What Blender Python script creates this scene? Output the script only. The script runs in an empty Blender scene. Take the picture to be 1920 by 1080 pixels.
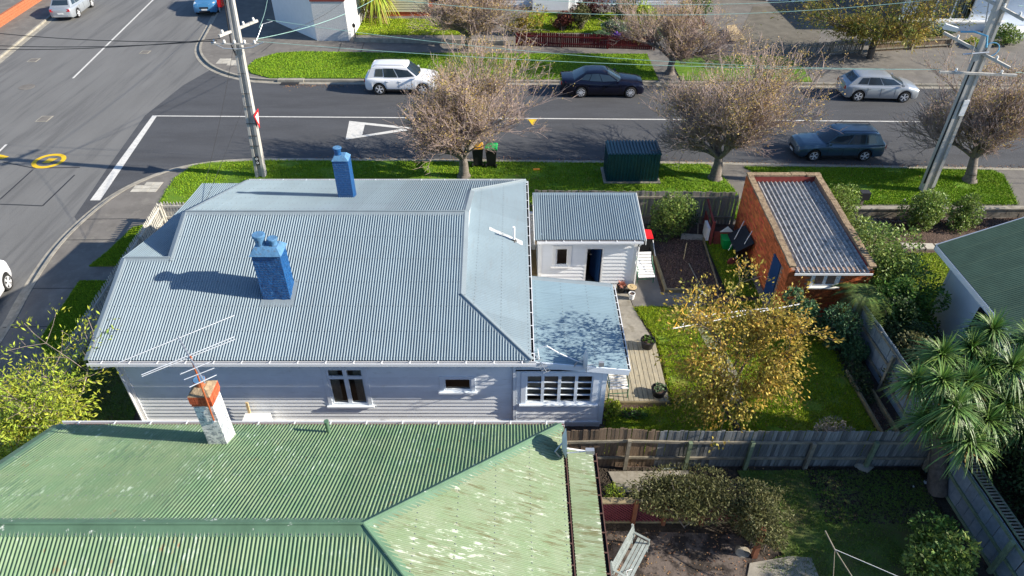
import bpy, bmesh, math, random
import numpy as np
from mathutils import Vector, Matrix

random.seed(7); rng = np.random.default_rng(7)
scene = bpy.context.scene
col = scene.collection
R = math.radians

# ------------------------------------------------------------------ camera, sky, sun, exposure
CAM_H = 16.4; TILT = R(38.1); FPX = 1300.0
cam_d = bpy.data.cameras.new("camera"); cam = bpy.data.objects.new("camera", cam_d); col.objects.link(cam)
cam.location = (0, 0, CAM_H); cam.rotation_euler = (R(90) - TILT, 0, 0)
cam_d.sensor_width = 36.0; cam_d.lens = FPX / 1920 * 36.0; cam_d.clip_end = 900; cam_d.clip_start = 0.1
scene.camera = cam
SUN_EL = 27.5; SUN_AZ = 98.0          # azimuth clockwise from +Y
world = bpy.data.worlds.new("World"); scene.world = world; world.use_nodes = True
wn = world.node_tree.nodes; wl = world.node_tree.links
bg = wn.get("Background") or wn.new("ShaderNodeBackground")
sky = wn.new("ShaderNodeTexSky"); sky.sky_type = 'NISHITA'; sky.sun_disc = False
sky.sun_elevation = R(SUN_EL); sky.sun_rotation = R(SUN_AZ); sky.air_density = 1.0; sky.dust_density = 0.6; sky.ozone_density = 5.0
wl.new(sky.outputs[0], bg.inputs[0]); bg.inputs[1].default_value = 0.105
sun_d = bpy.data.lights.new("sun", 'SUN'); sun_d.energy = 5.0; sun_d.angle = R(0.55); sun_d.color = (1.0, 0.91, 0.77)
sun = bpy.data.objects.new("sun", sun_d); col.objects.link(sun)
sd = Vector((math.sin(R(SUN_AZ)) * math.cos(R(SUN_EL)), math.cos(R(SUN_AZ)) * math.cos(R(SUN_EL)), math.sin(R(SUN_EL))))
sun.rotation_euler = sd.to_track_quat('Z', 'Y').to_euler()
scene.view_settings.view_transform = 'Standard'; scene.view_settings.look = 'None'
scene.view_settings.gamma = 1.0; scene.view_settings.exposure = 0.95
scene.view_settings.use_curve_mapping = False
scene.cycles.max_bounces = 6; scene.cycles.transparent_max_bounces = 8
scene.cycles.caustics_reflective = False; scene.cycles.caustics_refractive = False

# survey helpers: photograph pixel -> plan position on a level z, or on a vertical plane Y
def _ray(px, py):
    a = (px - 960) / FPX; b = (540 - py) / FPX
    return a, math.cos(TILT) + b * math.sin(TILT), -math.sin(TILT) + b * math.cos(TILT)
GL = 0.12
def G(px, py, z=GL):
    a, dy, dz = _ray(px, py); t = (z - CAM_H) / dz
    return Vector((a * t, dy * t, z))
def GD(px, py, Y):
    a, dy, dz = _ray(px, py); t = Y / dy
    return Vector((a * t, Y, CAM_H + dz * t))

# ------------------------------------------------------------------ materials
def mat(name, base, rough=0.8, var=0.0, scale=4.0, spec=0.3, metal=0.0, bump=0.0, bscale=30.0, col2=None, detail=4.0, island=0.0, objvar=0.0, coat=0.0, stretch=None, lo=0.35, hi=0.65, sss=0.0):
    m = bpy.data.materials.new(name); m.use_nodes = True
    nt = m.node_tree; n = nt.nodes; l = nt.links
    b = n["Principled BSDF"]
    b.inputs["Roughness"].default_value = rough; b.inputs["Metallic"].default_value = metal
    b.inputs["Specular IOR Level"].default_value = spec
    if coat: b.inputs["Coat Weight"].default_value = coat; b.inputs["Coat Roughness"].default_value = 0.06
    tc = n.new("ShaderNodeTexCoord"); mp = n.new("ShaderNodeMapping"); l.new(tc.outputs["Object"], mp.inputs[0])
    if stretch: mp.inputs["Scale"].default_value = stretch
    cur = None
    rgb = n.new("ShaderNodeRGB"); rgb.outputs[0].default_value = (*base, 1); cur = rgb.outputs[0]
    if var or col2:
        no = n.new("ShaderNodeTexNoise"); no.inputs["Scale"].default_value = scale; no.inputs["Detail"].default_value = detail; no.inputs["Roughness"].default_value = 0.65
        l.new(mp.outputs[0], no.inputs[0])
        rp = n.new("ShaderNodeMapRange"); rp.inputs[1].default_value = lo; rp.inputs[2].default_value = hi
        l.new(no.outputs[0], rp.inputs[0])
        mx = n.new("ShaderNodeMix"); mx.data_type = 'RGBA'
        c2 = col2 if col2 else tuple(c * (1 - var) for c in base)
        mx.inputs[7].default_value = (*c2, 1); l.new(cur, mx.inputs[6]); l.new(rp.outputs[0], mx.inputs[0]); cur = mx.outputs[2]
    if island or objvar:
        hs = n.new("ShaderNodeHueSaturation"); l.new(cur, hs.inputs["Color"])
        if island: g = n.new("ShaderNodeNewGeometry"); src = g.outputs["Random Per Island"]; k = island
        else: g = n.new("ShaderNodeObjectInfo"); src = g.outputs["Random"]; k = objvar
        mr = n.new("ShaderNodeMapRange"); mr.inputs[3].default_value = 1 - k; mr.inputs[4].default_value = 1 + k; l.new(src, mr.inputs[0]); l.new(mr.outputs[0], hs.inputs["Value"])
        if island:
            m2 = n.new("ShaderNodeMath"); m2.operation = 'MULTIPLY'; m2.inputs[1].default_value = 17.31; l.new(src, m2.inputs[0])
            m3 = n.new("ShaderNodeMath"); m3.operation = 'FRACT'; l.new(m2.outputs[0], m3.inputs[0])
            m4 = n.new("ShaderNodeMapRange"); m4.inputs[3].default_value = 0.5 - 0.05 * k; m4.inputs[4].default_value = 0.5 + 0.035 * k; l.new(m3.outputs[0], m4.inputs[0]); l.new(m4.outputs[0], hs.inputs["Hue"])
        cur = hs.outputs[0]
    l.new(cur, b.inputs["Base Color"])
    if bump:
        nb = n.new("ShaderNodeTexNoise"); nb.inputs["Scale"].default_value = bscale; nb.inputs["Detail"].default_value = 5; l.new(mp.outputs[0], nb.inputs[0])
        bp = n.new("ShaderNodeBump"); bp.inputs["Strength"].default_value = 1.0; bp.inputs["Distance"].default_value = bump
        l.new(nb.outputs[0], bp.inputs["Height"]); l.new(bp.outputs[0], b.inputs["Normal"])
    m["cur"] = 1
    return m
def extra_patch(m, color, scale, lo, hi, stretch=None, detail=6.0, amount=1.0):
    """lay a second noise-shaped stain of another colour over the material"""
    nt = m.node_tree; n = nt.nodes; l = nt.links; b = n["Principled BSDF"]
    src = b.inputs["Base Color"].links[0].from_socket
    tc = n.new("ShaderNodeTexCoord"); mp = n.new("ShaderNodeMapping"); l.new(tc.outputs["Object"], mp.inputs[0])
    if stretch: mp.inputs["Scale"].default_value = stretch
    no = n.new("ShaderNodeTexNoise"); no.inputs["Scale"].default_value = scale; no.inputs["Detail"].default_value = detail; no.inputs["Roughness"].default_value = 0.7
    mp.inputs["Location"].default_value = (random.random() * 50, random.random() * 50, random.random() * 50)
    l.new(mp.outputs[0], no.inputs[0])
    rp = n.new("ShaderNodeMapRange"); rp.inputs[1].default_value = lo; rp.inputs[2].default_value = hi; rp.inputs[4].default_value = amount; l.new(no.outputs[0], rp.inputs[0])
    mx = n.new("ShaderNodeMix"); mx.data_type = 'RGBA'; mx.inputs[7].default_value = (*color, 1)
    l.new(src, mx.inputs[6]); l.new(rp.outputs[0], mx.inputs[0]); l.new(mx.outputs[2], b.inputs["Base Color"])
    return m

M = {}
M['ground'] = mat('bare_earth', (0.10, 0.075, 0.05), 0.95, 0.5, 2.0, bump=0.02, bscale=12)
M['asphalt'] = mat('asphalt_main_road', (0.165, 0.165, 0.16), 0.85, 0.16, 0.7, bump=0.006, bscale=120, stretch=(1, 0.22, 1))
extra_patch(M['asphalt'], (0.10, 0.10, 0.10), 0.8, 0.5, 0.64, (1.6, 0.12, 1), 3.0, 0.7)
extra_patch(M['asphalt'], (0.21, 0.205, 0.195), 55, 0.52, 0.68, None, 2.0, 0.55)
M['asphalt2'] = mat('asphalt_side_road', (0.070, 0.074, 0.082), 0.85, 0.22, 0.9, bump=0.006, bscale=120, stretch=(0.25, 1, 1))
extra_patch(M['asphalt2'], (0.14, 0.137, 0.135), 60, 0.5, 0.66, None, 2.0, 0.6)
extra_patch(M['asphalt2'], (0.052, 0.053, 0.057), 0.7, 0.5, 0.66, (0.25, 1.2, 1), 4.0, 0.6)
M['seal'] = mat('crack_sealant', (0.035, 0.035, 0.038), 0.6, 0.3, 3)
M['footpath'] = mat('asphalt_footpath', (0.185, 0.172, 0.155), 0.9, 0.25, 1.2, bump=0.004, bscale=90)
extra_patch(M['footpath'], (0.105, 0.10, 0.096), 60, 0.52, 0.7, None, 2.0, 0.5)
M['concrete'] = mat('weathered_concrete', (0.33, 0.305, 0.255), 0.9, 0.3, 2.5, bump=0.004, bscale=50)
extra_patch(M['concrete'], (0.16, 0.14, 0.10), 3, 0.5, 0.7)
M['kerb'] = mat('kerb_concrete', (0.36, 0.335, 0.28), 0.9, 0.35, 3, bump=0.004, bscale=50)
M['drive'] = mat('driveway_seal', (0.16, 0.145, 0.115), 0.9, 0.3, 1.5, bump=0.004, bscale=50)
M['pavers'] = mat('tactile_pavers', (0.50, 0.47, 0.40), 0.85, 0.2, 5, objvar=0.08)
M['marking'] = mat('road_paint_white', (0.66, 0.65, 0.61), 0.7, 0.2, 5)
extra_patch(M['marking'], (0.25, 0.25, 0.24), 22, 0.56, 0.68)
M['yellow_paint'] = mat('road_paint_yellow', (0.78, 0.50, 0.02), 0.7, 0.15, 5)
M['lawn'] = mat('lawn_soil_grass', (0.12, 0.22, 0.018), 0.95, 0.3, 1.6, bump=0.03, bscale=40, col2=(0.22, 0.23, 0.035))
M['verge'] = mat('verge_turf', (0.09, 0.20, 0.012), 0.95, 0.3, 2.2, bump=0.03, bscale=40, col2=(0.13, 0.22, 0.016))
extra_patch(M['verge'], (0.20, 0.17, 0.055), 0.9, 0.58, 0.70); extra_patch(M['lawn'], (0.30, 0.22, 0.08), 1.1, 0.56, 0.68)
M['blade'] = mat('grass_blade', (0.19, 0.32, 0.018), 0.75, island=0.45, spec=0.15)
M['blade_lawn'] = mat('lawn_blade', (0.27, 0.37, 0.02), 0.75, island=0.5, spec=0.15)
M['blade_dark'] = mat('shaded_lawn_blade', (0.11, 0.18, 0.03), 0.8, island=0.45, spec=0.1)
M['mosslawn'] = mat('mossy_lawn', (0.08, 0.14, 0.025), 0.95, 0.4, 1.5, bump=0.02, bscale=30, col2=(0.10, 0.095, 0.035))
M['soil'] = mat('garden_soil', (0.115, 0.078, 0.062), 0.98, 0.45, 3, bump=0.05, bscale=14)
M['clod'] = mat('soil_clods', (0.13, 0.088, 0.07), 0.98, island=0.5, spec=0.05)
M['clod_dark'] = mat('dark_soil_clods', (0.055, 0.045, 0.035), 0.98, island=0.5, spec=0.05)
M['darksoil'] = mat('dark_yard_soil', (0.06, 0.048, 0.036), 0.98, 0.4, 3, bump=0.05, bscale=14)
M['patio'] = mat('patio_concrete', (0.13, 0.105, 0.09), 0.9, 0.5, 2.6, bump=0.01, bscale=20, col2=(0.035, 0.028, 0.024), lo=.42, hi=.56)
M['roof'] = mat('painted_corrugated_steel', (0.215, 0.28, 0.32), 0.42, 0.08, 1.2, spec=0.45, objvar=0.05)
extra_patch(M['roof'], (0.19, 0.22, 0.235), 3.0, 0.52, 0.72, (3.5, 0.5, 1), 6, 0.5)
M['roof2'] = mat('lean_to_painted_steel', (0.225, 0.32, 0.375), 0.42, 0.08, 1.2, spec=0.45, objvar=0.05)
M['nail'] = mat('lead_head_nail', (0.20, 0.22, 0.23), 0.6, 0.3, 9)
M['ridge'] = mat('ridge_flashing', (0.23, 0.275, 0.30), 0.45, 0.1, 2, spec=0.45)
M['under'] = mat('roof_underlay', (0.05, 0.05, 0.055), 0.9)
M['groof'] = mat('green_painted_iron', (0.135, 0.225, 0.12), 0.6, 0.25, 1.4, spec=0.25, objvar=0.08, col2=(0.18, 0.25, 0.14))
M['groof2'] = mat('green_iron_hip_end', (0.175, 0.245, 0.135), 0.6, 0.25, 1.6, spec=0.3, objvar=0.06, col2=(0.215, 0.265, 0.17))
def flakes(m, color, big, fine, stretch, lo, hi, fl=0.5, fh=0.56):
    """worn patches: a broad noise says where, a fine streaky noise says which flakes are gone"""
    nt = m.node_tree; n = nt.nodes; l = nt.links; b = n["Principled BSDF"]; src = b.inputs["Base Color"].links[0].from_socket; tc = n.new("ShaderNodeTexCoord"); outs = []
    for sc, st, a, c in ((big, (1, 1, 1), lo, hi), (fine, stretch, fl, fh)):
        mp = n.new("ShaderNodeMapping"); mp.inputs["Scale"].default_value = st; mp.inputs["Location"].default_value = (random.random() * 30, random.random() * 30, 0); l.new(tc.outputs["Object"], mp.inputs[0])
        no = n.new("ShaderNodeTexNoise"); no.inputs["Scale"].default_value = sc; no.inputs["Detail"].default_value = 8; no.inputs["Roughness"].default_value = 0.7; l.new(mp.outputs[0], no.inputs[0])
        rp = n.new("ShaderNodeMapRange"); rp.inputs[1].default_value = a; rp.inputs[2].default_value = c; l.new(no.outputs[0], rp.inputs[0]); outs.append(rp.outputs[0])
    mu = n.new("ShaderNodeMath"); mu.operation = 'MULTIPLY'; l.new(outs[0], mu.inputs[0]); l.new(outs[1], mu.inputs[1])
    mx = n.new("ShaderNodeMix"); mx.data_type = 'RGBA'; mx.inputs[7].default_value = (*color, 1); l.new(src, mx.inputs[6]); l.new(mu.outputs[0], mx.inputs[0]); l.new(mx.outputs[2], b.inputs["Base Color"])
flakes(M['groof'], (0.42, 0.50, 0.42), 1.1, 4.5, (4.0, 0.7, 1), 0.46, 0.66, 0.54, 0.62)
flakes(M['groof'], (0.10, 0.17, 0.10), 0.8, 3.0, (5.0, 0.35, 1), 0.42, 0.6, 0.5, 0.6)
flakes(M['groof'], (0.22, 0.10, 0.04), 1.6, 5.0, (3.0, 0.8, 1), 0.57, 0.66, 0.56, 0.64)
flakes(M['groof2'], (0.52, 0.56, 0.48), 0.9, 3.6, (0.8, 4.2, 1), 0.48, 0.60, 0.545, 0.585)
flakes(M['groof2'], (0.12, 0.115, 0.05), 1.0, 3.0, (0.4, 6.0, 1), 0.42, 0.6, 0.5, 0.6)
M['gridge'] = mat('green_ridge_cap', (0.105, 0.195, 0.12), 0.5, 0.25, 2, spec=0.4)
extra_patch(M['gridge'], (0.66, 0.69, 0.62), 4, 0.64, 0.72)
M['dgroof'] = mat('dark_green_roof', (0.125, 0.19, 0.115), 0.55, 0.2, 2, spec=0.3, objvar=0.05)
M['weather'] = mat('painted_weatherboard', (0.79, 0.83, 0.87), 0.55, 0.08, 1.5, spec=0.35, objvar=0.05)
M['whitewb'] = mat('white_weatherboard', (0.81, 0.83, 0.85), 0.6, 0.06, 1.5, objvar=0.025)
M['trim'] = mat('white_trim_paint', (0.74, 0.81, 0.88), 0.5, 0.05, 2)
M['white'] = mat('white_paint', (0.80, 0.80, 0.79), 0.5, 0.05, 3)
M['glasswall'] = mat('room_wall', (0.5, 0.40, 0.30), 0.9, 0.3, 3)
M['lit_room'] = mat('tan_lit_room', (0.55, 0.45, 0.36), 0.9, 0.2, 6)  # for added panels behind the annex panes, imitating a sunlit room by colour
M['curtain'] = mat('cream_curtain', (0.75, 0.68, 0.55), 0.9, 0.15, 3)
M['dark'] = mat('dark_gap', (0.012, 0.012, 0.014), 0.8)
M['bluebrick'] = mat('blue_painted_brick', (0.010, 0.095, 0.29), 0.5, 0.35, 14, bump=0.035, bscale=16, spec=0.45)
M['bluecap'] = mat('blue_chimney_cap', (0.10, 0.24, 0.42), 0.6, 0.3, 6, bump=0.01, bscale=20)
M['bluedoor'] = mat('blue_door_paint', (0.015, 0.055, 0.16), 0.45, 0.1, 3)
M['brick'] = mat('orange_brick', (0.62, 0.155, 0.05), 0.9, 0.35, 7, objvar=0.28, bump=0.004, bscale=60)
M['brickmany'] = mat('orange_brick_courses', (0.62, 0.155, 0.05), 0.9, island=0.3, bump=0.004, bscale=60)
M['mortar'] = mat('mortar', (0.30, 0.20, 0.15), 0.95, 0.3, 8)
M['redbrick'] = mat('red_chimney_brick', (0.46, 0.10, 0.04), 0.9, 0.3, 9, objvar=0.25, bump=0.006, bscale=50)
M['lichen'] = mat('lichened_coping', (0.36, 0.27, 0.17), 0.95, 0.5, 7, bump=0.02, bscale=22, col2=(0.16, 0.11, 0.07))
M['chimwhite'] = mat('flaking_white_plaster', (0.74, 0.75, 0.74), 0.85, 0.1, 6, bump=0.01, bscale=30)
extra_patch(M['chimwhite'], (0.30, 0.33, 0.36), 9, 0.5, 0.56, None, 9)
M['terracotta'] = mat('terracotta', (0.45, 0.15, 0.07), 0.85, 0.3, 8)
M['asbestos'] = mat('fibre_cement_sheet', (0.46, 0.455, 0.44), 0.9, 0.5, 9, bump=0.008, bscale=60, col2=(0.16, 0.155, 0.15), objvar=0.05)
M['redpaint'] = mat('red_oxide_paint', (0.27, 0.055, 0.045), 0.7, 0.3, 4)
M['metal'] = mat('galvanised_steel', (0.52, 0.54, 0.56), 0.4, 0.15, 6, metal=0.6, spec=0.5)
M['wire'] = mat('green_grey_wire', (0.30, 0.50, 0.45), 0.5)
M['wiredark'] = mat('black_wire', (0.03, 0.03, 0.03), 0.6)
M['pole'] = mat('concrete_pole', (0.52, 0.50, 0.46), 0.85, 0.3, 2.5, bump=0.004, bscale=40, stretch=(1, 1, 0.25))
M['polegreen'] = mat('pole_mould', (0.30, 0.33, 0.31), 0.9, 0.3, 5)
M['insul'] = mat('porcelain', (0.75, 0.73, 0.68), 0.25, spec=0.6)
M['paling'] = mat('grey_timber_paling', (0.225, 0.235, 0.235), 0.92, 0.5, 5, objvar=0.42, bump=0.004, bscale=30, stretch=(6, 6, 0.6))
M['palinglight'] = mat('lit_timber_paling', (0.31, 0.29, 0.25), 0.92, 0.4, 5, objvar=0.25, bump=0.004, bscale=30, stretch=(6, 6, 0.6))  # lighter copy of paling, the back fence's lit look put into the colour
M['panelblue'] = mat('blue_grey_board', (0.26, 0.31, 0.36), 0.9, 0.3, 4, objvar=0.12)
M['palingb'] = mat('brown_timber_paling', (0.215, 0.155, 0.105), 0.92, 0.4, 5, objvar=0.25, bump=0.004, bscale=30, stretch=(6, 6, 0.6))
M['rail'] = mat('timber_rail', (0.30, 0.27, 0.21), 0.9, 0.4, 6, bump=0.004, bscale=30)
M['greenpost'] = mat('green_treated_post', (0.21, 0.27, 0.17), 0.9, 0.3, 6)
M['redfence'] = mat('dark_red_picket', (0.13, 0.014, 0.016), 0.75, 0.25, 4, objvar=0.2)
M['picket'] = mat('pale_picket', (0.55, 0.53, 0.47), 0.85, 0.3, 6, objvar=0.12)
M['deck'] = mat('weathered_deck_board', (0.40, 0.35, 0.25), 0.85, 0.3, 5, objvar=0.14, stretch=(5, 0.5, 1))
M['edge'] = mat('timber_edging', (0.27, 0.22, 0.13), 0.9, 0.35, 6)
M['bark'] = mat('tree_bark', (0.22, 0.19, 0.165), 0.9, 0.4, 8, bump=0.01, bscale=25)
M['twig'] = mat('twig_bark', (0.42, 0.325, 0.285), 0.9, 0.3, 3)
M['darkbark'] = mat('dark_bark', (0.15, 0.125, 0.105), 0.95, 0.4, 8, bump=0.015, bscale=25)
def leafm(name, c, isl=0.4, rough=0.6, col2=None, sc=0.8, tr=0.25, spec=0.3):
    m = mat(name, c, rough, 0.25 if not col2 else 0, sc, spec=spec, island=isl, col2=col2)
    nt = m.node_tree; n = nt.nodes; l = nt.links; b = n["Principled BSDF"]; out = n["Material Output"]
    t = n.new("ShaderNodeBsdfTranslucent"); l.new(b.inputs["Base Color"].links[0].from_socket, t.inputs[0])
    mx = n.new("ShaderNodeMixShader"); mx.inputs[0].default_value = tr
    l.new(b.outputs[0], mx.inputs[1]); l.new(t.outputs[0], mx.inputs[2]); l.new(mx.outputs[0], out.inputs[0])
    return m
M['lf_autumn'] = leafm('sparse_autumn_leaf', (0.52, 0.39, 0.10), 0.45, col2=(0.38, 0.27, 0.11))
M['lf_yellow'] = leafm('golden_leaf', (0.52, 0.33, 0.05), 0.45, col2=(0.29, 0.28, 0.05), sc=1.1)
M['lf_willow'] = leafm('willow_leaf', (0.42, 0.27, 0.04), 0.5, col2=(0.13, 0.21, 0.04), sc=1.1)
M['lf_lime'] = leafm('lime_leaf', (0.28, 0.42, 0.045), 0.4, col2=(0.42, 0.43, 0.05), sc=1.4)
M['lf_green'] = leafm('mid_green_leaf', (0.10, 0.20, 0.035), 0.5)
M['lf_gloss'] = leafm('glossy_camellia_leaf', (0.19, 0.28, 0.06), 0.5, 0.5, spec=0.3)
M['lf_dark'] = leafm('dark_evergreen_leaf', (0.06, 0.10, 0.035), 0.5)
M['lf_olive'] = leafm('olive_creeper_leaf', (0.12, 0.125, 0.045), 0.5)
M['lf_grey'] = leafm('grey_green_leaf', (0.20, 0.29, 0.17), 0.4)
M['lf_blue'] = leafm('blue_green_leaf', (0.10, 0.20, 0.09), 0.4)
M['lf_silver'] = leafm('silver_twig_leaf', (0.36, 0.32, 0.28), 0.4)
M['lf_cab'] = leafm('strap_leaf', (0.16, 0.27, 0.05), 0.5, 0.5, col2=(0.08, 0.17, 0.045), spec=0.5, tr=0.15)
M['lf_dry'] = leafm('dry_hanging_leaf', (0.33, 0.23, 0.07), 0.4)
M['lf_fern'] = leafm('fern_leaf', (0.13, 0.21, 0.04), 0.4, col2=(0.07, 0.10, 0.03))
M['lf_red'] = leafm('russet_leaf', (0.17, 0.06, 0.04), 0.5)
M['litter'] = mat('leaf_litter', (0.30, 0.17, 0.08), 0.9, island=0.5)
M['fl_white'] = mat('white_petals', (0.8, 0.78, 0.74), 0.7); M['fl_purple'] = mat('purple_petals', (0.16, 0.04, 0.5), 0.7, island=.2)
M['fl_red'] = mat('red_petals', (0.5, 0.03, 0.06), 0.7); M['fl_pink'] = mat('pink_petals', (0.7, 0.05, 0.18), 0.7)
M['tgreen'] = mat('dark_green_ribbed_steel', (0.006, 0.065, 0.085), 0.3, 0.25, 3, spec=0.5)
M['black'] = mat('black_plastic', (0.018, 0.018, 0.02), 0.5, 0.1, 4)
M['tyre'] = mat('tyre_rubber', (0.02, 0.02, 0.02), 0.9)
M['rim'] = mat('alloy_rim', (0.75, 0.76, 0.78), 0.35, metal=0.2, spec=0.5)
M['yellow'] = mat('yellow_plastic', (0.80, 0.42, 0.01), 0.5, 0.1, 6); M['greenp'] = mat('green_plastic', (0.01, 0.42, 0.09), 0.45, 0.1, 6)
M['redp'] = mat('red_plastic', (0.62, 0.015, 0.02), 0.4); M['orange'] = mat('orange_plastic', (0.75, 0.25, 0.01), 0.5)
M['chairg'] = mat('green_painted_iron_chair', (0.03, 0.14, 0.08), 0.5)
M['cwhite'] = mat('car_paint_white', (0.78, 0.79, 0.81), 0.3, spec=0.5, coat=0.8)
M['cnavy'] = mat('car_paint_navy', (0.003, 0.004, 0.014), 0.2, spec=0.3, coat=0.35)
M['csilver'] = mat('car_paint_silver', (0.36, 0.39, 0.42), 0.32, metal=0.35, spec=0.5, coat=0.8)
M['cteal'] = mat('car_paint_teal', (0.03, 0.075, 0.125), 0.28, metal=0.35, spec=0.5, coat=0.8, col2=(0.045, 0.095, 0.14), scale=1.5)
M['cblue'] = mat('car_paint_blue', (0.06, 0.22, 0.42), 0.3, metal=0.2, spec=0.5, coat=0.9)
M['cglass'] = mat('car_glass', (0.022, 0.036, 0.05), 0.06, spec=0.8)
M['lampred'] = mat('tail_lamp', (0.45, 0.01, 0.015), 0.2, spec=0.6); M['lampwhite'] = mat('head_lamp', (0.62, 0.66, 0.68), 0.15, spec=0.7)
M['chrome'] = mat('chrome', (0.6, 0.6, 0.62), 0.15, metal=1.0)
M['plate'] = mat('number_plate', (0.7, 0.7, 0.68), 0.5)
M['block'] = mat('concrete_block_wall', (0.30, 0.265, 0.215), 0.95, 0.4, 3, bump=0.006, bscale=30, col2=(0.16, 0.135, 0.11))
M['bluerender'] = mat('pale_render', (0.72, 0.78, 0.85), 0.75, 0.06, 2)
M['stonewall'] = mat('rough_cast_wall', (0.62, 0.62, 0.62), 0.9, 0.25, 14, bump=0.01, bscale=30)
M['rust'] = mat('rusty_pole', (0.38, 0.10, 0.035), 0.8, 0.3, 10)
M['dish'] = mat('satellite_dish_paint', (0.66, 0.67, 0.67), 0.4, 0.08, 4)
M['gutter'] = mat('gutter_white', (0.78, 0.79, 0.80), 0.4); M['brownmetal'] = mat('brown_gutter', (0.13, 0.07, 0.055), 0.5, 0.2, 5)
M['lattice'] = mat('maroon_lattice', (0.20, 0.045, 0.055), 0.85, 0.3, 6)
M['terra_wood'] = mat('red_brown_post', (0.22, 0.085, 0.045), 0.85, 0.3, 6)
M['bench'] = mat('weathered_bench_slat', (0.30, 0.34, 0.33), 0.85, 0.3, 5, objvar=0.12)
M['plywood'] = mat('pale_timber', (0.58, 0.44, 0.24), 0.8, 0.25, 5)
M['sand'] = mat('gravel_path', (0.26, 0.185, 0.09), 0.95, 0.3, 4, bump=0.01, bscale=60)
def glass():
    m = bpy.data.materials.new('window_glass'); m.use_nodes = True; n = m.node_tree.nodes; l = m.node_tree.links
    for x in list(n): n.remove(x)
    o = n.new("ShaderNodeOutputMaterial"); t = n.new("ShaderNodeBsdfTransparent"); t.inputs[0].default_value = (0.75, 0.8, 0.82, 1)
    g = n.new("ShaderNodeBsdfGlossy"); g.inputs["Roughness"].default_value = 0.03
    f = n.new("ShaderNodeFresnel"); f.inputs[0].default_value = 1.6
    mx = n.new("ShaderNodeMixShader"); l.new(f.outputs[0], mx.inputs[0]); l.new(t.outputs[0], mx.inputs[1]); l.new(g.outputs[0], mx.inputs[2]); l.new(mx.outputs[0], o.inputs[0])
    return m
M['glass'] = glass()
def brick_relief(m, w=.24, h=.085, depth=.02):
    """mortar joints in relief under the paint"""
    nt = m.node_tree; n = nt.nodes; l = nt.links; b = n["Principled BSDF"]; tc = n.new("ShaderNodeTexCoord"); sp = n.new("ShaderNodeSeparateXYZ"); l.new(tc.outputs["Object"], sp.inputs[0])
    ad = n.new("ShaderNodeMath"); l.new(sp.outputs[0], ad.inputs[0]); l.new(sp.outputs[1], ad.inputs[1]); cb = n.new("ShaderNodeCombineXYZ"); l.new(ad.outputs[0], cb.inputs[0]); l.new(sp.outputs[2], cb.inputs[1])
    br = n.new("ShaderNodeTexBrick"); br.inputs["Scale"].default_value = 1.0; br.inputs["Brick Width"].default_value = w; br.inputs["Row Height"].default_value = h; br.inputs["Mortar Size"].default_value = .008; br.inputs["Mortar Smooth"].default_value = .6; l.new(cb.outputs[0], br.inputs[0])
    bp = n.new("ShaderNodeBump"); bp.invert = True; bp.inputs["Distance"].default_value = depth; l.new(br.outputs["Fac"], bp.inputs["Height"])
    if b.inputs["Normal"].links: l.new(b.inputs["Normal"].links[0].from_socket, bp.inputs["Normal"])
    l.new(bp.outputs[0], b.inputs["Normal"])
brick_relief(M['bluebrick']); brick_relief(M['chimwhite'], depth=.012)
extra_patch(M['bluebrick'], (0.05, 0.17, 0.36), 7, 0.55, 0.7, None, 6, 0.7); extra_patch(M['bluecap'], (0.10, 0.12, 0.14), 9, 0.55, 0.7)
extra_patch(M['weather'], (0.50, 0.52, 0.50), 2.2, 0.56, 0.75, (1, 1, 3), 6, 0.6)
extra_patch(M['deck'], (0.25, 0.24, 0.20), 5, 0.5, 0.66, (4, 1, 1))
extra_patch(M['footpath'], (0.25, 0.235, 0.20), 1.6, 0.54, 0.7, None, 6, 0.6)

# ------------------------------------------------------------------ object helpers
def link(o, parent=None):
    col.objects.link(o)
    if parent is not None:
        o.parent = parent
        o.matrix_parent_inverse = Matrix.Translation(-parent.location) if parent.get('wc') else Matrix.Identity(4)
    return o
def empty(name, loc=(0, 0, 0), rz=0.0, label=None, cat=None, group=None):
    o = bpy.data.objects.new(name, None); o.location = loc; o.rotation_euler = (0, 0, rz); o.empty_display_size = 0.1
    col.objects.link(o); tag(o, label, cat, group); return o
def site(name, loc, label, cat, group=None):
    """a thing whose parts are given in plan (world) coordinates"""
    o = empty(name, loc, 0.0, label, cat, group); o['wc'] = 1; return o
def tag(o, label=None, cat=None, group=None, kind=None):
    if label: o['label'] = label
    if cat: o['category'] = cat
    if group: o['group'] = group
    if kind: o['kind'] = kind
    return o
def copy_tree(o, parent=None):
    c = o.copy(); col.objects.link(c)
    if parent is not None: c.parent = parent
    for ch in o.children: copy_tree(ch, c)
    return c

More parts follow.
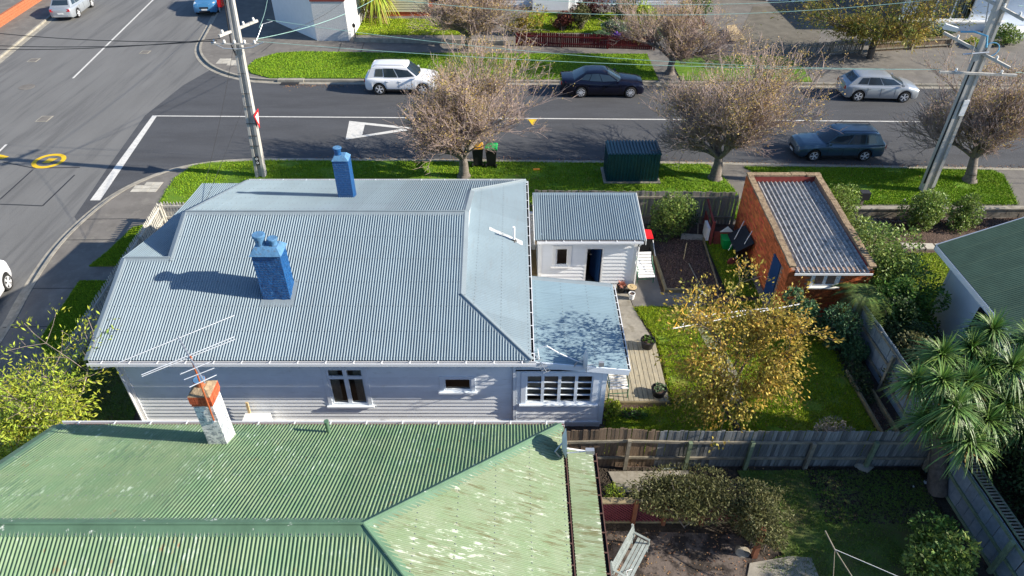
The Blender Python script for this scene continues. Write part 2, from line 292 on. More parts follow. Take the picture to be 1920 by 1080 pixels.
class MB:
    def __init__(s): s.v = []; s.f = []; s.mi = []; s.cur = 0
    def add(s, vs, fs):
        b = len(s.v); s.v.extend(tuple(v) for v in vs); s.f.extend(tuple(b + i for i in f) for f in fs); s.mi.extend([s.cur] * len(fs)); return s
    def box(s, x0, x1, y0, y1, z0, z1):
        return s.add([(x0, y0, z0), (x1, y0, z0), (x1, y1, z0), (x0, y1, z0), (x0, y0, z1), (x1, y0, z1), (x1, y1, z1), (x0, y1, z1)],
                     [(0, 3, 2, 1), (4, 5, 6, 7), (0, 1, 5, 4), (1, 2, 6, 5), (2, 3, 7, 6), (3, 0, 4, 7)])
    def hexa(s, b, t):   # bottom quad, top quad
        return s.add(list(b) + list(t), [(0, 3, 2, 1), (4, 5, 6, 7), (0, 1, 5, 4), (1, 2, 6, 5), (2, 3, 7, 6), (3, 0, 4, 7)])
    def bar(s, p, q, w, h, up=(0, 0, 1)):
        p = Vector(p); q = Vector(q); d = (q - p).normalized(); u = Vector(up)
        if abs(d.dot(u)) > 0.99: u = Vector((0, 1, 0))
        sx = d.cross(u).normalized() * (w / 2); sz = sx.cross(d).normalized() * (h / 2)
        return s.hexa([p - sx - sz, p + sx - sz, q + sx - sz, q - sx - sz], [p - sx + sz, p + sx + sz, q + sx + sz, q - sx + sz])
    def tube(s, pts, r, n=6, cap=True):
        pts = [Vector(p) for p in pts]; rs = r if isinstance(r, (list, tuple)) else [r] * len(pts)
        rings = []; u = None
        for i, p in enumerate(pts):
            d = (pts[min(i + 1, len(pts) - 1)] - pts[max(i - 1, 0)]).normalized()
            a = Vector((0, 0, 1)) if abs(d.z) < 0.9 else Vector((1, 0, 0))
            if u is None: u = d.cross(a).normalized()
            else: u = (u - d * u.dot(d)).normalized()
            w = d.cross(u)
            rings.append([p + (u * math.cos(2 * math.pi * k / n) + w * math.sin(2 * math.pi * k / n)) * rs[i] for k in range(n)])
        vs = [v for rg in rings for v in rg]; fs = []
        for i in range(len(pts) - 1):
            for k in range(n): fs.append((i * n + k, i * n + (k + 1) % n, (i + 1) * n + (k + 1) % n, (i + 1) * n + k))
        if cap: fs.append(tuple(range(n))[::-1]); fs.append(tuple((len(pts) - 1) * n + k for k in range(n)))
        return s.add(vs, fs)
    def lathe(s, c, prof, n=16, axis='z', cap=True):
        vs = []; fs = []
        for (r, h) in prof:
            for k in range(n):
                a = 2 * math.pi * k / n; ca, sa = math.cos(a) * r, math.sin(a) * r
                vs.append((c[0] + ca, c[1] + sa, c[2] + h) if axis == 'z' else ((c[0] + ca, c[1] + h, c[2] + sa) if axis == 'y' else (c[0] + h, c[1] + ca, c[2] + sa)))
        for i in range(len(prof) - 1):
            for k in range(n): fs.append((i * n + k, i * n + (k + 1) % n, (i + 1) * n + (k + 1) % n, (i + 1) * n + k))
        if cap: fs.append(tuple(range(n))[::-1]); fs.append(tuple((len(prof) - 1) * n + k for k in range(n)))
        return s.add(vs, fs)
    def prism(s, poly, z0, z1):
        n = len(poly); vs = [(p[0], p[1], z0) for p in poly] + [(p[0], p[1], z1) for p in poly]
        fs = [tuple(range(n))[::-1], tuple(range(n, 2 * n))] + [(i, (i + 1) % n, n + (i + 1) % n, n + i) for i in range(n)]
        return s.add(vs, fs)
    def slab(s, poly3, t):   # planar 3d polygon thickened downward along -normal
        P = [Vector(p) for p in poly3]; nn = (P[1] - P[0]).cross(P[2] - P[0]).normalized()
        if nn.z < 0: nn = -nn
        n = len(P); vs = [p for p in P] + [p - nn * t for p in P]
        return s.add(vs, [tuple(range(n)), tuple(range(n, 2 * n))[::-1]] + [(i, n + i, n + (i + 1) % n, (i + 1) % n) for i in range(n)])
    def build(s, name, m, parent=None, smooth=False, fix=True):
        me = bpy.data.meshes.new(name); me.from_pydata(s.v, [], s.f)
        ms = m if isinstance(m, (list, tuple)) else [m]
        for x in ms: me.materials.append(x)
        if len(ms) > 1: me.polygons.foreach_set("material_index", s.mi)
        if fix:
            bm = bmesh.new(); bm.from_mesh(me); bmesh.ops.recalc_face_normals(bm, faces=bm.faces); bm.to_mesh(me); bm.free()
        if smooth:
            me.polygons.foreach_set("use_smooth", [True] * len(me.polygons))
            me.set_sharp_from_angle(angle=R(38))
        o = bpy.data.objects.new(name, me); return link(o, parent)
def inst(name, mesh, parent=None, loc=(0, 0, 0), rot=(0, 0, 0), scale=None):
    o = bpy.data.objects.new(name, mesh); link(o, parent); o.location = loc; o.rotation_euler = rot
    if scale: o.scale = scale
    return o
def fast(name, V, F, m, parent=None):
    """numpy mesh: V (n,3), F (k,3 or 4)"""
    V = np.asarray(V, dtype=np.float32); F = np.asarray(F, dtype=np.int32); k = F.shape[1]
    me = bpy.data.meshes.new(name); me.vertices.add(len(V)); me.vertices.foreach_set("co", V.ravel())
    me.loops.add(F.size); me.loops.foreach_set("vertex_index", F.ravel())
    me.polygons.add(len(F)); me.polygons.foreach_set("loop_start", np.arange(0, F.size, k, dtype=np.int32))
    me.update(calc_edges=True)
    me.materials.append(m)
    o = bpy.data.objects.new(name, me); return link(o, parent)
def inpoly(P, poly):
    x, y = P[:, 0], P[:, 1]; c = np.zeros(len(P), bool); n = len(poly)
    for i in range(n):
        x0, y0 = poly[i][0], poly[i][1]; x1, y1 = poly[(i + 1) % n][0], poly[(i + 1) % n][1]
        if y0 == y1: continue
        k = ((y0 > y) != (y1 > y)) & (x < (x1 - x0) * (y - y0) / (y1 - y0) + x0); c ^= k
    return c

# ================================================================== GROUND, ROADS, PATHS
def sheet(name, poly, z, m, kind='structure', t=0.05, label=None):
    b = MB(); b.prism([(p[0], p[1]) for p in poly], z - t, z); o = b.build(name, m); tag(o, kind=kind, label=label); return o
def XY(*px): return [tuple(G(a, b)[:2]) for a, b in px]
o = MB().add([(-300, -200, -0.12), (300, -200, -0.12), (300, 500, -0.12), (-300, 500, -0.12)], [(0, 1, 2, 3)]).build('ground', M['ground']); tag(o, kind='structure')
ROADSEAM = [(-16.9, 15.0), (-20.2, 24.5), (-21.0, 30.0), (-20.6, 36.3), (-19.6, 41.5), (-18.4, 46)]
o = MB().add([(-120, -40, 0), (60, -40, 0), (60, 200, 0), (-120, 200, 0)], [(0, 1, 2, 3)]).build('main_road', M['asphalt']); tag(o, kind='structure')
SIDE = [(-19.3, 26.0), (-19.9, 30.5), (-20.6, 36.6), (-20.1, 41.0), (-18.8, 45.2), (-15, 43), (60, 43), (60, 28), (-14, 28), (-17.5, 24)]
sheet('side_road', SIDE, 0.004, M['asphalt2'], t=0.003)

# kerb polylines (road-side foot of the kerb)
KA = [(-15.5, -12), (-16.9, 8), (-17.75, 17.9), (-18.5, 21.25), (-18.8, 23.6), (-18.7, 25.6), (-18.35, 27.6), (-17.6, 29.1), (-16.4, 30.35), (-14.3, 31.05), (-12.2, 31.2), (0, 31.0), (10.2, 30.75), (11.3, 30.7), (23.5, 30.15), (60, 29.0)]
KB = [(-28, 90), (-23.4, 58.97), (-21.9, 50), (-21.5, 47.6), (-20.6, 45.6), (-19.2, 43.7), (-17.2, 42.2), (-15, 41.5), (-8, 41.45), (9.5, 41.2), (60, 39.9)]
KC = [(-29.5, 18), (-33.0, 40.0), (-33.9, 45.4), (-35.1, 53.95), (-40, 90)]
def offset(pl, d):
    out = []
    for i, p in enumerate(pl):
        a = Vector(pl[max(i - 1, 0)]); b = Vector(pl[min(i + 1, len(pl) - 1)]); t = (b - a).normalized(); nn = Vector((-t.y, t.x)); out.append((p[0] + nn.x * d, p[1] + nn.y * d))
    return out
def smooth_pl(pl, it=2):
    for _ in range(it):
        q = [pl[0]]
        for i in range(len(pl) - 1):
            a, b = pl[i], pl[i + 1]
            q += [(a[0] * .75 + b[0] * .25, a[1] * .75 + b[1] * .25), (a[0] * .25 + b[0] * .75, a[1] * .25 + b[1] * .75)]
        q.append(pl[-1]); pl = q
    return pl
def strip(name, pl, d0, d1, z0, z1, m):
    a = offset(pl, d0); b = offset(pl, d1); mb = MB()
    for i in range(len(pl) - 1):
        mb.hexa([(*a[i], z0), (*a[i + 1], z0), (*b[i + 1], z0), (*b[i], z0)], [(*a[i], z1), (*a[i + 1], z1), (*b[i + 1], z1), (*b[i], z1)])
    o = mb.build(name, m); tag(o, kind='structure'); return o
KA, KB, KC = smooth_pl(KA), smooth_pl(KB), smooth_pl(KC)
for pl, sgn in ((KA, -1), (KB, 1), (KC, 1)):
    strip('kerb', pl, 0.0, 0.14 * sgn, -0.05, GL + 0.015, M['kerb'])
    strip('gutter_channel', pl, -0.34 * sgn, -0.005 * sgn, -0.05, 0.012, M['kerb'])
inA = offset(KA, -0.13); inB = offset(KB, 0.13); inC = offset(KC, 0.13)
sheet('footpath', inA + [(60, -40), (-14.5, -40)], GL, M['footpath'], t=0.2)
sheet('footpath', inB + [(60, 120), (-28, 120)], GL, M['footpath'], t=0.2)
sheet('footpath', inC + [(-80, 90), (-80, 18)], GL, M['footpath'], t=0.2)

# turf and lawns: slightly raised sods
def kb(x, pl, d):   # y of kerb polyline at x
    for (a, b) in zip(pl[:-1], pl[1:]):
        if min(a[0], b[0]) <= x <= max(a[0], b[0]) and a[0] != b[0] and a[0] > -17.4:
            return a[1] + (b[1] - a[1]) * (x - a[0]) / (b[0] - a[0]) + d
VERGE1 = XY((302, 380), (312, 360), (332, 333), (362, 312), (400, 306)) + [(-13.6, 30.8), (-12, 30.95), (0, 30.8), (9.6, 30.55), (10.0, 29.6), (10.3, 28.0), (10.2, 25.6), (1.0, 25.6), (-1, 26.9), (-13, 26.8)]
VERGE2 = [(11.4, 30.3), (17, 30.2), (23.3, 29.95), (23.55, 29.5), (22.7, 26.85), (12.8, 26.85), (12.7, 28.5)]
VERGEB = [(-16.4, 42.6), (-16.95, 43.6), (-16.8, 45.0), (-15.7, 46.2), (-14, 46.5), (-8, 46.2), (9.0, 46.0), (9.0, 41.5), (-8, 41.75), (-15, 41.8)]
VERGEB2 = [(10.4, 45.9), (18.0, 45.6), (18.6, 44), (18.4, 41.2), (10.4, 41.4)]
PATCH1 = XY((168, 500), (222, 500), (268, 424), (250, 428), (200, 475))
PATCH2 = XY((74, 640), (112, 585), (150, 528), (202, 528), (128, 650), (100, 690))
LAWN = [(4.55, 19.55), (5.05, 17.8), (5.05, 14.7), (2.9, 14.5), (2.8, 12.7), (10.9, 12.7), (10.9, 17.4), (9.6, 20.0), (6.9, 19.55)]
LAWN2 = [(8.0, 24.0), (9.2, 24.3), (9.3, 20.2), (8.1, 20.3)]
SIDELAWN = [(13.0, 19.4), (14.8, 18.0), (15.2, 19.4), (20, 21.5), (22, 23.0), (16.0, 23.0), (13.2, 22.5)]
LEFTYARD = [(-14.8, 24.9), (-12.2, 24.9), (-12.0, 16), (-11.2, 12.6), (-11.2, 9), (-14.3, 9), (-14.6, 16)]
BACKLAWN = [(6.4, 12.3), (11.5, 12.3), (11.6, 6), (5.9, 6), (6.2, 9.4), (6.9, 9.7)]
FARLAWN = XY((668, 66), (672, 36), (860, 36), (880, 66))
FARLAWN2 = XY((985, 62), (990, 25), (1240, 25), (1240, 62))
sheet('verge_grass', VERGE1, GL + .05, M['verge']); sheet('verge_grass', VERGE2, GL + .05, M['verge']); sheet('verge_grass', VERGEB, GL + .05, M['verge']); sheet('verge_grass', VERGEB2, GL + .05, M['verge'])
sheet('verge_grass', PATCH1, GL + .05, M['verge']); sheet('verge_grass', PATCH2, GL + .05, M['verge'])
sheet('yard_ground', [(-14.9, 25.2), (1.0, 25.4), (11.5, 25.2), (11.9, 25.0), (24, 25.9), (24, -5), (-14.5, -5), (-14.5, 16)], GL + 0.006, M['soil'], t=0.1)
sheet('lawn', LAWN, GL + .05, M['lawn']); sheet('lawn', LAWN2, GL + .05, M['lawn']); sheet('lawn', SIDELAWN, GL + .05, M['lawn'])
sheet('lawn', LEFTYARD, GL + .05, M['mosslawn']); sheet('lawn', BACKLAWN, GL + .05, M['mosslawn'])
sheet('lawn', FARLAWN, GL + .05, M['lawn']); sheet('lawn', FARLAWN2, GL + .05, M['lawn'])
# concrete paths
sheet('concrete_path', [(3.05, 20.9), (4.3, 20.9), (4.45, 19.6), (4.9, 17.7), (3.0, 17.7)], GL + .02, M['concrete'])
sheet('concrete_path', [(4.35, 25.2), (5.6, 25.2), (5.62, 20.5), (7.0, 20.35), (7.0, 19.65), (4.47, 19.65), (4.33, 20.9)], GL + .024, M['footpath'])
sheet('concrete_path', [(6.35, 19.6), (6.95, 19.6), (7.4, 16.0), (7.2, 14.8), (6.7, 15.0), (6.8, 16.6)], GL + .075, M['concrete'])
sheet('gravel_path', [(0.1, 24.6), (1.2, 24.6), (1.2, 20), (.1, 20)], GL + .03, M['sand'])
sheet('patio', [(2.3, 10.4), (6.0, 10.3), (6.6, 9.2), (7.2, 8.6), (7.2, 6), (2, 6)], GL + .03, M['patio'])
sheet('concrete_path', XY((1140, 886), (1290, 884), (1300, 918), (1160, 925)), GL + .05, M['concrete'])
sheet('concrete_path', XY((1405, 1058), (1480, 1045), (1520, 1048), (1535, 1085), (1400, 1085)), GL + .06, M['concrete'])
sheet('driveway', XY((1390, 130), (1388, 62), (1412, 12), (1550, 10), (1530, 100), (1520, 135)), GL + .012, M['drive'])
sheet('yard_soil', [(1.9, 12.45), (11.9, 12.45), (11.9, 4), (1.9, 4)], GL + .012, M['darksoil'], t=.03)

# expansion joints in the footpath
mb = MB()
for (a, b) in (((158, 411), (262, 410)), ((122, 450), (235, 449)), ((55, 541), (180, 540)), ((5, 614), (110, 612))):
    p, q = G(*a), G(*b); mb.bar(p + Vector((0, 0, .002)), q + Vector((0, 0, .002)), .035, .006)
for (a, b) in (((490, 98), (512, 80)), ((632, 104), (640, 80)), ((675, 102), (683, 80))):
    p, q = G(*a), G(*b); mb.bar(p + Vector((0, 0, .002)), q + Vector((0, 0, .002)), .05, .006)
tag(mb.build('path_joint', M['seal']), kind='structure')

# tactile / paver patches at the crossing corners: each slab its own piece
def pavers(name, rects):
    root = site(name, (rects[0][0][0], rects[0][0][1], GL), *rects[1])
    return root
def paver_patch(corner, ux, uy, cells, label):
    root = site('paver_patch', (corner[0], corner[1], GL), label, 'paving')
    for (i, j) in cells:
        w = 0.38; b = MB(); x = corner[0] + i * 0.4; y = corner[1] + j * 0.31
        b.box(x, x + w, y, y + .29, GL - .02, GL + .012 + 0.004 * ((i + j) % 2)); b.build('paver', M['pavers'], root)
paver_patch((-17.65, 27.95), 0, 0, [(0, 0), (1, 0), (2, 0), (0, 1), (1, 1), (2, 1), (1, 2), (2, 2)], 'pale paving slabs set in the footpath beside the near street corner')
paver_patch((-19.2, 44.3), 0, 0, [(0, 0), (1, 0), (2, 0), (3, 0), (0, 1), (1, 1), (2, 1), (3, 1), (0, 2), (1, 2), (2, -1), (3, -1)], 'pale paving slabs set in the far street corner behind the tall pole')

# road markings (paint lies on the asphalt)
def mark(name, pts, m, z=0.009):
    b = MB(); b.add([(p[0], p[1], z) for p in pts], [tuple(range(len(pts)))]); o = b.build(name, m); tag(o, kind='structure'); return o
def R0(x, y): return G(x, y, 0.0)
def line(p, q, w, m=None):
    p, q = Vector(p[:2]), Vector(q[:2]); t = (q - p).normalized(); nn = Vector((-t.y, t.x)) * w / 2
    mark('road_marking', [p - nn, q - nn, q + nn, p + nn], m or M['marking'])
line(R0(290, 217.5), R0(1300, 224.5), .11); line(R0(1300, 224.5), (60, 35.0), .11)
mark('road_marking', [R0(286, 217), R0(295, 217), R0(188, 376), R0(169, 376)], M['marking'], 0.013)
a = R0(137, 147); b_ = R0(287, 0); line(a, b_, .13); line(b_, (-33.5, 95), .13)
line(R0(-30, 312), R0(12, 271), .12)
tri = [R0(655, 227), R0(790, 241), R0(648, 262)]; tin = [R0(684, 234), R0(755, 241.5), R0(679, 254)]
b = MB(); b.add([(p[0], p[1], .01) for p in tri + tin], [(0, 1, 4, 3), (1, 2, 5, 4), (2, 0, 3, 5)]); tag(b.build('road_marking', M['marking']), kind='structure')
mark('road_marking', [R0(990, 224), R0(1007, 224), R0(999, 236)], M['yellow_paint'], 0.012)
mark('road_marking', [R0(-8, 289), R0(6, 291), R0(17, 294), R0(6, 298), R0(-8, 299)], M['yellow_paint'], 0.012)
c = R0(92, 302); b = MB(); n = 40
vs = []
for k in range(n):
    an = 2 * math.pi * k / n; vs += [(c.x + math.cos(an) * .78, c.y + math.sin(an) * .78, .012), (c.x + math.cos(an) * .56, c.y + math.sin(an) * .56, .012)]
b.add(vs, [(2 * k, 2 * k + 1, (2 * k + 3) % (2 * n), (2 * k + 2) % (2 * n)) for k in range(n)])
b.add([(c.x - .25, c.y - .22, .012), (c.x + .13, c.y - .22, .012), (c.x + .3, c.y + .27, .012), (c.x - .13, c.y + .27, .012)], [(0, 1, 2, 3)])
tag(b.build('road_marking', M['yellow_paint']), kind='structure')
# crack sealing and trench patch outlines in the road
b = MB()
for pl in (((62, 318), (0, 374)), ((140, 328), (80, 386)), ((80, 386), (30, 384), (0, 383)), ((6, 304), (62, 315), (150, 314))):
    for p, q in zip(pl[:-1], pl[1:]): b.bar(R0(*p) + Vector((0, 0, .003)), R0(*q) + Vector((0, 0, .003)), .07, .006)
tag(b.build('crack_sealing', M['seal']), kind='structure')
def cover(px, py, w, d, label):
    c = R0(px, py); root = site('access_cover', (c.x, c.y, 0), label, 'access cover')
    b = MB(); b.box(c.x - w, c.x + w, c.y - d, c.y + d, -.02, .012); f = b.build('frame', M['kerb'], root)
    b = MB(); b.box(c.x - w * .8, c.x + w * .8, c.y - d * .78, c.y + d * .78, -.02, .018); b.build('lid', M['footpath'], root)
cover(83, 223, .33, .38, 'square access cover in the main road, above the yellow circle')
cover(63, 113, .3, .32, 'small access cover near the far kerb of the main road')
cover(272, 98, .3, .3, 'small worn access cover right of the white centre line')
c = R0(50, 163); b = MB(); b.lathe((c.x, c.y, 0), [(.45, -.01), (.45, .012), (.36, .015)], 20); tag(b.build('access_cover', M['footpath']), 'round worn access cover left of the white centre line', 'access cover')
c = R0(543, 158); root = site('storm_drain', (c.x, c.y, 0), 'kerb storm drain inlet beside the far verge grass', 'drain')
b = MB(); b.box(c.x - .55, c.x + .55, c.y - .15, c.y + .25, -.02, .03); b.build('grate', M['seal'], root)
b = MB(); b.box(c.x - .8, c.x + .8, c.y + .26, c.y + .6, .0, GL + .04); b.build('lintel', M['kerb'], root)

# ------------------------------------------------------------------ corrugated sheets
def corr(parent, poly3, down, m, pitch=0.0762, amp=0.031, per=10, S=8, lift=0.012, name='roof_sheet', zfun=None, nv=1, nails=None):
    P = [Vector(p) for p in poly3]; nn = (P[1] - P[0]).cross(P[2] - P[0]).normalized()
    if nn.z < 0: nn = -nn
    d = Vector(down); v = (d - nn * d.dot(nn)).normalized(); u = v.cross(nn).normalized()
    O = P[0]; Q = [((p - O).dot(u), (p - O).dot(v)) for p in P]
    us = [q[0] for q in Q]; u0, u1 = min(us), max(us)
    grid = set(round(u0 + i * pitch / S, 5) for i in range(int((u1 - u0) / (pitch / S)) + 1)) | {round(x, 5) for x in us}
    grid = sorted(g for g in grid if u0 - 1e-6 <= g <= u1 + 1e-6)
    def span(x):
        vs = []; x = min(max(x, u0 + 1e-4), u1 - 1e-4)
        for i in range(len(Q)):
            (a, b), (c, e) = Q[i], Q[(i + 1) % len(Q)]
            if (a - x) * (c - x) <= 0 and abs(a - c) > 1e-9: vs.append(b + (e - b) * (x - a) / (c - a))
        return (min(vs), max(vs)) if len(vs) >= 2 else None
    W = pitch * per; k = 0; s = u0
    while s < u1 - 0.02:
        e = min(s + W, u1); gs = [g for g in grid if s - 1e-6 <= g <= e + 1e-6]
        if len(gs) > 1:
            vs = []; fs = []
            for g in gs:
                sp = span(g)
                h = lift + amp / 2 * (1 + math.cos(2 * math.pi * (g - u0) / pitch))
                for j in range(nv + 1):
                    vv = sp[0] + (sp[1] - sp[0]) * j / nv
                    p = O + u * g + v * vv
                    if zfun: p = p + Vector((0, 0, zfun(p)))
                    vs.append(p + nn * h)
            r = nv + 1
            for i in range(len(gs) - 1):
                for j in range(nv): fs.append((i * r + j, (i + 1) * r + j, (i + 1) * r + j + 1, i * r + j + 1))
            b = MB(); b.add(vs, fs); o = b.build(name, m, parent, fix=False)
            o.data.polygons.foreach_set("use_smooth", [True] * len(fs))
        s = e; k += 1
    if nails:
        b = MB(); kk = 1
        while kk * pitch < u1 - u0 - .03:
            uu = u0 + kk * pitch; sp = span(uu); vv = sp[1] - .08
            while vv > sp[0] + .1:
                p = O + u * uu + v * vv + nn * (lift + amp + .001); b.hexa([p - u * .011 - v * .011, p + u * .011 - v * .011, p + u * .011 + v * .011, p - u * .011 + v * .011], [p - u * .008 - v * .008 + nn * .009, p + u * .008 - v * .008 + nn * .009, p + u * .008 + v * .008 + nn * .009, p - u * .008 + v * .008 + nn * .009]); vv -= .82
            kk += 2
        o = b.build('roofing_nails', nails, parent, fix=False); o['kind'] = 'stuff'
def roof_face(parent, poly3, down, m, t=.05, **kw):
    corr(parent, poly3, down, m, **kw)

# split a wall rectangle (u0,u1,z0,z1) round openings [(a,b,c,d)] -> rectangles
def split(rect, holes):
    u0, u1, z0, z1 = rect; hs = [h for h in holes if h[0] < u1 and h[1] > u0 and h[2] < z1 - 1e-6 and h[3] > z0 + 1e-6]
    if not hs: return [rect]
    out = []; x = u0
    for h in sorted(hs):
        if h[0] > x + 1e-6: out.append((x, h[0], z0, z1))
        if h[2] > z0 + 1e-6: out.append((max(h[0], u0), min(h[1], u1), z0, h[2]))
        if h[3] < z1 - 1e-6: out.append((max(h[0], u0), min(h[1], u1), h[3], z1))
        x = min(h[1], u1)
    if x < u1 - 1e-6: out.append((x, u1, z0, z1))
    return out
def wall_frame(p0, p1):
    """p0->p1 plan points; outward is to the right of travel. returns fn(u,d,z)->world"""
    a = Vector(p0); b = Vector(p1); L = (b - a).length; t = (b - a) / L; n = Vector((t.y, -t.x))
    return L, (lambda u, d, z: (a.x + t.x * u + n.x * d, a.y + t.y * u + n.y * d, z))
def wbox(mb, f, u0, u1, d0, d1, z0, z1):
    mb.hexa([f(u0, d0, z0), f(u1, d0, z0), f(u1, d1, z0), f(u0, d1, z0)], [f(u0, d0, z1), f(u1, d0, z1), f(u1, d1, z1), f(u0, d1, z1)])
def clad(wall, p0, p1, z0, z1, m, holes=(), step=0.15, topfun=None):
    """overlapping weatherboards, each board its own object"""
    L, f = wall_frame(p0, p1); z = z0
    while z < z1 - .02:
        zt = min(z + step, z1)
        for (a, b, c, d) in split((0, L, z, zt), holes):
            if topfun:  # clip to a sloping top
                if c >= topfun((a + b) / 2): continue
            mb = MB(); h = (d - c); lo = .038 if c <= z + 1e-6 else .038 - .03 * (c - z) / step
            hi = .008 + .03 * (zt - d) / step; gp = .013 if d >= zt - 1e-6 else 0
            mb.hexa([f(a, -.01, c), f(b, -.01, c), f(b, lo, c), f(a, lo, c)], [f(a, -.01, d - gp), f(b, -.01, d - gp), f(b, hi + .006, d - gp), f(a, hi + .006, d - gp)])
            mb.build('weatherboard', m, wall, fix=False)
        z += step
def backing(house, p0, p1, z0, z1, m, holes=(), name='wall'):
    L, f = wall_frame(p0, p1); mb = MB()
    zs = sorted({z0, z1} | {h[2] for h in holes} | {h[3] for h in holes})
    for a, b in zip(zs[:-1], zs[1:]):
        for r in split((0, L, a, b), holes): wbox(mb, f, r[0], r[1], -.12, -.012, r[2], r[3])
    return mb.build(name, m, house)
def window(house, p0, p1, u0, u1, z0, z1, cols=1, rows=(), fr=.06, arch=.11, sill=True, m=None, room=True, curtain=(), topfan=0.0, name='window', D=.8):
    """casement window: architrave, sash frames, panes, sill"""
    L, f = wall_frame(p0, p1); m = m or M['white']; mb = MB()
    wbox(mb, f, u0 - arch, u0, .0, .05, z0 - .02, z1 + arch); wbox(mb, f, u1, u1 + arch, .0, .05, z0 - .02, z1 + arch); wbox(mb, f, u0, u1, .0, .048, z1, z1 + arch)
    w = mb.build(name, m, house)
    if sill:
        mb = MB(); wbox(mb, f, u0 - arch - .05, u1 + arch + .05, .0, .11, z0 - .075, z0 - .022); mb.build('sill', m, w)
    cw = (u1 - u0) / cols
    for c in range(cols):
        a = u0 + c * cw; b = a + cw
        parts = [(z0, z1)] if not topfan else [(z0, z1 - topfan), (z1 - topfan, z1)]
        for (c0, c1) in parts:
            mb = MB(); k = fr / 2 if cols > 1 else fr
            wbox(mb, f, a, a + fr, -.05, .02, c0, c1); wbox(mb, f, b - fr, b, -.05, .02, c0, c1)
            wbox(mb, f, a + fr, b - fr, -.05, .02, c0, c0 + fr); wbox(mb, f, a + fr, b - fr, -.05, .02, c1 - fr * .8, c1)
            mb.build('frame', m, w)
            zz = [c0 + fr] + [c0 + fr + (c1 - c0 - 1.8 * fr) * r for r in (rows if not topfan or c0 == z0 else ())] + [c1 - fr * .8]
            for z_a, z_b in zip(zz[:-1], zz[1:]):
                mb = MB(); mb.add([f(a + fr, -.02, z_a), f(b - fr, -.02, z_a), f(b - fr, -.02, z_b), f(a + fr, -.02, z_b)], [(0, 1, 2, 3)]); mb.build('pane', M['glass'], w, fix=False)
            for zz_ in zz[1:-1]:
                mb = MB(); wbox(mb, f, a + fr, b - fr, -.05, .012, zz_ - .014, zz_ + .014); mb.build('glazing_bar', m, w)
    if room:
        mb = MB()
        wbox(mb, f, u0 - .3, u1 + .3, -D, -D + .05, z0 - .8, z1 + .3); wbox(mb, f, u0 - .34, u0 - .3, -D, -.125, z0 - .8, z1 + .3); wbox(mb, f, u1 + .3, u1 + .34, -D, -.125, z0 - .8, z1 + .3)
        wbox(mb, f, u0 - .3, u1 + .3, -D + .05, -.125, z0 - .8, z0 - .76)
        mb.build('room_lining', M['glasswall'] if room is True else room, w)
    for (a, b, zt, zb, *cm) in curtain:
        mb = MB(); nf = max(3, int((b - a) / .05))
        for i in range(nf): wbox(mb, f, a + (b - a) * i / nf, a + (b - a) * (i + 1) / nf, -.085 - .014 * (i % 2), -.07 - .014 * (i % 2), zb, zt)
        mb.build('curtain', cm[0] if cm else M['curtain'], w)
    return w
def capstrip(parent, p, q, w, m, name='ridge_cap', lift=.03, n1=None, roll=True):
    """folded flashing along p-q lying over two slopes"""
    p = Vector(p); q = Vector(q); d = (q - p).normalized(); s = d.cross(Vector((0, 0, 1))).normalized()
    n1 = n1 or (.34, .34); a = s * w; mb = MB()
    L = [p - a + Vector((0, 0, lift - w * n1[0])), p + Vector((0, 0, lift + .03)), p + a + Vector((0, 0, lift - w * n1[1]))]
    K = [x + (q - p) for x in L]; dn = Vector((0, 0, -.012))
    vs = L + K + [x + dn for x in L] + [x + dn for x in K]
    mb.add(vs, [(0, 1, 4, 3), (1, 2, 5, 4), (6, 9, 10, 7), (7, 10, 11, 8), (0, 3, 9, 6), (2, 8, 11, 5), (0, 6, 7, 1), (1, 7, 8, 2), (3, 4, 10, 9), (4, 5, 11, 10)])
    if roll: mb.tube([p + Vector((0, 0, lift + .035)), q + Vector((0, 0, lift + .035))], .028, 8)
    return mb.build(name, m, parent)
def gutter(parent, p, q, out, m, brackets=.85, w=.12, h=.09, inner=None):
    """open box gutter with straps"""
    p = Vector(p); q = Vector(q); o = Vector(out).normalized(); mb = MB(); Z = Vector((0, 0, 1))
    def bx(o0, o1, z0, z1): mb.hexa([p + o * o0 + Z * z0, q + o * o0 + Z * z0, q + o * o1 + Z * z0, p + o * o1 + Z * z0], [p + o * o0 + Z * z1, q + o * o0 + Z * z1, q + o * o1 + Z * z1, p + o * o1 + Z * z1])
    bx(0, .012, -h, 0); bx(.012, w, -h, -h + .012); bx(w, w + .022, -h, .012)
    g = mb.build('gutter', m, parent)
    mb = MB(); mb.hexa([p + o * .013 + Z * (-h + .013), q + o * .013 + Z * (-h + .013), q + o * (w - .001) + Z * (-h + .013), p + o * (w - .001) + Z * (-h + .013)], [p + o * .013 + Z * (-h + .02), q + o * .013 + Z * (-h + .02), q + o * (w - .001) + Z * (-h + .02), p + o * (w - .001) + Z * (-h + .02)])
    mb.build('gutter_trough', inner or M['dark'], parent)
    n = max(1, int((q - p).length / brackets)); proto = None
    d = (q - p).normalized()
    for i in range(n + 1):
        c = p + (q - p) * ((i + .5) / (n + 1)); b = MB()
        b.bar(c + Z * .016 - o * .02, c + o * (w + .02) + Z * .016, .03, .006); b.build('gutter_bracket', m, g)
    return g

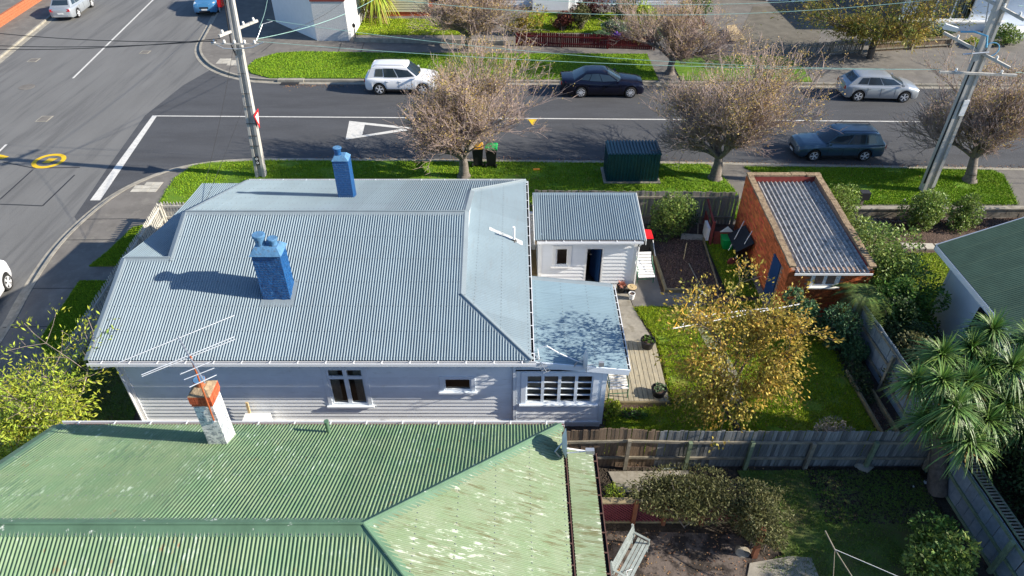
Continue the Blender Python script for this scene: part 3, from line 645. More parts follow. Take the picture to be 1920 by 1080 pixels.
# ================================================================== MAIN HOUSE (pale blue-grey roof, weatherboard)
EZ = 3.2; YF, YB, YR = 13.62, 23.5, 18.46; KR = 1.71 / (YR - YF); RZ = EZ + KR * (YR - YF)
PT = 0.0762; XM = -10.15; XL, XG = XM - 18 * PT, XM + 114 * PT; XE = XG + 26 * PT; YM = 16.8; ZM = EZ + KR * (YM - YF); HP = YF + (XE - XG); ZH = EZ + KR * (XE - XG); HB = YB - (XE - XG)
H = site('weatherboard_house', (-5.5, 18.5, GL), 'weatherboard house with the long pale blue corrugated roof and blue chimneys', 'house')
# solid body of the roof
mb = MB()
mb.slab([(XL, YF, EZ), (XM, YF, EZ), (XM, YM, ZM), (XL, YM, ZM)], .05); mb.slab([(XM, YF, EZ), (XG, YF, EZ), (XG, YR, RZ), (XM, YR, RZ)], .05)
mb.slab([(XG, YF, EZ), (XE, YF, EZ), (XG, HP, ZH)], .05); mb.slab([(XM, YR, RZ), (XG, YR, RZ), (XG, YB, EZ), (XM, YB, EZ)], .05); mb.slab([(XG, HB, ZH), (XE, YB, EZ), (XG, YB, EZ)], .05)
mb.slab([(XE, YF, EZ), (XE, YB, EZ), (XG, HB, ZH), (XG, HP, ZH)], .05)
mb.hexa([(XL + .3, YF + .05, 3.0), (XE - .05, YF + .05, 3.0), (XE - .05, YB - .05, 3.0), (XM, YB - .05, 3.0)], [(XL + .3, YF + .05, 3.06), (XE - .05, YF + .05, 3.06), (XE - .05, YB - .05, 3.06), (XM, YB - .05, 3.06)])
roof = mb.build('roof', M['under'], H)
F1 = [(XL, YF, EZ), (XM, YF, EZ), (XM, YM, ZM), (XL, YM, ZM)]
corr(roof, F1, (0, -1, -KR), M['roof'], nails=M['nail'], amp=.037); corr(roof, [(XM, YF, EZ), (XG, YF, EZ), (XG, YR, RZ), (XM, YR, RZ)], (0, -1, -KR), M['roof'], nails=M['nail'], amp=.037)
corr(roof, [(XG, YF, EZ), (XE, YF, EZ), (XG, HP, ZH)], (0, -1, -KR), M['roof'], nails=M['nail'], amp=.037)
corr(roof, [(XM, YR, RZ), (XG, YR, RZ), (XG, YB, EZ), (XM, YB, EZ)], (0, 1, -KR), M['roof'], nails=M['nail'], amp=.037); corr(roof, [(XG, HB, ZH), (XE, YB, EZ), (XG, YB, EZ)], (0, 1, -KR), M['roof'], nails=M['nail'], amp=.037)
corr(roof, [(XE, YF, EZ), (XE, YB, EZ), (XG, HB, ZH), (XG, HP, ZH)], (1, 0, -KR), M['roof'], nails=M['nail'], amp=.037)
# verandah roof sweeping down at the street end
VY, VZ = 22.95, 3.38
vf = lambda p: -0.17 * math.sin(math.pi * min(1, max(0, (p.y - YM) / (VY - YM))))
corr(roof, [(XL - .12, YM, ZM - .02), (XM - .06, YM, ZM - .02), (XM - .06, VY, VZ), (XL - .12, VY, VZ)], (0, 1, -(ZM - VZ) / (VY - YM)), M['roof'], zfun=vf, nv=14)
# flashings
capstrip(roof, (XM, YR, RZ), (XG, YR, RZ), .16, M['ridge']); capstrip(roof, (XL, YM, ZM), (XM - .05, YM, ZM), .15, M['ridge'], n1=(.3, .34))
for (p, q) in (((XM, YM - .1, ZM - .03), (XM, YR, RZ)), ((XM, YR, RZ), (XM, YB, EZ)), ((XL, YF, EZ), (XL, YM, ZM)), ((XG, HP, ZH), (XG, YR, RZ)), ((XG, YR, RZ), (XG, HB, ZH))):
    capstrip(roof, p, q, .13, M['ridge'], name='barge_flashing', n1=(.1, .1), roll=False)
capstrip(roof, (XG, HP, ZH), (XE, YF, EZ), .15, M['ridge'], name='hip_cap', n1=(.3, .3)); capstrip(roof, (XG, HB, ZH), (XE, YB, EZ), .15, M['ridge'], name='hip_cap', n1=(.3, .3))
mb = MB(); mb.hexa([(XG, HP, ZH - .1), (XG + .04, HP, ZH - .1), (XG + .04, HB, ZH - .1), (XG, HB, ZH - .1)], [(XG, YR - .05, RZ - .02), (XG + .04, YR - .05, RZ - .02), (XG + .04, YR + .05, RZ - .02), (XG, YR + .05, RZ - .02)]); mb.build('gable_wall', M['trim'], H)
mb = MB(); mb.hexa([(XM + .1, YF + .6, 3.0), (XM + .16, YF + .6, 3.0), (XM + .16, YB - .5, 3.0), (XM + .1, YB - .5, 3.0)], [(XM + .1, YR - .1, RZ - .1), (XM + .16, YR - .1, RZ - .1), (XM + .16, YR + .1, RZ - .1), (XM + .1, YR + .1, RZ - .1)]); mb.build('gable_wall', M['trim'], H)
gutter(H, (XL, YF - .005, EZ - .01), (XE + .14, YF - .005, EZ - .01), (0, -1, 0), M['gutter'], .8, w=.10)
gutter(H, (XE + .005, YF, EZ - .01), (XE + .005, YB, EZ - .01), (1, 0, 0), M['gutter'], .6, w=.075)
gutter(H, (XM, YB + .005, EZ - .01), (XE, YB + .005, EZ - .01), (0, 1, 0), M['gutter'], .9)
mb = MB(); mb.tube([(XL + .05, YF - .06, 3.1), (XL + .05, YF - .06, 2.95), (-11.06, 13.9, 2.75), (-11.06, 13.9, .4)], .035, 8); mb.build('downpipe', M['gutter'], H)
# walls
Y0 = 14.0
def hp(px0, px1, pyt, pyb, Y): return GD(px0, (pyt + pyb) / 2, Y).x, GD(px1, (pyt + pyb) / 2, Y).x, GD(px0, pyb, Y).z, GD(px0, pyt, Y).z
w1 = hp(617, 686, 691, 757, Y0); w2 = hp(832, 884, 709, 731, Y0); w3 = hp(986, 1111, 703, 754, 13.95)
WB = .42
h1 = (w1[0] + 11, w1[1] + 11, w1[2], w1[3]); h2 = (w2[0] + 11, w2[1] + 11, w2[2], w2[3]); h3 = (w3[0] - .1, w3[1] - .1, w3[2], w3[3])
wall = backing(H, (-11.0, Y0), (.06, Y0), .0, 3.02, M['weather'], (h1, h2)); clad(wall, (-11.0, Y0), (.02, Y0), WB, 3.0, M['weather'], (h1, h2))
w = window(H, (-11, Y0), (.06, Y0), *h1, cols=2, m=M['trim'], topfan=.36, curtain=((h1[0] + .02, h1[0] + .3, h1[3], h1[2] - .1), (h1[1] - .32, h1[1] - .1, h1[3], h1[2])))
window(H, (-11, Y0), (.06, Y0), *h2, cols=1, m=M['trim'], fr=.05)
ann = backing(H, (.1, 13.95), (2.65, 13.95), .0, 2.62, M['weather'], (h3,)); clad(ann, (.12, 13.95), (2.62, 13.95), WB, 2.6, M['weather'], (h3,))
window(H, (.1, 13.95), (2.65, 13.95), *h3, cols=4, rows=(.25, .5, .75), m=M['trim'], fr=.045, arch=.14, D=.5, curtain=((h3[0] + .04, h3[0] + .46, h3[3], h3[2] + .3), (h3[0] + .5, h3[0] + .93, h3[3], h3[2] + .24, M['lit_room']), (h3[0] + .97, h3[0] + 1.38, h3[3], h3[2] + .3, M['lit_room'])))  # the two tan panels are added to give the panes a lit interior
mb = MB(); mb.box(-11.06, -10.94, Y0 - .05, Y0 + .02, .3, 3.02); mb.build('corner_board', M['white'], H)
mb = MB(); mb.box(.03, .11, Y0 - .1, Y0 + .02, .3, 3.02); mb.build('corner_board', M['trim'], H)
mb = MB(); mb.box(2.57, 2.70, 13.9, 14.0, .3, 2.68); mb.build('corner_board', M['trim'], H)
mb = MB(); mb.box(-11.05, .02, Y0 - .06, Y0 + .03, .33, .415); mb.build('base_board', M['white'], H)
mb = MB(); mb.box(.12, 2.66, 13.89, 13.98, .33, .415); mb.build('base_board', M['trim'], H)
mb = MB(); mb.box(-10.98, 2.6, Y0 + .01, Y0 + .1, -.1, .34); mb.build('foundation', M['block'], H)
for x in (-9, -7, -5, -3, -1, 1.2):
    mb = MB(); mb.box(x, x + .3, Y0 - .005, Y0 + .02, .14, .26); mb.build('vent', M['dark'], H)
for a, b in (((2.65, 13.95), (2.65, 17.4)), ((2.65, 17.4), (.1, 17.4)), ((.1, 17.4), (.1, 22.9)), ((.1, 22.9), (-9.9, 22.9)), ((-9.9, 22.9), (-9.9, 16.3)), ((-11, 16.3), (-11, Y0)), ((-9.9, 16.3), (-11, 16.3))):
    backing(H, a, b, 0, 2.68 if a[0] > 2 or b[0] > 2 or a == (2.65, 17.4) else 3.02, M['weather'])
clad(ann, (2.65, 13.99), (2.65, 17.38), WB, 2.6, M['weather'])
for y in (17.2, 19.8, 22.7):
    mb = MB(); mb.box(-11.62, -11.52, y, y + .1, 0, 3.3 if y > 17.5 else 3.9); mb.build('verandah_post', M['white'], H)
# annex roof (sheets run left-right, falling to the right)
A = [(.42, 13.86, 2.95), (3.24, 13.86, 2.62), (3.24, 17.7, 2.62), (.42, 17.7, 2.95)]
mb = MB(); mb.slab(A, .05); mb.box(.1, 3.2, 13.88, 17.6, 2.54, 2.56); ar = mb.build('annex_roof', M['under'], H)
corr(ar, A, (1, 0, -.117), M['roof2'], nails=M['nail'], amp=.037)
capstrip(ar, (.42, 17.66, 2.96), (3.2, 17.66, 2.63), .12, M['ridge'], name='flashing', n1=(.05, .05), roll=False)
mb = MB(); mb.slab([(.42, 13.85, 2.975), (3.3, 13.85, 2.64), (3.3, 13.82, 2.64), (.42, 13.82, 2.975)], .2); mb.build('barge_board', M['trim'], ar)
gutter(H, (3.25, 13.9, 2.6), (3.25, 17.7, 2.6), (1, 0, 0), M['gutter'], .35, w=.065)
# vent pipe with white flashing on the hip
mb = MB(); c = Vector((.08, 0, 0)); p0 = Vector((.06, 19.15, EZ + KR * (XE - .06) + .02))
mb.tube([p0, p0 + Vector((0, 0, .55))], .045, 10); v = mb.build('vent_pipe', M['white'], H, smooth=True)
mb = MB(); mb.slab([(-.75, 19.35, EZ + KR * (XE + .75) + .045), (.35, 19.25, EZ + KR * (XE - .35) + .045), (.35, 19.0, EZ + KR * (XE - .35) + .045), (-.75, 19.6 - .08, EZ + KR * (XE + .75) + .045)], .01); mb.build('flashing', M['white'], v)
mb = MB(); mb.lathe(p0 - Vector((0, 0, .02)), [(.12, 0), (.07, .06), (.05, .09)], 10); mb.build('collar', M['black'], v)

def rough_prism(mb, x0, x1, y0, y1, z0, z1, nx=8, nz=14, j=.008, top=True):
    """box whose faces carry a slight masonry unevenness"""
    def face(P, U, V, n, nu, nv):
        b = len(mb.v); vs = []
        for i in range(nu + 1):
            for k in range(nv + 1):
                d = 0 if i in (0, nu) or k in (0, nv) else random.uniform(-j, j)
                vs.append(P + U * (i / nu) + V * (k / nv) + n * d)
        mb.add(vs, [(i * (nv + 1) + k, (i + 1) * (nv + 1) + k, (i + 1) * (nv + 1) + k + 1, i * (nv + 1) + k + 1) for i in range(nu) for k in range(nv)])
    X, Yv, Z = Vector((x1 - x0, 0, 0)), Vector((0, y1 - y0, 0)), Vector((0, 0, z1 - z0)); P = Vector((x0, y0, z0))
    face(P, X, Z, Vector((0, -1, 0)), nx, nz); face(P + Yv, X, Z, Vector((0, 1, 0)), nx, nz); face(P, Yv, Z, Vector((-1, 0, 0)), nx, nz); face(P + X, Yv, Z, Vector((1, 0, 0)), nx, nz)
    if top: face(P + Z, X, Yv, Vector((0, 0, 1)), 2, 2)
def pot(parent, c, r, h, m, name='chimney_pot', flare=1.05):
    mb = MB(); mb.lathe(c, [(r * .82, 0), (r * .78, h * .6), (r * flare, h * .85), (r * flare, h), (r * .95, h), (r * .8, h * .8), (r * .7, h * .3)], 18, cap=True); o = mb.build(name, m, parent, smooth=True); mb = MB(); mb.lathe(c, [(r * flare * .96, h + .001), (r * flare * .9, h + .012)], 18); mb.build('pot_cap', M['bluecap'], o); return o
# big blue chimney
mb = MB(); CX0, CX1, CY0, CY1 = -7.12, -6.34, 15.42, 15.98; rough_prism(mb, CX0, CX1, CY0, CY1, 3.7, 5.42, 9, 20, .012)
ch = mb.build('chimney', M['bluebrick'], H, smooth=True)
mb = MB(); mb.hexa([(CX0 - .05, CY0 - .05, 5.42), (CX1 + .05, CY0 - .05, 5.42), (CX1 + .05, CY1 + .05, 5.42), (CX0 - .05, CY1 + .05, 5.42)], [(CX0 + .08, CY0 + .12, 5.6), (CX1 - .08, CY0 + .12, 5.6), (CX1 - .08, CY1 - .1, 5.6), (CX0 + .08, CY1 - .1, 5.6)]); mb.build('cap', M['bluecap'], ch)
pot(ch, (-6.9, 15.72, 5.58), .17, .34, M['bluecap']); pot(ch, (-6.55, 15.72, 5.58), .14, .22, M['bluecap'])
mb = MB(); z = EZ + KR * (CY0 - YF)
mb.slab([(CX0 - .06, CY0 - .22, z - .2 * KR + .035), (CX1 + .1, CY0 - .22, z - .2 * KR + .035), (CX1 + .1, CY0 + .02, z + .06), (CX0 - .06, CY0 + .02, z + .06)], .02)
mb.slab([(CX1 + .005, CY0, z + .05), (CX1 + .11, CY0, z + .05), (CX1 + .11, CY1 + .1, z + .05 + KR * .65), (CX1 + .005, CY1 + .1, z + .05 + KR * .65)], .02); mb.build('flashing', M['ridge'], ch)
# slim blue chimney behind the ridge
mb = MB(); rough_prism(mb, -5.92, -5.4, 20.5, 20.95, 4.0, 5.62, 5, 14, .006); ch = mb.build('chimney', M['bluebrick'], H, smooth=True)
mb = MB(); mb.hexa([(-5.94, 20.48, 5.62), (-5.38, 20.48, 5.62), (-5.38, 20.97, 5.62), (-5.94, 20.97, 5.62)], [(-5.84, 20.58, 5.76), (-5.5, 20.58, 5.76), (-5.5, 20.87, 5.76), (-5.84, 20.87, 5.76)]); mb.build('cap', M['bluecap'], ch)
pot(ch, (-5.74, 20.72, 5.74), .14, .26, M['bluebrick'], flare=1.05)
mb = MB(); mb.slab([(-6.0, 20.4, 4.27), (-5.3, 20.4, 4.27), (-5.3, 21.0, 4.06), (-6.0, 21.0, 4.06)], .02); mb.build('flashing', M['ridge'], ch)
# dish, aerial and cable on the annex edge
d = MB(); cx, cy, cz = 2.02, 13.8, 3.05
mb = MB(); n = 20; vs = [(cx - .05, cy, cz)]
for r_, o in ((.5, .02), (1, .1)):
    for k in range(n): a = 2 * math.pi * k / n; vs.append((cx - .07 + o, cy + math.cos(a) * .3 * r_, cz + math.sin(a) * .34 * r_))
fs = [(0, 1 + k, 1 + (k + 1) % n) for k in range(n)] + [(1 + k, 1 + n + k, 1 + n + (k + 1) % n, 1 + (k + 1) % n) for k in range(n)]
mb.add(vs, fs); dsh = mb.build('satellite_dish', M['dish'], H, smooth=True); mb = MB()
mb.tube([(cx - .3, 13.84, 2.75), (cx - .22, 13.8, 3.0), (cx - .06, 13.8, cz)], .022, 6); mb.tube([(cx - .05, cy, cz - .2), (cx + .42, cy - .02, cz - .12)], .014, 5); mb.box(cx + .38, cx + .52, cy - .05, cy + .04, cz - .2, cz - .06); mb.build('bracket', M['metal'], dsh)
mb = MB(); mb.tube([(.75, 13.9, 3.0), (.7, 13.95, 3.35), (.95, 13.95, 3.45), (1.3, 13.92, 3.2), (1.75, 13.85, 3.0), (1.95, 13.8, 2.95)], .016, 5); mb.build('cable', M['gutter'], H)
mb = MB()
p, q = Vector((.62, 14.1, 3.0)), Vector((.95, 13.55, 2.85)); mb.bar(p, q, .02, .02)
for i in range(9):
    c = p.lerp(q, i / 8); mb.bar(c - Vector((.1, .05, 0)), c + Vector((.1, .05, 0)), .012, .012)
mb.build('aerial', M['metal'], H)

# ================================================================== WHITE SHED
S = site('white_shed', (2.8, 21.9, GL), 'small white weatherboard shed with open blue door and ribbed blue roof', 'shed')
SY = 20.85; sx0, sx1 = 1.02, 4.55
sd_ = hp(1099, 1127, 466, 530, SY); dh = (sd_[0] - sx0, sd_[1] - sx0, .2, sd_[3]); sw = hp(1042, 1065, 465, 497, SY); wh = (sw[0] - sx0, sw[1] - sx0, sw[2], sw[3])
wl_ = backing(S, (sx0, SY), (sx1, SY), 0, 2.4, M['whitewb'], (dh, wh)); clad(wl_, (sx0, SY), (sx1, SY), .15, 2.38, M['whitewb'], (dh, wh), step=.16)
wl2 = backing(S, (sx0, 23.1), (sx0, SY), 0, 2.5, M['whitewb']); clad(wl2, (sx0, 23.1), (sx0, SY), .15, 2.45, M['whitewb'], step=.16)
backing(S, (sx1, SY), (sx1, 23.1), 0, 2.5, M['whitewb']); backing(S, (sx1, 23.1), (sx0, 23.1), 0, 2.6, M['whitewb'])
mb = MB(); mb.box(sx0 - .03, sx0 + .09, SY - .04, SY + .0, .12, 2.4); mb.build('corner_board', M['white'], S)
mb = MB(); mb.box(sx1 - .09, sx1 + .03, SY - .04, SY + .0, .12, 2.4); mb.build('corner_board', M['white'], S)
window(S, (sx0, SY), (sx1, SY), *wh, cols=1, m=M['white'], fr=.05, arch=.12)
mb = MB(); L, f = wall_frame((sx0, SY), (sx1, SY)); a, b_, z0_, z1_ = dh
wbox(mb, f, a - .07, a, -.06, .035, .12, z1_ + .07); wbox(mb, f, b_, b_ + .07, -.06, .035, .12, z1_ + .07); wbox(mb, f, a, b_, -.06, .035, z1_, z1_ + .07); dr = mb.build('door_frame', M['white'], S)
mb = MB(); p = Vector(f(b_ - .03, -.06, .2)); q = p + Vector((-.28, .72, 0)); mb.bar(p + Vector((0, 0, (z1_ - .2) / 2)), q + Vector((0, 0, (z1_ - .2) / 2)), .04, z1_ - .22); door = mb.build('door', M['bluedoor'], S)
mb = MB(); mb.tube([q + Vector((.02, -.1, .95)), q + Vector((-.06, -.1, .95)), q + Vector((-.06, .0, .95))], .012, 5); mb.build('handle', M['chrome'], door)
mb = MB(); wbox(mb, f, .05, 3.4, -2.1, -.125, .13, .16); mb.build('floor', M['patio'], S)
SB, SFz = (23.25, 2.76), (20.55, 2.44)
RS = [(.86, 20.55, 2.44), (4.72, 20.55, 2.44), (4.72, 23.25, 2.76), (.86, 23.25, 2.76)]
mb = MB(); mb.slab(RS, .05); sr = mb.build('roof', M['under'], S); corr(sr, RS, (0, -1, -.12), M['roof'], pitch=.084, amp=.042)
for (x0, x1) in ((.80, 1.03), (4.58, 4.78)):
    mb = MB(); mb.slab([(x0, 20.53, 2.475), (x1, 20.53, 2.475), (x1, 23.27, 2.80), (x0, 23.27, 2.80)], .008); mb.build('barge_flashing', M['roof'], sr)
mb = MB(); mb.slab([(.80, 23.12, 2.786), (4.78, 23.12, 2.786), (4.78, 23.3, 2.806), (.8, 23.3, 2.806)], .008); mb.build('ridge_cap', M['roof'], sr)
for x in (.79, 4.785):
    mb = MB(); mb.hexa([(x, 20.5, 2.28), (x + .02, 20.5, 2.28), (x + .02, 23.3, 2.6), (x, 23.3, 2.6)], [(x, 20.5, 2.48), (x + .02, 20.5, 2.48), (x + .02, 23.3, 2.8), (x, 23.3, 2.8)]); mb.build('barge_board', M['white'], sr)
gutter(S, (.9, 20.545, 2.43), (4.7, 20.545, 2.43), (0, -1, 0), M['gutter'], .7, w=.09, h=.07)
mb = MB(); mb.tube([(4.66, 20.5, 2.36), (4.68, 20.7, 2.2), (4.62, 20.79, 2.0), (4.62, 20.79, .2)], .03, 6); mb.build('downpipe', M['white'], S)
# side gate between house and shed
g = site('side_gate', (.55, 23.2, GL), 'white ledged gate between the house and the small shed', 'gate')
for i in range(5):
    mb = MB(); x = .13 + i * .165; mb.box(x, x + .16, 23.2, 23.225, .2, 1.85); mb.build('board', M['white'], g)
for z in (.4, 1.1, 1.75):
    mb = MB(); mb.box(.12, .96, 23.14, 23.198, z, z + .07); mb.build('rail', M['white'], g)
mb = MB(); mb.box(.1, .98, 23.1, 23.26, 1.9, 1.98); mb.build('rail', M['white'], g)
mb = MB(); mb.bar((.2, 23.13, .45), (.85, 23.13, 1.1), .02, .03); mb.bar((.2, 23.13, 1.15), (.85, 23.13, 1.75), .02, .03); mb.build('brace', M['white'], g)

# ================================================================== BRICK GARAGE
B = site('brick_garage', (10.9, 21.9, GL), 'orange brick garage with fibre cement roof behind parapets and blue side door', 'garage')
bx0, bx1, by0, by1 = 9.45, 12.35, 18.95, 24.8
def topz(y): return 2.42 + (y - by0) / (by1 - by0) * .36
bricks = []
gw = hp(1524, 1569, 514, 535, by0); gwin = (gw[0] - .0, gw[1], gw[2], gw[3])
mb = MB(); mb.box(bx0 + .02, bx1 - .02, by0 + .02, by0 + .2, 0, 2.3)
mb.hexa([(bx0 + .012, by0 + .2, 0), (bx0 + .2, by0 + .2, 0), (bx0 + .2, by1 - .01, 0), (bx0 + .012, by1 - .01, 0)], [(bx0 + .012, by0 + .2, topz(by0) - .01), (bx0 + .2, by0 + .2, topz(by0) - .01), (bx0 + .2, by1 - .01, topz(by1)), (bx0 + .012, by1 - .01, topz(by1))])
mb.hexa([(bx1 - .2, by0 + .2, 0), (bx1, by0 + .2, 0), (bx1, by1 - .01, 0), (bx1 - .2, by1 - .01, 0)], [(bx1 - .2, by0 + .2, topz(by0) - .01), (bx1, by0 + .2, topz(by0) - .01), (bx1, by1 - .01, topz(by1)), (bx1 - .2, by1 - .01, topz(by1))])
mb.box(bx0 + .2, bx1 - .2, by1 - .2, by1 - .01, 0, topz(by1)); bw = mb.build('wall', M['mortar'], B)
z = .14; k = 0
DY0, DY1 = 19.65, 20.38
while z < 2.75:
    off = .12 if k % 2 else 0
    y = by0 + .0 + off - .12
    while y < by1:
        a, b2 = max(y, by0 + .002), min(y + .228, by1)
        if b2 - a > .05 and z + .076 < topz((a + b2) / 2) and not (b2 > DY0 and a < DY1 and z < 2.02): bricks.append(((bx0, (a + b2) / 2, z + .038), (bx0 - .0, bx0 + .06, a, b2, z, z + .074)))
        y += .24
    x = bx0 + .062 + (.12 if k % 2 else 0) - .12
    while x < bx1 - .03:
        a, b2 = max(x, bx0 + .062), min(x + .228, bx1)
        if b2 - a > .05 and z < 2.24 and not (b2 > gwin[0] - .1 and a < gwin[1] + .1 and gwin[2] - .1 < z < gwin[3] + .1): bricks.append((((a + b2) / 2, by0, z + .038), (a, b2, by0, by0 + .06, z, z + .074)))
        x += .24
    z += .086; k += 1
cp = Vector((0, 0, CAM_H)); bricks.sort(key=lambda t: (Vector(t[0]) - cp).length + (1.3 - t[0][2] if t[0][2] < 1.3 else 0) * 2)
for c, bb in bricks[:295]:
    j = random.uniform(-.006, .003); mb = MB(); mb.box(bb[0] + (j if c[0] == bx0 else 0), bb[1], bb[2] + (j if c[0] != bx0 else 0), bb[3], bb[4], bb[5]); mb.build('brick', M['brick'], bw, fix=False)
mb = MB()
for c, bb in bricks[295:]:
    j = random.uniform(-.006, .003); mb.box(bb[0] + (j if c[0] == bx0 else 0), bb[1], bb[2] + (j if c[0] != bx0 else 0), bb[3], bb[4], bb[5])
tag(mb.build('brick_courses', M['brickmany'], bw, fix=False), kind='stuff')
# copings
def coping(p, q, w):
    p, q = Vector(p), Vector(q); n = int((q - p).length / .6) + 1
    for i in range(n):
        a = p.lerp(q, i / n); b2 = p.lerp(q, (i + 1) / n); j = Vector((random.uniform(-.012, .012), random.uniform(-.012, .012), random.uniform(-.006, .006)))
        mb = MB(); mb.bar(a + j, b2 + j - (b2 - a) * .02, w, .07); mb.build('coping', M['lichen'], B)
coping((bx0 + .1, by0, topz(by0) + .035), (bx0 + .1, by1 - .2, topz(by1) + .025), .23); coping((bx1 - .1, by0, topz(by0) + .03), (bx1 - .1, by1 - .2, topz(by1) + .03), .23); coping((bx0 - .02, by1 - .09, topz(by1) + .04), (bx1 + .03, by1 - .09, topz(by1) + .04), .24)
mb = MB(); mb.box(bx0 + .2, bx1 - .2, by1 - .212, by1 - .2, 2.3, topz(by1) - .0); mb.box(bx1 - .212, bx1 - .2, by0 + .2, by1 - .212, 2.1, 2.43); mb.build('parapet_lining', M['redpaint'], B)
GR = [(bx0 + .2, by0 - .12, 2.24), (bx1 - .215, by0 - .12, 2.24), (bx1 - .215, by1 - .215, 2.50), (bx0 + .2, by1 - .215, 2.50)]
corr(B, GR, (0, -1, -.045), M['asbestos'], pitch=.172, amp=.07, per=5, S=8)
mb = MB(); mb.slab([tuple(Vector(v) - Vector((0, 0, .03))) for v in GR], .03); mb.build('roof', M['under'], B)
mb = MB(); mb.box(bx0 + .15, bx1 - .1, by0 - .16, by0 - .13, 2.2, 2.27); mb.build('fascia', M['white'], B)
window(B, (bx0, by0), (bx1, by0), gwin[0] - bx0, gwin[1] - bx0, gwin[2], gwin[3], cols=2, m=M['white'], fr=.05, arch=.08, room=False)
mb = MB(); mb.box(gwin[0], gwin[1], by0 + .021, by0 + .03, gwin[2], gwin[3]); mb.build('window_backing', M['dark'], B)
mb = MB(); mb.box(bx0 - .02, bx0 + .05, DY0, DY1, .13, 2.0); dd = mb.build('door', M['bluedoor'], B)
mb = MB(); mb.lathe((bx0 - .05, DY0 + .12, 1.05), [(.03, -.0), (.035, .03), (.02, .05)], 8, axis='x'); mb.build('handle', M['chrome'], dd)
mb = MB(); mb.box(bx0 - .22, bx0 - .02, by0, by1 - .4, 0, GL + .16); mb.build('foundation', M['block'], B)

# ================================================================== GREEN-ROOFED NEIGHBOUR
N = site('green_roofed_house', (-4.5, 7.4, GL), 'neighbouring house with weathered green corrugated hip roof in the foreground', 'house')
ge, gr_, gz0, gz1 = 11.35, 7.4, 3.2, 5.0; gk = (gz1 - gz0) / (ge - gr_); nx0, nx1 = -11.15, 1.2; hx = nx1 - (ge - gr_)
P1 = [(nx0, ge, gz0), (nx1, ge, gz0), (hx, gr_, gz1), (nx0, gr_, gz1)]; P2 = [(nx0, gr_, gz1), (hx, gr_, gz1), (nx1, 3.45, gz0), (nx0, 3.45, gz0)]; P3 = [(nx1, ge, gz0), (nx1, 3.45, gz0), (hx, gr_, gz1)]
mb = MB(); [mb.slab(p, .06) for p in (P1, P2, P3)]; gr = mb.build('roof', M['under'], N)
corr(gr, P1, (0, 1, -gk), M['groof'], nails=M['nail']); corr(gr, P2, (0, -1, -gk), M['groof'], nails=M['nail']); corr(gr, P3, (1, 0, -gk), M['groof2'], nails=M['nail'])
capstrip(gr, (nx0, gr_, gz1), (hx, gr_, gz1), .2, M['gridge'], n1=(.42, .42)); capstrip(gr, (hx, gr_, gz1), (nx1, ge, gz0), .17, M['gridge'], name='hip_cap', n1=(.36, .36)); capstrip(gr, (hx, gr_, gz1), (nx1, 3.45, gz0), .17, M['gridge'], name='hip_cap', n1=(.36, .36))
capstrip(gr, (nx0 + .06, ge, gz0), (nx0 + .06, gr_, gz1), .2, M['gridge'], name='barge_flashing', n1=(.06, .06), roll=False); capstrip(gr, (nx0 + .06, gr_, gz1), (nx0 + .06, 3.45, gz0), .2, M['gridge'], name='barge_flashing', n1=(.06, .06), roll=False)
gutter(N, (nx0, ge + .005, gz0 - .01), (nx1 + .1, ge + .005, gz0 - .01), (0, 1, 0), M['gutter'], .9, inner=M['brownmetal'])
gutter(N, (nx1 + .005, 3.45, gz0 - .01), (nx1 + .005, ge, gz0 - .01), (1, 0, 0), M['brownmetal'], .5, w=.06, h=.08, inner=M['brownmetal'])
AD = [(1.32, 3.6, 3.0), (1.95, 3.6, 2.84), (1.95, 10.75, 2.84), (1.32, 10.75, 3.0)]
mb = MB(); mb.slab(AD, .05); lr = mb.build('lean_to_roof', M['under'], N); corr(lr, AD, (1, 0, -.25), M['groof2'], per=8)
mb = MB(); mb.hexa([(1.3, 10.76, 2.85), (2.0, 10.76, 2.68), (2.0, 10.8, 2.68), (1.3, 10.8, 2.85)], [(1.3, 10.76, 3.04), (2.0, 10.76, 2.88), (2.0, 10.8, 2.88), (1.3, 10.8, 3.04)]); mb.build('barge_board', M['white'], lr)
gutter(N, (1.955, 3.6, 2.83), (1.955, 10.78, 2.83), (1, 0, 0), M['brownmetal'], .5, w=.08, h=.07)
for a, b2, zt in (((-10.8, 10.9), (.9, 10.9), 3.1), ((.9, 10.9), (.9, 4), 3.1), ((-10.8, 4), (-10.8, 10.9), 3.1), ((.9, 4), (-10.8, 4), 3.1), ((1.0, 10.6), (1.85, 10.6), 2.75), ((1.85, 4), (1.85, 10.6), 2.75)):
    backing(N, b2, a, 0, zt, M['stonewall'])
mb = MB(); mb.hexa([(-10.95, 10.9, 3.05), (-10.85, 10.9, 3.05), (-10.85, 3.9, 3.05), (-10.95, 3.9, 3.05)], [(-10.95, 7.5, 4.8), (-10.85, 7.5, 4.8), (-10.85, 7.3, 4.8), (-10.95, 7.3, 4.8)]); mb.build('gable_wall', M['stonewall'], N)
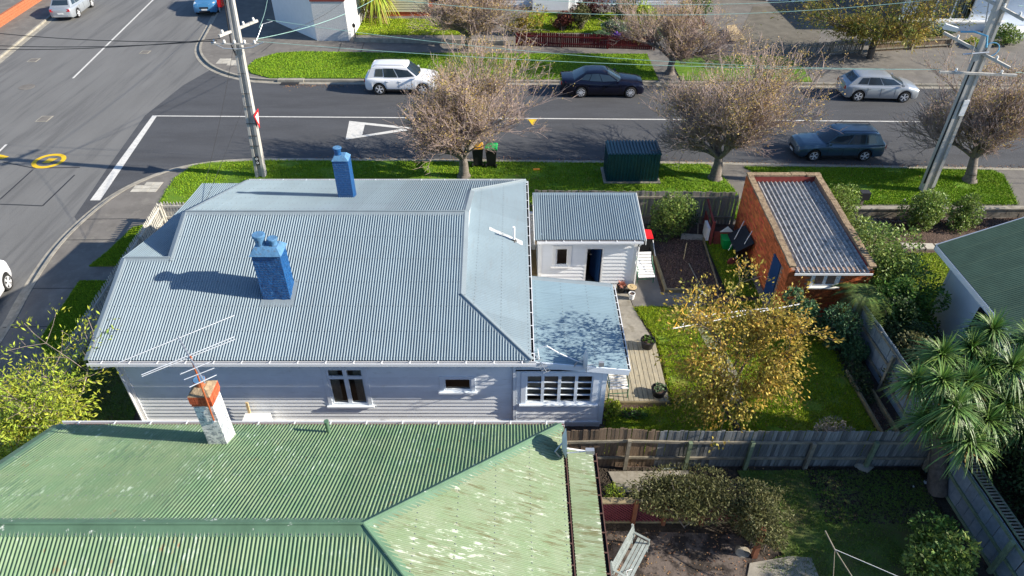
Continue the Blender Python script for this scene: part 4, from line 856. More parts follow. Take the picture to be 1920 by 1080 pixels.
# white chimney with brick cap
a = G(392.6, 836, 3.61); b2 = G(426.7, 838, 3.61); wx0, wx1, wy0 = a.x, b2.x, a.y; wy1 = wy0 + .46
mb = MB(); rough_prism(mb, wx0, wx1, wy0, wy1, 3.3, 4.96, 6, 16, .006); wc = mb.build('chimney', M['chimwhite'], N, smooth=True)
z = 4.965; k = 0
for k in range(4):
    o_ = .03 if k else .015
    for side in range(4):
        x0, x1, y0, y1 = wx0 - o_, wx1 + o_, wy0 - o_, wy1 + o_
        nb = 3
        for i in range(nb):
            s0, s1 = i / nb + .01, (i + 1) / nb - .01; th = .1; mb = MB()
            if side == 0: mb.box(x0 + (x1 - x0 - th) * s0, x0 + (x1 - x0 - th) * s1, y0, y0 + th, z, z + .068)
            if side == 1: mb.box(x1 - th, x1, y0 + (y1 - y0 - th) * s0, y0 + (y1 - y0 - th) * s1, z, z + .068)
            if side == 2: mb.box(x0 + th + (x1 - x0 - th) * s0, x0 + th + (x1 - x0 - th) * s1, y1 - th, y1, z, z + .068)
            if side == 3: mb.box(x0, x0 + th, y0 + th + (y1 - y0 - th) * s0, y0 + th + (y1 - y0 - th) * s1, z, z + .068)
            mb.build('brick', M['redbrick'], wc)
    z += .077
mb = MB(); mb.box(wx0 - .0, wx1 + .0, wy0 - .0, wy1 + .0, 4.96, z - .01)
mb.hexa([(wx0 - .03, wy0 - .03, z - .008), (wx1 + .03, wy0 - .03, z - .008), (wx1 + .03, wy1 + .03, z - .008), (wx0 - .03, wy1 + .03, z - .008)], [(wx0 + .1, wy0 + .12, z + .12), (wx1 - .1, wy0 + .12, z + .12), (wx1 - .1, wy1 - .12, z + .12), (wx0 + .1, wy1 - .12, z + .12)]); mb.build('cap', M['lichen'], wc)
pot(wc, ((wx0 + wx1) / 2, (wy0 + wy1) / 2, z + .08), .12, .2, M['terracotta'], flare=1.1)
mb = MB(); mb.slab([(wx0 - .08, wy0 - .06, 3.66), (wx1 + .22, wy0 - .06, 3.66), (wx1 + .22, wy1 + .15, 3.4), (wx0 - .08, wy1 + .15, 3.4)], .012); mb.build('flashing', M['gridge'], wc)
# television aerial
pb = Vector((GD(401, 788, wy0 - .05))); pt = GD(357, 668, wy0 - .02); mb = MB(); mb.tube([pb, pt], .02, 7); mast = mb.build('aerial_mast', M['rust'], N)
mb = MB(); mb.tube([pb + Vector((-.03, .0, -.05)), pb + Vector((0, .06, -.1))], .03, 6); mb.build('clamp', M['metal'], mast)
hz = pt.z - .05; e0, e1 = G(384, 718, hz - .02), G(333, 630, hz + .02); mb = MB(); mb.tube([e0, e1], .018, 6)
def elem(p, q, z, r=.012): p, q = G(*p, z), G(*q, z); mb.tube([p, q], r, 5)
elem((222, 680), (440, 591), hz + .02); elem((265, 703), (440, 631), hz); elem((266, 706), (441, 636), hz - .02)
elem((337, 702), (395, 678), hz, .012); elem((345, 712), (402, 690), hz); elem((355, 726), (406, 703), hz); mb.tube([G(338, 703, hz), G(340, 699, hz + .03)], .007, 5)
mb.build('antenna', M['metal'], mast)
# vent pipe and dish
p = G(617, 812, 3.36); mb = MB(); mb.tube([p, p + Vector((0, 0, .42))], .05, 10); mb.lathe(p + Vector((0, 0, .4)), [(.062, 0), (.062, .03), (.05, .03)], 10); mb.build('vent_pipe', M['gridge'], N, smooth=True)
cx, cy, cz = 1.22, 10.45, 3.62; mb = MB(); vs = [(cx - .06, cy, cz)]; n = 24
for r_, o in ((.5, .02), (1, .1)):
    for k in range(n): a = 2 * math.pi * k / n; vs.append((cx - .07 + o, cy + math.cos(a) * .33 * r_, cz + math.sin(a) * .38 * r_))
mb.add(vs, [(0, 1 + k, 1 + (k + 1) % n) for k in range(n)] + [(1 + k, 1 + n + k, 1 + n + (k + 1) % n, 1 + (k + 1) % n) for k in range(n)]); dsh = mb.build('satellite_dish', M['dish'], N, smooth=True)
mb = MB(); mb.tube([(1.15, 10.35, 3.2), (1.0, 10.35, 3.45), (cx - .06, cy, cz)], .022, 6); mb.tube([(cx, cy - .05, cz - .3), (cx + .55, cy - .05, cz - .22)], .016, 5); mb.box(cx + .5, cx + .7, cy - .1, cy, cz - .27, cz - .16); mb.build('bracket', M['metal'], dsh)

# ================================================================== RIGHT HOUSE WITH DARK GREEN ROOF
E_ = site('blue_grey_house', (17.5, 15.5, GL), 'pale blue house with dark green roof at the right edge', 'house')
ez, ex, ey = 2.95, 14.5, 19.5; rk = .44
Q1 = [(ex, 6, ez), (ex, ey, ez), (19.6, ey, ez + rk * 5.1), (19.6, 6, ez + rk * 5.1)]; Q2 = [(19.6, 6, ez + rk * 5.1), (19.6, ey, ez + rk * 5.1), (24.7, ey, ez), (24.7, 6, ez)]
mb = MB(); mb.slab(Q1, .06); mb.slab(Q2, .06); rr = mb.build('roof', M['under'], E_)
corr(rr, Q1, (-1, 0, -rk), M['dgroof'], S=4); corr(rr, Q2, (1, 0, -rk), M['dgroof'], S=4)
mb = MB(); mb.box(ex - .04, ex - .01, 6, ey + .03, ez - .18, ez + .01); mb.build('fascia', M['white'], E_)
mb = MB(); mb.hexa([(ex - .04, ey + .005, ez - .16), (19.6, ey + .005, ez + rk * 5.1 - .16), (19.6, ey + .04, ez + rk * 5.1 - .16), (ex - .04, ey + .04, ez - .16)], [(ex - .04, ey + .005, ez + .03), (19.6, ey + .005, ez + rk * 5.1 + .03), (19.6, ey + .04, ez + rk * 5.1 + .03), (ex - .04, ey + .04, ez + .03)]); mb.build('barge_board', M['white'], rr)
ww = backing(E_, (15.0, 19.1), (15.0, 7), 0, 3.1, M['bluerender'])
backing(E_, (24, 19.1), (15.0, 19.1), 0, 3.1, M['bluerender'])
def onx(px, py, X):
    a, dy, dz = _ray(px, py); t = X / a; return Vector((X, dy * t, CAM_H + dz * t))
a, b2 = onx(1812, 578, 15.0), onx(1822, 612, 15.0)
window(E_, (15.0, 19.1), (15.0, 7), 19.1 - 17.0, 19.1 - 16.2, 1.35, 2.15, cols=1, m=M['dark'], fr=.06, arch=.08, room=False)
mb = MB(); mb.box(14.995, 15.0, 16.25, 16.95, 1.4, 2.1); mb.build('window_backing', M['dark'], E_)

# ================================================================== HOUSES ACROSS THE STREET
C1 = site('white_corner_building', (-14.5, 53, GL), 'white rendered building with cut corner across the street, top left', 'building')
fp = [(-17.6, 52.9), (-13.6, 48.75), (-11.35, 48.75), (-11.1, 50.9), (-11.1, 62), (-19.5, 62), (-19.2, 58.5)]
mb = MB(); mb.prism([(-17.6, 52.9), (-13.65, 48.85), (-11.4, 48.85), (-11.15, 50.9), (-11.15, 62), (-19.4, 62), (-19.1, 58.5)], 0, 2.95); wbw = mb.build('wall', M['white'], C1)
mb = MB(); mb.box(-13.6, -11.35, 48.72, 48.84, .12, 2.75); mb.build('rough_cast_panel', M['stonewall'], C1)
mb = MB(); mb.box(-13.66, -11.3, 48.68, 48.86, 2.76, 2.98); mb.build('gutter', M['redpaint'], C1)
mb = MB(); mb.prism([(-17.8, 52.8), (-13.7, 48.65), (-11.2, 48.65), (-10.95, 62.2), (-19.7, 62.2), (-19.4, 58.5)], 2.99, 3.15); mb.build('roof', M['redpaint'], C1)
L, f = wall_frame((-17.6, 52.9), (-13.65, 48.85)); mb = MB(); wbox(mb, f, 1.2, 2.2, -.01, .04, 2.3, 2.93); mb.build('window', M['cglass'], C1)
mb = MB(); mb.box(-11.14, -11.08, 51.6, 52.4, 1.0, 2.2); mb.build('window', M['cglass'], C1)
mb = MB(); mb.tube([(-10.85, 48.5, 0), (-10.85, 48.5, 1.1)], .04, 6); lp = mb.build('garden_lamp', M['black']); tag(lp, 'black lamp post at the corner of the white building', 'lamp')
mb = MB(); mb.lathe((-10.85, 48.5, 1.1), [(.06, 0), (.12, .08), (.12, .2), (.03, .3)], 8); mb.build('lantern', M['black'], lp)

C2 = site('cream_cottage', (-6.5, 60, GL), 'cream weatherboard wall on a red brick base beyond the far lawn', 'house')
a = G(712, 30); mb = MB(); mb.box(-10.3, -6.2, a.y, a.y + 6, 0, .45); mb.build('brick_base', M['redbrick'], C2)
wl_ = backing(C2, (-10.2, a.y - .02), (-6.3, a.y - .02), .45, 3, M['curtain']); clad(wl_, (-10.2, a.y - .02), (-6.3, a.y - .02), .45, 2.4, mat('cream_board', (.62, .58, .42), .6, .1), step=.18)
mb = MB(); mb.box(-10.5, -6, a.y - .4, a.y + 7, 3.0, 3.2); mb.build('roof', M['redpaint'], C2)
C3 = site('pale_blue_bungalow', (7, 60, GL), 'pale weatherboard bungalow behind the flower garden, top centre', 'house')
y3 = 56.6
wl_ = backing(C3, (-4.5, y3), (15.2, y3), 0, 3, M['weather']); clad(wl_, (-4.5, y3), (15.2, y3), .3, 2.1, M['weather'], step=.18)
mb = MB(); mb.box(4.4, 4.9, y3 - .5, y3 - .03, 0, 3.0); mb.build('porch_column', M['white'], C3)
window(C3, (-4.5, y3), (15.2, y3), 7.0, 8.8, .95, 2.2, cols=2, m=M['white']); window(C3, (-4.5, y3), (15.2, y3), 11.5, 14.5, .8, 2.2, cols=3, m=M['white'])
mb = MB(); mb.box(1.6, 4.38, y3 - .8, y3 - .04, 0, .9); mb.build('porch_wall', M['weather'], C3)
mb = MB(); mb.box(-5, 15.8, y3 - .6, y3 + 9, 3.02, 3.3); mb.build('roof', M['dgroof'], C3)
C4 = site('grey_garage', (21, 62, GL), 'white garage wall with heat pump at the end of the driveway', 'garage')
y4 = 58.8
mb = MB(); mb.box(19.3, 27, y4, y4 + 6, 0, 2.8); mb.build('wall', M['white'], C4); mb = MB(); mb.box(19.0, 20.4, y4 - .03, y4 - .005, .1, 2.1); mb.build('door', M['seal'], C4)
mb = MB(); mb.box(15.6, 19.2, y4 + .2, y4 + 6, 0, 2.8); mb.build('wall', M['weather'], C4); mb = MB(); mb.box(15.3, 27.3, y4 - .4, y4 + 6.3, 2.81, 3.0); mb.build('roof', M['ridge'], C4)
mb = MB(); mb.box(20.5, 22.3, y4 - .5, y4 - .04, .1, 1.5); mb.build('cupboard', M['white'], C4)
hpz = site('heat_pump', (22.9, y4 - .6, GL), 'white outdoor heat pump unit beside the driveway wall', 'heat pump')
mb = MB(); mb.box(22.45, 23.5, y4 - .8, y4 - .4, .2, .95); mb.build('casing', M['white'], hpz); mb = MB(); mb.lathe((22.9, y4 - .8, .58), [(.3, 0), (.3, -.02), (.24, -.025), (.24, -.01)], 20, axis='y'); mb.build('fan_grille', M['black'], hpz)
for x in (22.5, 23.3):
    mb = MB(); mb.box(x, x + .1, y4 - .9, y4 - .35, .1, .2); mb.build('foot', M['white'], hpz)
C5 = site('grey_villa', (33, 54, GL), 'grey house with wide window of vertical blinds at top right', 'house')
y5 = 50.8; L5 = (27.6, y5), (44, y5)
hh = (1.0, 5.0, .95, 2.55); wl_ = backing(C5, *L5, 0, 3.2, M['bluerender'], (hh,))
w5 = window(C5, *L5, *hh, cols=3, m=M['white'], fr=.05)
L, f = wall_frame(*L5)
for i in range(24):
    mb = MB(); u = hh[0] + .05 + i * .162; wbox(mb, f, u, u + random.choice((.07, .1, .13)), -.24, -.2 , hh[2], hh[3]); mb.build('blind_slat', M['curtain'] if i % 3 else M['weather'], w5)
mb = MB(); wbox(mb, f, -.1, 7.5, 0, .25, .75, .87); mb.build('sill_ledge', M['white'], C5)
mb = MB(); mb.box(26.8, 44, y5 - .5, y5 + 9, 3.2, 3.4); mb.build('roof', M['ridge'], C5)
mb = MB(); mb.box(34.4, 38, y5 - 1.6, y5 - .05, 0, .5); mb.build('porch_step', M['white'], C5)

# ================================================================== VEHICLES
_wheel = {}
def make_wheel(parent, x, y, r, w, side, style=5):
    key = (round(r, 3), round(w, 3), style)
    if key not in _wheel:
        mb = MB(); mb.lathe((0, 0, 0), [(r * .62, -w / 2), (r * .93, -w / 2), (r, -w * .36), (r, w * .36), (r * .93, w / 2), (r * .66, w / 2)], 28, axis='y', cap=False)
        mb.lathe((0, 0, 0), [(r * .6, -w * .3), (r * .6, -w * .28)], 20, axis='y')
        tyre = mb.build('wheel_tmp', M['tyre'], smooth=True).data
        mb = MB(); mb.lathe((0, 0, 0), [(r * .66, -w * .51), (r * .70, -w * .5), (r * .70, -w * .3), (r * .62, -w * .3), (r * .62, -w * .46)], 28, axis='y', cap=False)
        mb.lathe((0, 0, 0), [(r * .16, -w * .42), (r * .13, -w * .5)], 12, axis='y')
        for k in range(style * 2 if style == 5 else style):
            a = 2 * math.pi * (k // 2 + (.11 if k % 2 else -.11) * 1.0) / 5 if style == 5 else 2 * math.pi * k / style
            p = Vector((math.cos(a) * r * .12, -w * .46, math.sin(a) * r * .12)); q = Vector((math.cos(a) * r * .64, -w * .47, math.sin(a) * r * .64)); mb.bar(p, q, r * .1, .03, up=(0, 1, 0))
        rim = mb.build('rim_tmp', M['rim'], smooth=False).data
        for o in list(bpy.data.objects):
            if o.name.startswith(('wheel_tmp', 'rim_tmp')): bpy.data.objects.remove(o)
        _wheel[key] = (tyre, rim)
    t, rm = _wheel[key]; a = random.random() * 3
    wo = inst('wheel', t, parent, (x, y, r), (0, 0, 0 if side < 0 else math.pi)); inst('rim', rm, wo, (0, 0, 0), (0, a, 0)); return wo

def car(name, label, cat, loc, rz, m, L=4.3, W=1.76, H=1.47, wb=2.6, fo=.85, r=.31, belt=.92, hood=(.72, .92), cowl=.98, fb=1.0, ft=.35, rt=-1.35, rb=-2.0, deck=None, zb=.2, two_box=True, roofw=.60, grp=None, rails=False, style=5, black_trim=False, tall_rear=None, taper=.86, trunk=None):
    """x forward. fb/ft: base and top of windscreen; rt/rb top and base of rear glass (x from centre)"""
    T = empty(name, loc, rz, label, cat, grp)
    hl = L / 2; xf = hl - fo; xr = xf - wb; hw = W / 2; Rw = r + .055
    if rb < -hl + .12: rb = -hl + .12
    # lower-body top line
    tl = [(-hl, (deck or belt) - .16), (-hl + .06, (deck or belt) - .02), (rb, (deck or belt) + .0), (0, belt), (fb - .02, cowl - .04), (fb + .25, cowl - .05), (hl - .35, hood[1] - .07), (hl - .1, hood[0] + .02), (hl, hood[0] - .14)]
    tl.sort()
    def top(x):
        for (a, za), (b, zc) in zip(tl[:-1], tl[1:]):
            if a <= x <= b: return za + (zc - za) * (x - a) / max(1e-6, b - a)
        return tl[-1][1]
    xs = set([-hl + i * L / 44 for i in range(45)] + [p[0] for p in tl])
    for c in (xf, xr):
        for k in range(13): xs.add(c + Rw * math.cos(math.pi * k / 12))
    xs = sorted(x for x in xs if -hl <= x <= hl); q = [xs[0]]
    for x in xs[1:]:
        if x - q[-1] > .008: q.append(x)
    xs = q
    def hwid(x):
        t = abs(x) / hl; e = max(0, (t - .62) / .38); return hw * (1 - (1 - taper) * e ** 1.7 - .12 * max(0, (t - .95) / .05) ** 2)
    def arch(x):
        for c in (xf, xr):
            if abs(x - c) < Rw: return r + math.sqrt(Rw * Rw - (x - c) ** 2)
        return 0
    rings = []
    for x in xs:
        w = hwid(x); t = top(x); a = arch(x); end = max(0, (abs(x) / hl - .93) / .07); z0 = zb + .1 * end
        sh = t - .13
        pts = [(0, z0), (w * .74, z0), (w * .94, max(z0 + .02, a)), (w * .985, max(z0 + .1, a + .012)), (w, max(.5, a + .05) if t > .62 else min(t - .1, .5)), (w * .985, max(sh, a + .09)), (w * .93, max(t - .045, a + .12)), (w * .80, t + .004), (w * .4, t + .022), (0, t + .028)]
        rings.append([(x, y, z) for y, z in pts])
    n = 10; mb = MB(); vs = []; ring_n = 2 * n - 2
    for rg in rings:
        vs += rg + [(x, -y, z) for (x, y, z) in rg[-2:0:-1]]
    fs = []; mi = []
    for i in range(len(rings) - 1):
        for k in range(ring_n):
            fs.append((i * ring_n + k, i * ring_n + (k + 1) % ring_n, (i + 1) * ring_n + (k + 1) % ring_n, (i + 1) * ring_n + k)); kk = k if k < n - 1 else ring_n - 1 - k
            mi.append(1 if kk < 2 else 0)
    fs.append(tuple(range(ring_n))); mi.append(0); fs.append(tuple((len(rings) - 1) * ring_n + k for k in range(ring_n))); mi.append(0)
    mb.add(vs, fs); mb.mi = mi; mb.build('body', [m, M['black']], T, smooth=True)
    # greenhouse
    zt = H; bw = hw * .90; tw = hw * (roofw + .12)
    def ring(z, w, xb, xf_, bulge_f, bulge_r, nf=6, ns=8):
        P = []
        for k in range(ns): P.append((xb + (xf_ - xb) * (k + .0) / ns, w * (.93 + .07 * math.sin(math.pi * (k + .5) / ns)), z))
        for k in range(nf): y = w * .93 * (1 - 2 * k / nf); P.append((xf_ + bulge_f * (1 - (y / w) ** 2), y, z))
        for k in range(ns): P.append((xf_ + (xb - xf_) * k / ns, -w * (.93 + .07 * math.sin(math.pi * (k + .5) / ns)), z))
        for k in range(nf): y = -w * .93 * (1 - 2 * k / nf); P.append((xb - bulge_r * (1 - (y / w) ** 2), y, z))
        return P
    zb_ = belt - .03; zr = (deck or belt) - .03
    lo = ring(zb_, bw, rb, fb, .16, .06); lo = [(x, y, zb_ + ((cowl - belt) * max(0, x / fb) if x > 0 else (zr - zb_) * min(1, x / rb))) for (x, y, z) in lo]
    mid = None; hi = ring(zt - .06, tw, rt, ft, .10, .05); hi = [(x, y, z + .0 - (.05 * max(0, (rt + .6 - x)) if True else 0) - .04 * max(0, x - ft + .3)) for (x, y, z) in hi]
    up = [(x * .90 + (rt + ft) / 2 * .10, y * .80, z + .045) for (x, y, z) in hi]; tp = [(x * .6 + (rt + ft) / 2 * .4, y * .45, z + .062) for (x, y, z) in hi]
    N_ = len(lo); lv = [lo, hi, up, tp]
    mb = MB(); vs = [p for g_ in lv for p in g_]; fs = []
    for i in range(3):
        for k in range(N_): fs.append((i * N_ + k, i * N_ + (k + 1) % N_, (i + 1) * N_ + (k + 1) % N_, (i + 1) * N_ + k))
    fs.append(tuple(3 * N_ + k for k in range(N_))); mb.add(vs, fs); mb.build('cabin', m, T, smooth=True)
    cen = Vector(((fb + rb) / 2, 0, belt))
    def S(s, v):
        i = int(math.floor(s)); f = s - i; a = Vector(lo[i % N_]).lerp(Vector(lo[(i + 1) % N_]), f); b = Vector(hi[i % N_]).lerp(Vector(hi[(i + 1) % N_]), f); return a.lerp(b, v)
    def patch(nm, s0, s1, v0, v1, mm, off=.007, par=T, v0b=None, v1b=None, ns=4):
        vs = []; 
        for i in range(ns + 1):
            s = s0 + (s1 - s0) * i / ns
            for j in range(3):
                va = v0 if v0b is None else v0 + (v0b - v0) * i / ns; vb = v1 if v1b is None else v1 + (v1b - v1) * i / ns
                p = S(s, va + (vb - va) * j / 2); e = .01
                nn = (S(s + e, .5) - S(s - e, .5)).cross(S(s, 1) - S(s, 0)).normalized()
                if nn.dot(p - cen) < 0: nn = -nn
                vs.append(p + nn * off)
        b = MB(); b.add(vs, [(i * 3 + j, i * 3 + j + 1, i * 3 + j + 4, i * 3 + j + 3) for i in range(ns) for j in range(2)]); return b.build(nm, mm, par, smooth=True)
    patch('windscreen', 8.12, 13.88, .06, .95, M['cglass'], ns=8); patch('rear_window', 22.4, 27.6, .30 if two_box else .10, .93, M['cglass'], ns=8)
    for base, sg in ((0, 1), (14, -1)):
        def ss(a, b): return (a, b) if sg > 0 else (14 + 8 - b, 14 + 8 - a)
        a0, a1 = ss(1.1 if two_box else .9, 2.6); b0, b1 = ss(2.75, 5.0); c0, c1 = ss(5.15, 7.75)
        patch('window', a0, a1, .16, .86, M['cglass']); patch('window', b0, b1, .12, .9, M['cglass'])
        if sg > 0: patch('window', c0, c1, .10, .9, M['cglass'], v1b=.72)
        else: patch('window', c0, c1, .10, .72, M['cglass'], v1b=.9)
    # wheels
    for x in (xf, xr):
        for s in (-1, 1): make_wheel(T, x, s * (hwid(x) - .105), r, .2, s, style)
    # lamps, plates, grille, bumpers, mirrors, handles, seams
    for s in (-1, 1):
        b = MB(); w = hwid(hl - .12); z = hood[0] - .09
        b.hexa([(hl - .42, s * w * .995, z + .02), (hl - .06, s * w * .92, z - .04), (hl - .0, s * w * .55, z - .06), (hl - .4, s * w * .6, z)], [(hl - .46, s * w * .93, z + .16), (hl - .12, s * w * .84, z + .09), (hl - .06, s * w * .5, z + .07), (hl - .42, s * w * .6, z + .12)]); b.build('headlight', M['lampwhite'], T)
        b = MB(); w = hwid(-hl + .12); z = (deck or belt) - .26 if not tall_rear else tall_rear
        b.hexa([(-hl + .34, s * w * 1.012, z + .04), (-hl - .012, s * w * .90, z), (-hl - .012, s * w * .62, z), (-hl + .3, s * w * .6, z)], [(-hl + .28, s * w * 1.0, z + .17), (-hl - .0, s * w * .88, z + .17), (-hl + .02, s * w * .62, z + .17), (-hl + .3, s * w * .6, z + .17)]); b.build('tail_light', M['lampred'], T)
        b = MB(); xm = fb - .12; ym = s * (hw + .02); b.hexa([(xm - .06, ym - .07 * s, belt + .02), (xm + .07, ym - .07 * s, belt + .02), (xm + .05, ym + .11 * s, belt + .03), (xm - .05, ym + .11 * s, belt + .03)], [(xm - .06, ym - .07 * s, belt + .1), (xm + .05, ym - .07 * s, belt + .12), (xm + .03, ym + .1 * s, belt + .13), (xm - .05, ym + .1 * s, belt + .13)]); b.build('mirror', m, T)
        b = MB()
        for xx in (xf - .62, (xf + xr) / 2 - .12, xr + .42):
            w = hwid(xx) + .002; t = top(xx); b.hexa([(xx, s * (w * .985), zb + .14), (xx + .012, s * w * .985, zb + .14), (xx + .012, s * w, .5), (xx, s * w, .5)], [(xx, s * (w * .985 + .004), zb + .14), (xx + .012, s * (w * .985 + .004), zb + .14), (xx + .012, s * (w + .004), .5), (xx, s * (w + .004), .5)])
            b.hexa([(xx, s * w, .5), (xx + .012, s * w, .5), (xx + .012, s * w * .987, t - .13), (xx, s * w * .987, t - .13)], [(xx, s * (w + .004), .5), (xx + .012, s * (w + .004), .5), (xx + .012, s * (w * .987 + .004), t - .13), (xx, s * (w * .987 + .004), t - .13)])
        b.build('door_seam', M['black'], T)
        for xx in ((xf + xr) / 2 - .02, xr + .52):
            b = MB(); w = hwid(xx); b.box(xx - .09, xx + .09, s * w - .012, s * w + .022, belt - .19, belt - .16); b.build('door_handle', m, T)
        if black_trim:
            b = MB(); b.box(xr + Rw + .02, xf - Rw - .02, s * hw * .97 - .02, s * hw * .97 + .02, zb + .01, zb + .13); b.build('sill_trim', M['black'], T)
        if rails:
            b = MB(); b.tube([(rt + .1, s * tw * .84, H - .04), (rt + .2, s * tw * .84, H + .04), (ft - .2, s * tw * .84, H + .045), (ft - .08, s * tw * .84, H - .03)], .016, 5); b.build('roof_rail', M['black'], T)
    b = MB(); w = hwid(hl); b.box(hl - .03, hl + .012, -w * .5, w * .5, hood[0] - .30, hood[0] - .18); b.box(hl - .03, hl + .008, -w * .6, w * .6, zb + .1, zb + .2); b.build('grille', M['black'], T)
    b = MB(); b.box(hl, hl + .022, -.2, .2, hood[0] - .42, hood[0] - .32); b.build('number_plate', M['plate'], T)
    b = MB(); b.box(-hl - .025, -hl + .01, -.2, .2, .50, .60); b.build('number_plate', M['plate'], T)
    b = MB(); w = hwid(-hl); b.box(-hl - .03, -hl + .1, -w * .84, w * .84, zb + .12, zb + .24); b.build('bumper', m if not black_trim else M['black'], T)
    b = MB(); b.box(xr + .1, xf - .1, -hw * .6, hw * .6, .22, .3); b.build('underbody', M['black'], T)
    return T
PI = math.pi
car('suv', 'white compact suv parked behind the nearest bare tree, speckled with shade', 'car', (-6.55, 40.35, 0), R(-1), M['cwhite'], L=4.28, W=1.79, H=1.66, wb=2.56, r=.345, belt=1.0, hood=(.88, 1.02), cowl=1.08, fb=1.0, ft=.35, rt=-1.65, rb=-1.95, black_trim=True, rails=True, roofw=.64, zb=.24)
car('sedan', 'dark navy sedan parked by the far verge', 'car', (5.32, 39.95, 0), R(-.7), M['cnavy'], L=4.9, W=1.85, H=1.47, wb=2.9, fo=.82, r=.335, belt=.94, hood=(.74, .9), cowl=.98, fb=.95, ft=.18, rt=-1.05, rb=-1.75, deck=1.02, two_box=False, zb=.18, roofw=.58, style=10)
car('hatchback', 'silver hatchback with alloy wheels parked across the street on the right', 'car', (21.45, 39.3, 0), R(-3.5), M['csilver'], L=4.28, W=1.76, H=1.47, wb=2.6, r=.325, belt=.96, hood=(.74, .92), cowl=1.0, fb=1.12, ft=.3, rt=-1.45, rb=-1.95, roofw=.58)
car('station_wagon', 'teal blue station wagon parked against the near verge', 'car', (16.35, 32.0, 0), R(180), M['cteal'], L=4.38, W=1.70, H=1.44, wb=2.52, r=.30, belt=.88, hood=(.68, .86), cowl=.92, fb=.85, ft=.2, rt=-1.72, rb=-2.05, roofw=.6, rails=True, black_trim=True)
p = G(150, 5, 0)
car('hatchback', 'silver hatchback parked on the far side of the main road, seen from behind', 'car', (G(122, 30, 0).x + .35, 55.6, 0), R(90 + 5), M['csilver'], L=4.4, W=1.76, H=1.48, wb=2.6, r=.32, belt=.95, fb=1.1, ft=.3, rt=-1.45, rb=-1.95)
car('suv', 'blue compact suv facing the camera beside the far kerb', 'car', (G(383, 30, 0).x, 56.6, 0), R(-90 + 6), M['cblue'], L=4.2, W=1.78, H=1.6, wb=2.5, r=.34, belt=1.0, hood=(.9, 1.0), cowl=1.05, fb=.95, ft=.35, rt=-1.6, rb=-1.9, black_trim=True, rails=True, roofw=.64, zb=.24)
car('van', 'white vehicle with yellow lower stripe cut off by the left edge', 'van', (-19.75, 19.1, 0), R(90 + 9), M['cwhite'], L=4.7, W=1.8, H=1.75, wb=2.7, r=.33, fo=.7, belt=1.05, hood=(.95, 1.05), cowl=1.12, fb=1.35, ft=.7, rt=-1.9, rb=-2.15, roofw=.68)

# ================================================================== WHEELIE BINS
def bin_(label, x, y, rz, lidm, grp='wheelie bins'):
    T = empty('wheelie_bin', (x, y, GL + .04), rz, label, 'bin', grp)
    mb = MB(); mb.hexa([(-.2, -.23, .06), (.2, -.23, .06), (.2, .23, .06), (-.2, .23, .06)], [(-.27, -.31, .96), (.27, -.31, .96), (.27, .3, .96), (-.27, .3, .96)]); mb.box(-.29, .29, -.33, .32, .92, .965); mb.build('body', M['black'], T)
    mb = MB(); mb.hexa([(-.3, -.36, .968), (.3, -.36, .968), (.3, .33, .968), (-.3, .33, .968)], [(-.26, -.3, 1.04), (.26, -.3, 1.04), (.27, .33, 1.07), (-.27, .33, 1.07)]); mb.box(-.22, .22, .34, .37, .99, 1.03); mb.build('lid', lidm, T)
    mb = MB(); mb.tube([(-.24, .38, .98), (.24, .38, .98)], .018, 6); mb.build('handle', M['black'], T)
    for s in (-1, 1):
        mb = MB(); mb.lathe((s * .25, .26, .1), [(.1, -.025), (.1, .025)], 14, axis='x'); mb.build('wheel', M['tyre'], T)
bin_('black wheelie bin with yellow lid on the grass verge behind the tree trunk', -1.68, 30.55, R(185), M['yellow']); bin_('black wheelie bin with green lid on the grass verge', -1.0, 30.5, R(178), M['greenp'])
bin_('dark wheelie bin with red lid behind the white shed', 5.2, 22.9, R(90), M['redp'])

# ================================================================== TRANSFORMER CABINET
T = site('transformer_cabinet', (5.6, 29.1, GL), 'dark green ribbed steel electrical cabinet standing on the grass verge', 'cabinet')
tx0, tx1, ty0, ty1, tz = 4.42, 6.85, 28.75, 30.05, 1.62
mb = MB(); mb.box(tx0 - .12, tx1 + .12, ty0 - .12, ty1 + .12, 0, GL + .1); mb.build('plinth', M['concrete'], T)
mb = MB(); mb.box(tx0 + .03, tx1 - .03, ty0 + .03, ty1 - .03, GL + .1, tz); mb.build('body', M['tgreen'], T)
nr = 16
for k in range(nr):
    x = tx0 + (tx1 - tx0) * (k + .5) / nr; mb = MB(); mb.box(x - .035, x + .035, ty0, ty0 + .032, GL + .12, tz); mb.build('rib', M['tgreen'], T, fix=False)
    mb = MB(); mb.hexa([(x - .035, ty0 - .03, tz + .005), (x + .035, ty0 - .03, tz + .005), (x + .035, ty1 + .03, tz + .005), (x - .035, ty1 + .03, tz + .005)], [(x - .035, ty0 - .02, tz + .07), (x + .035, ty0 - .02, tz + .07), (x + .035, ty1 + .02, tz + .09), (x - .035, ty1 + .02, tz + .09)]); mb.build('roof_rib', M['tgreen'], T, fix=False)
for k in range(7):
    y = ty0 + (ty1 - ty0) * (k + .5) / 7
    for x in (tx0, tx1): mb = MB(); mb.box(x - (.0 if x == tx0 else .03), x + (.03 if x == tx0 else 0), y - .035, y + .035, GL + .12, tz); mb.build('rib', M['tgreen'], T, fix=False)
mb = MB(); mb.box(tx0 - .02, tx1 + .02, ty0 - .03, ty1 + .03, tz - .03, tz + .02); mb.build('roof', M['tgreen'], T)

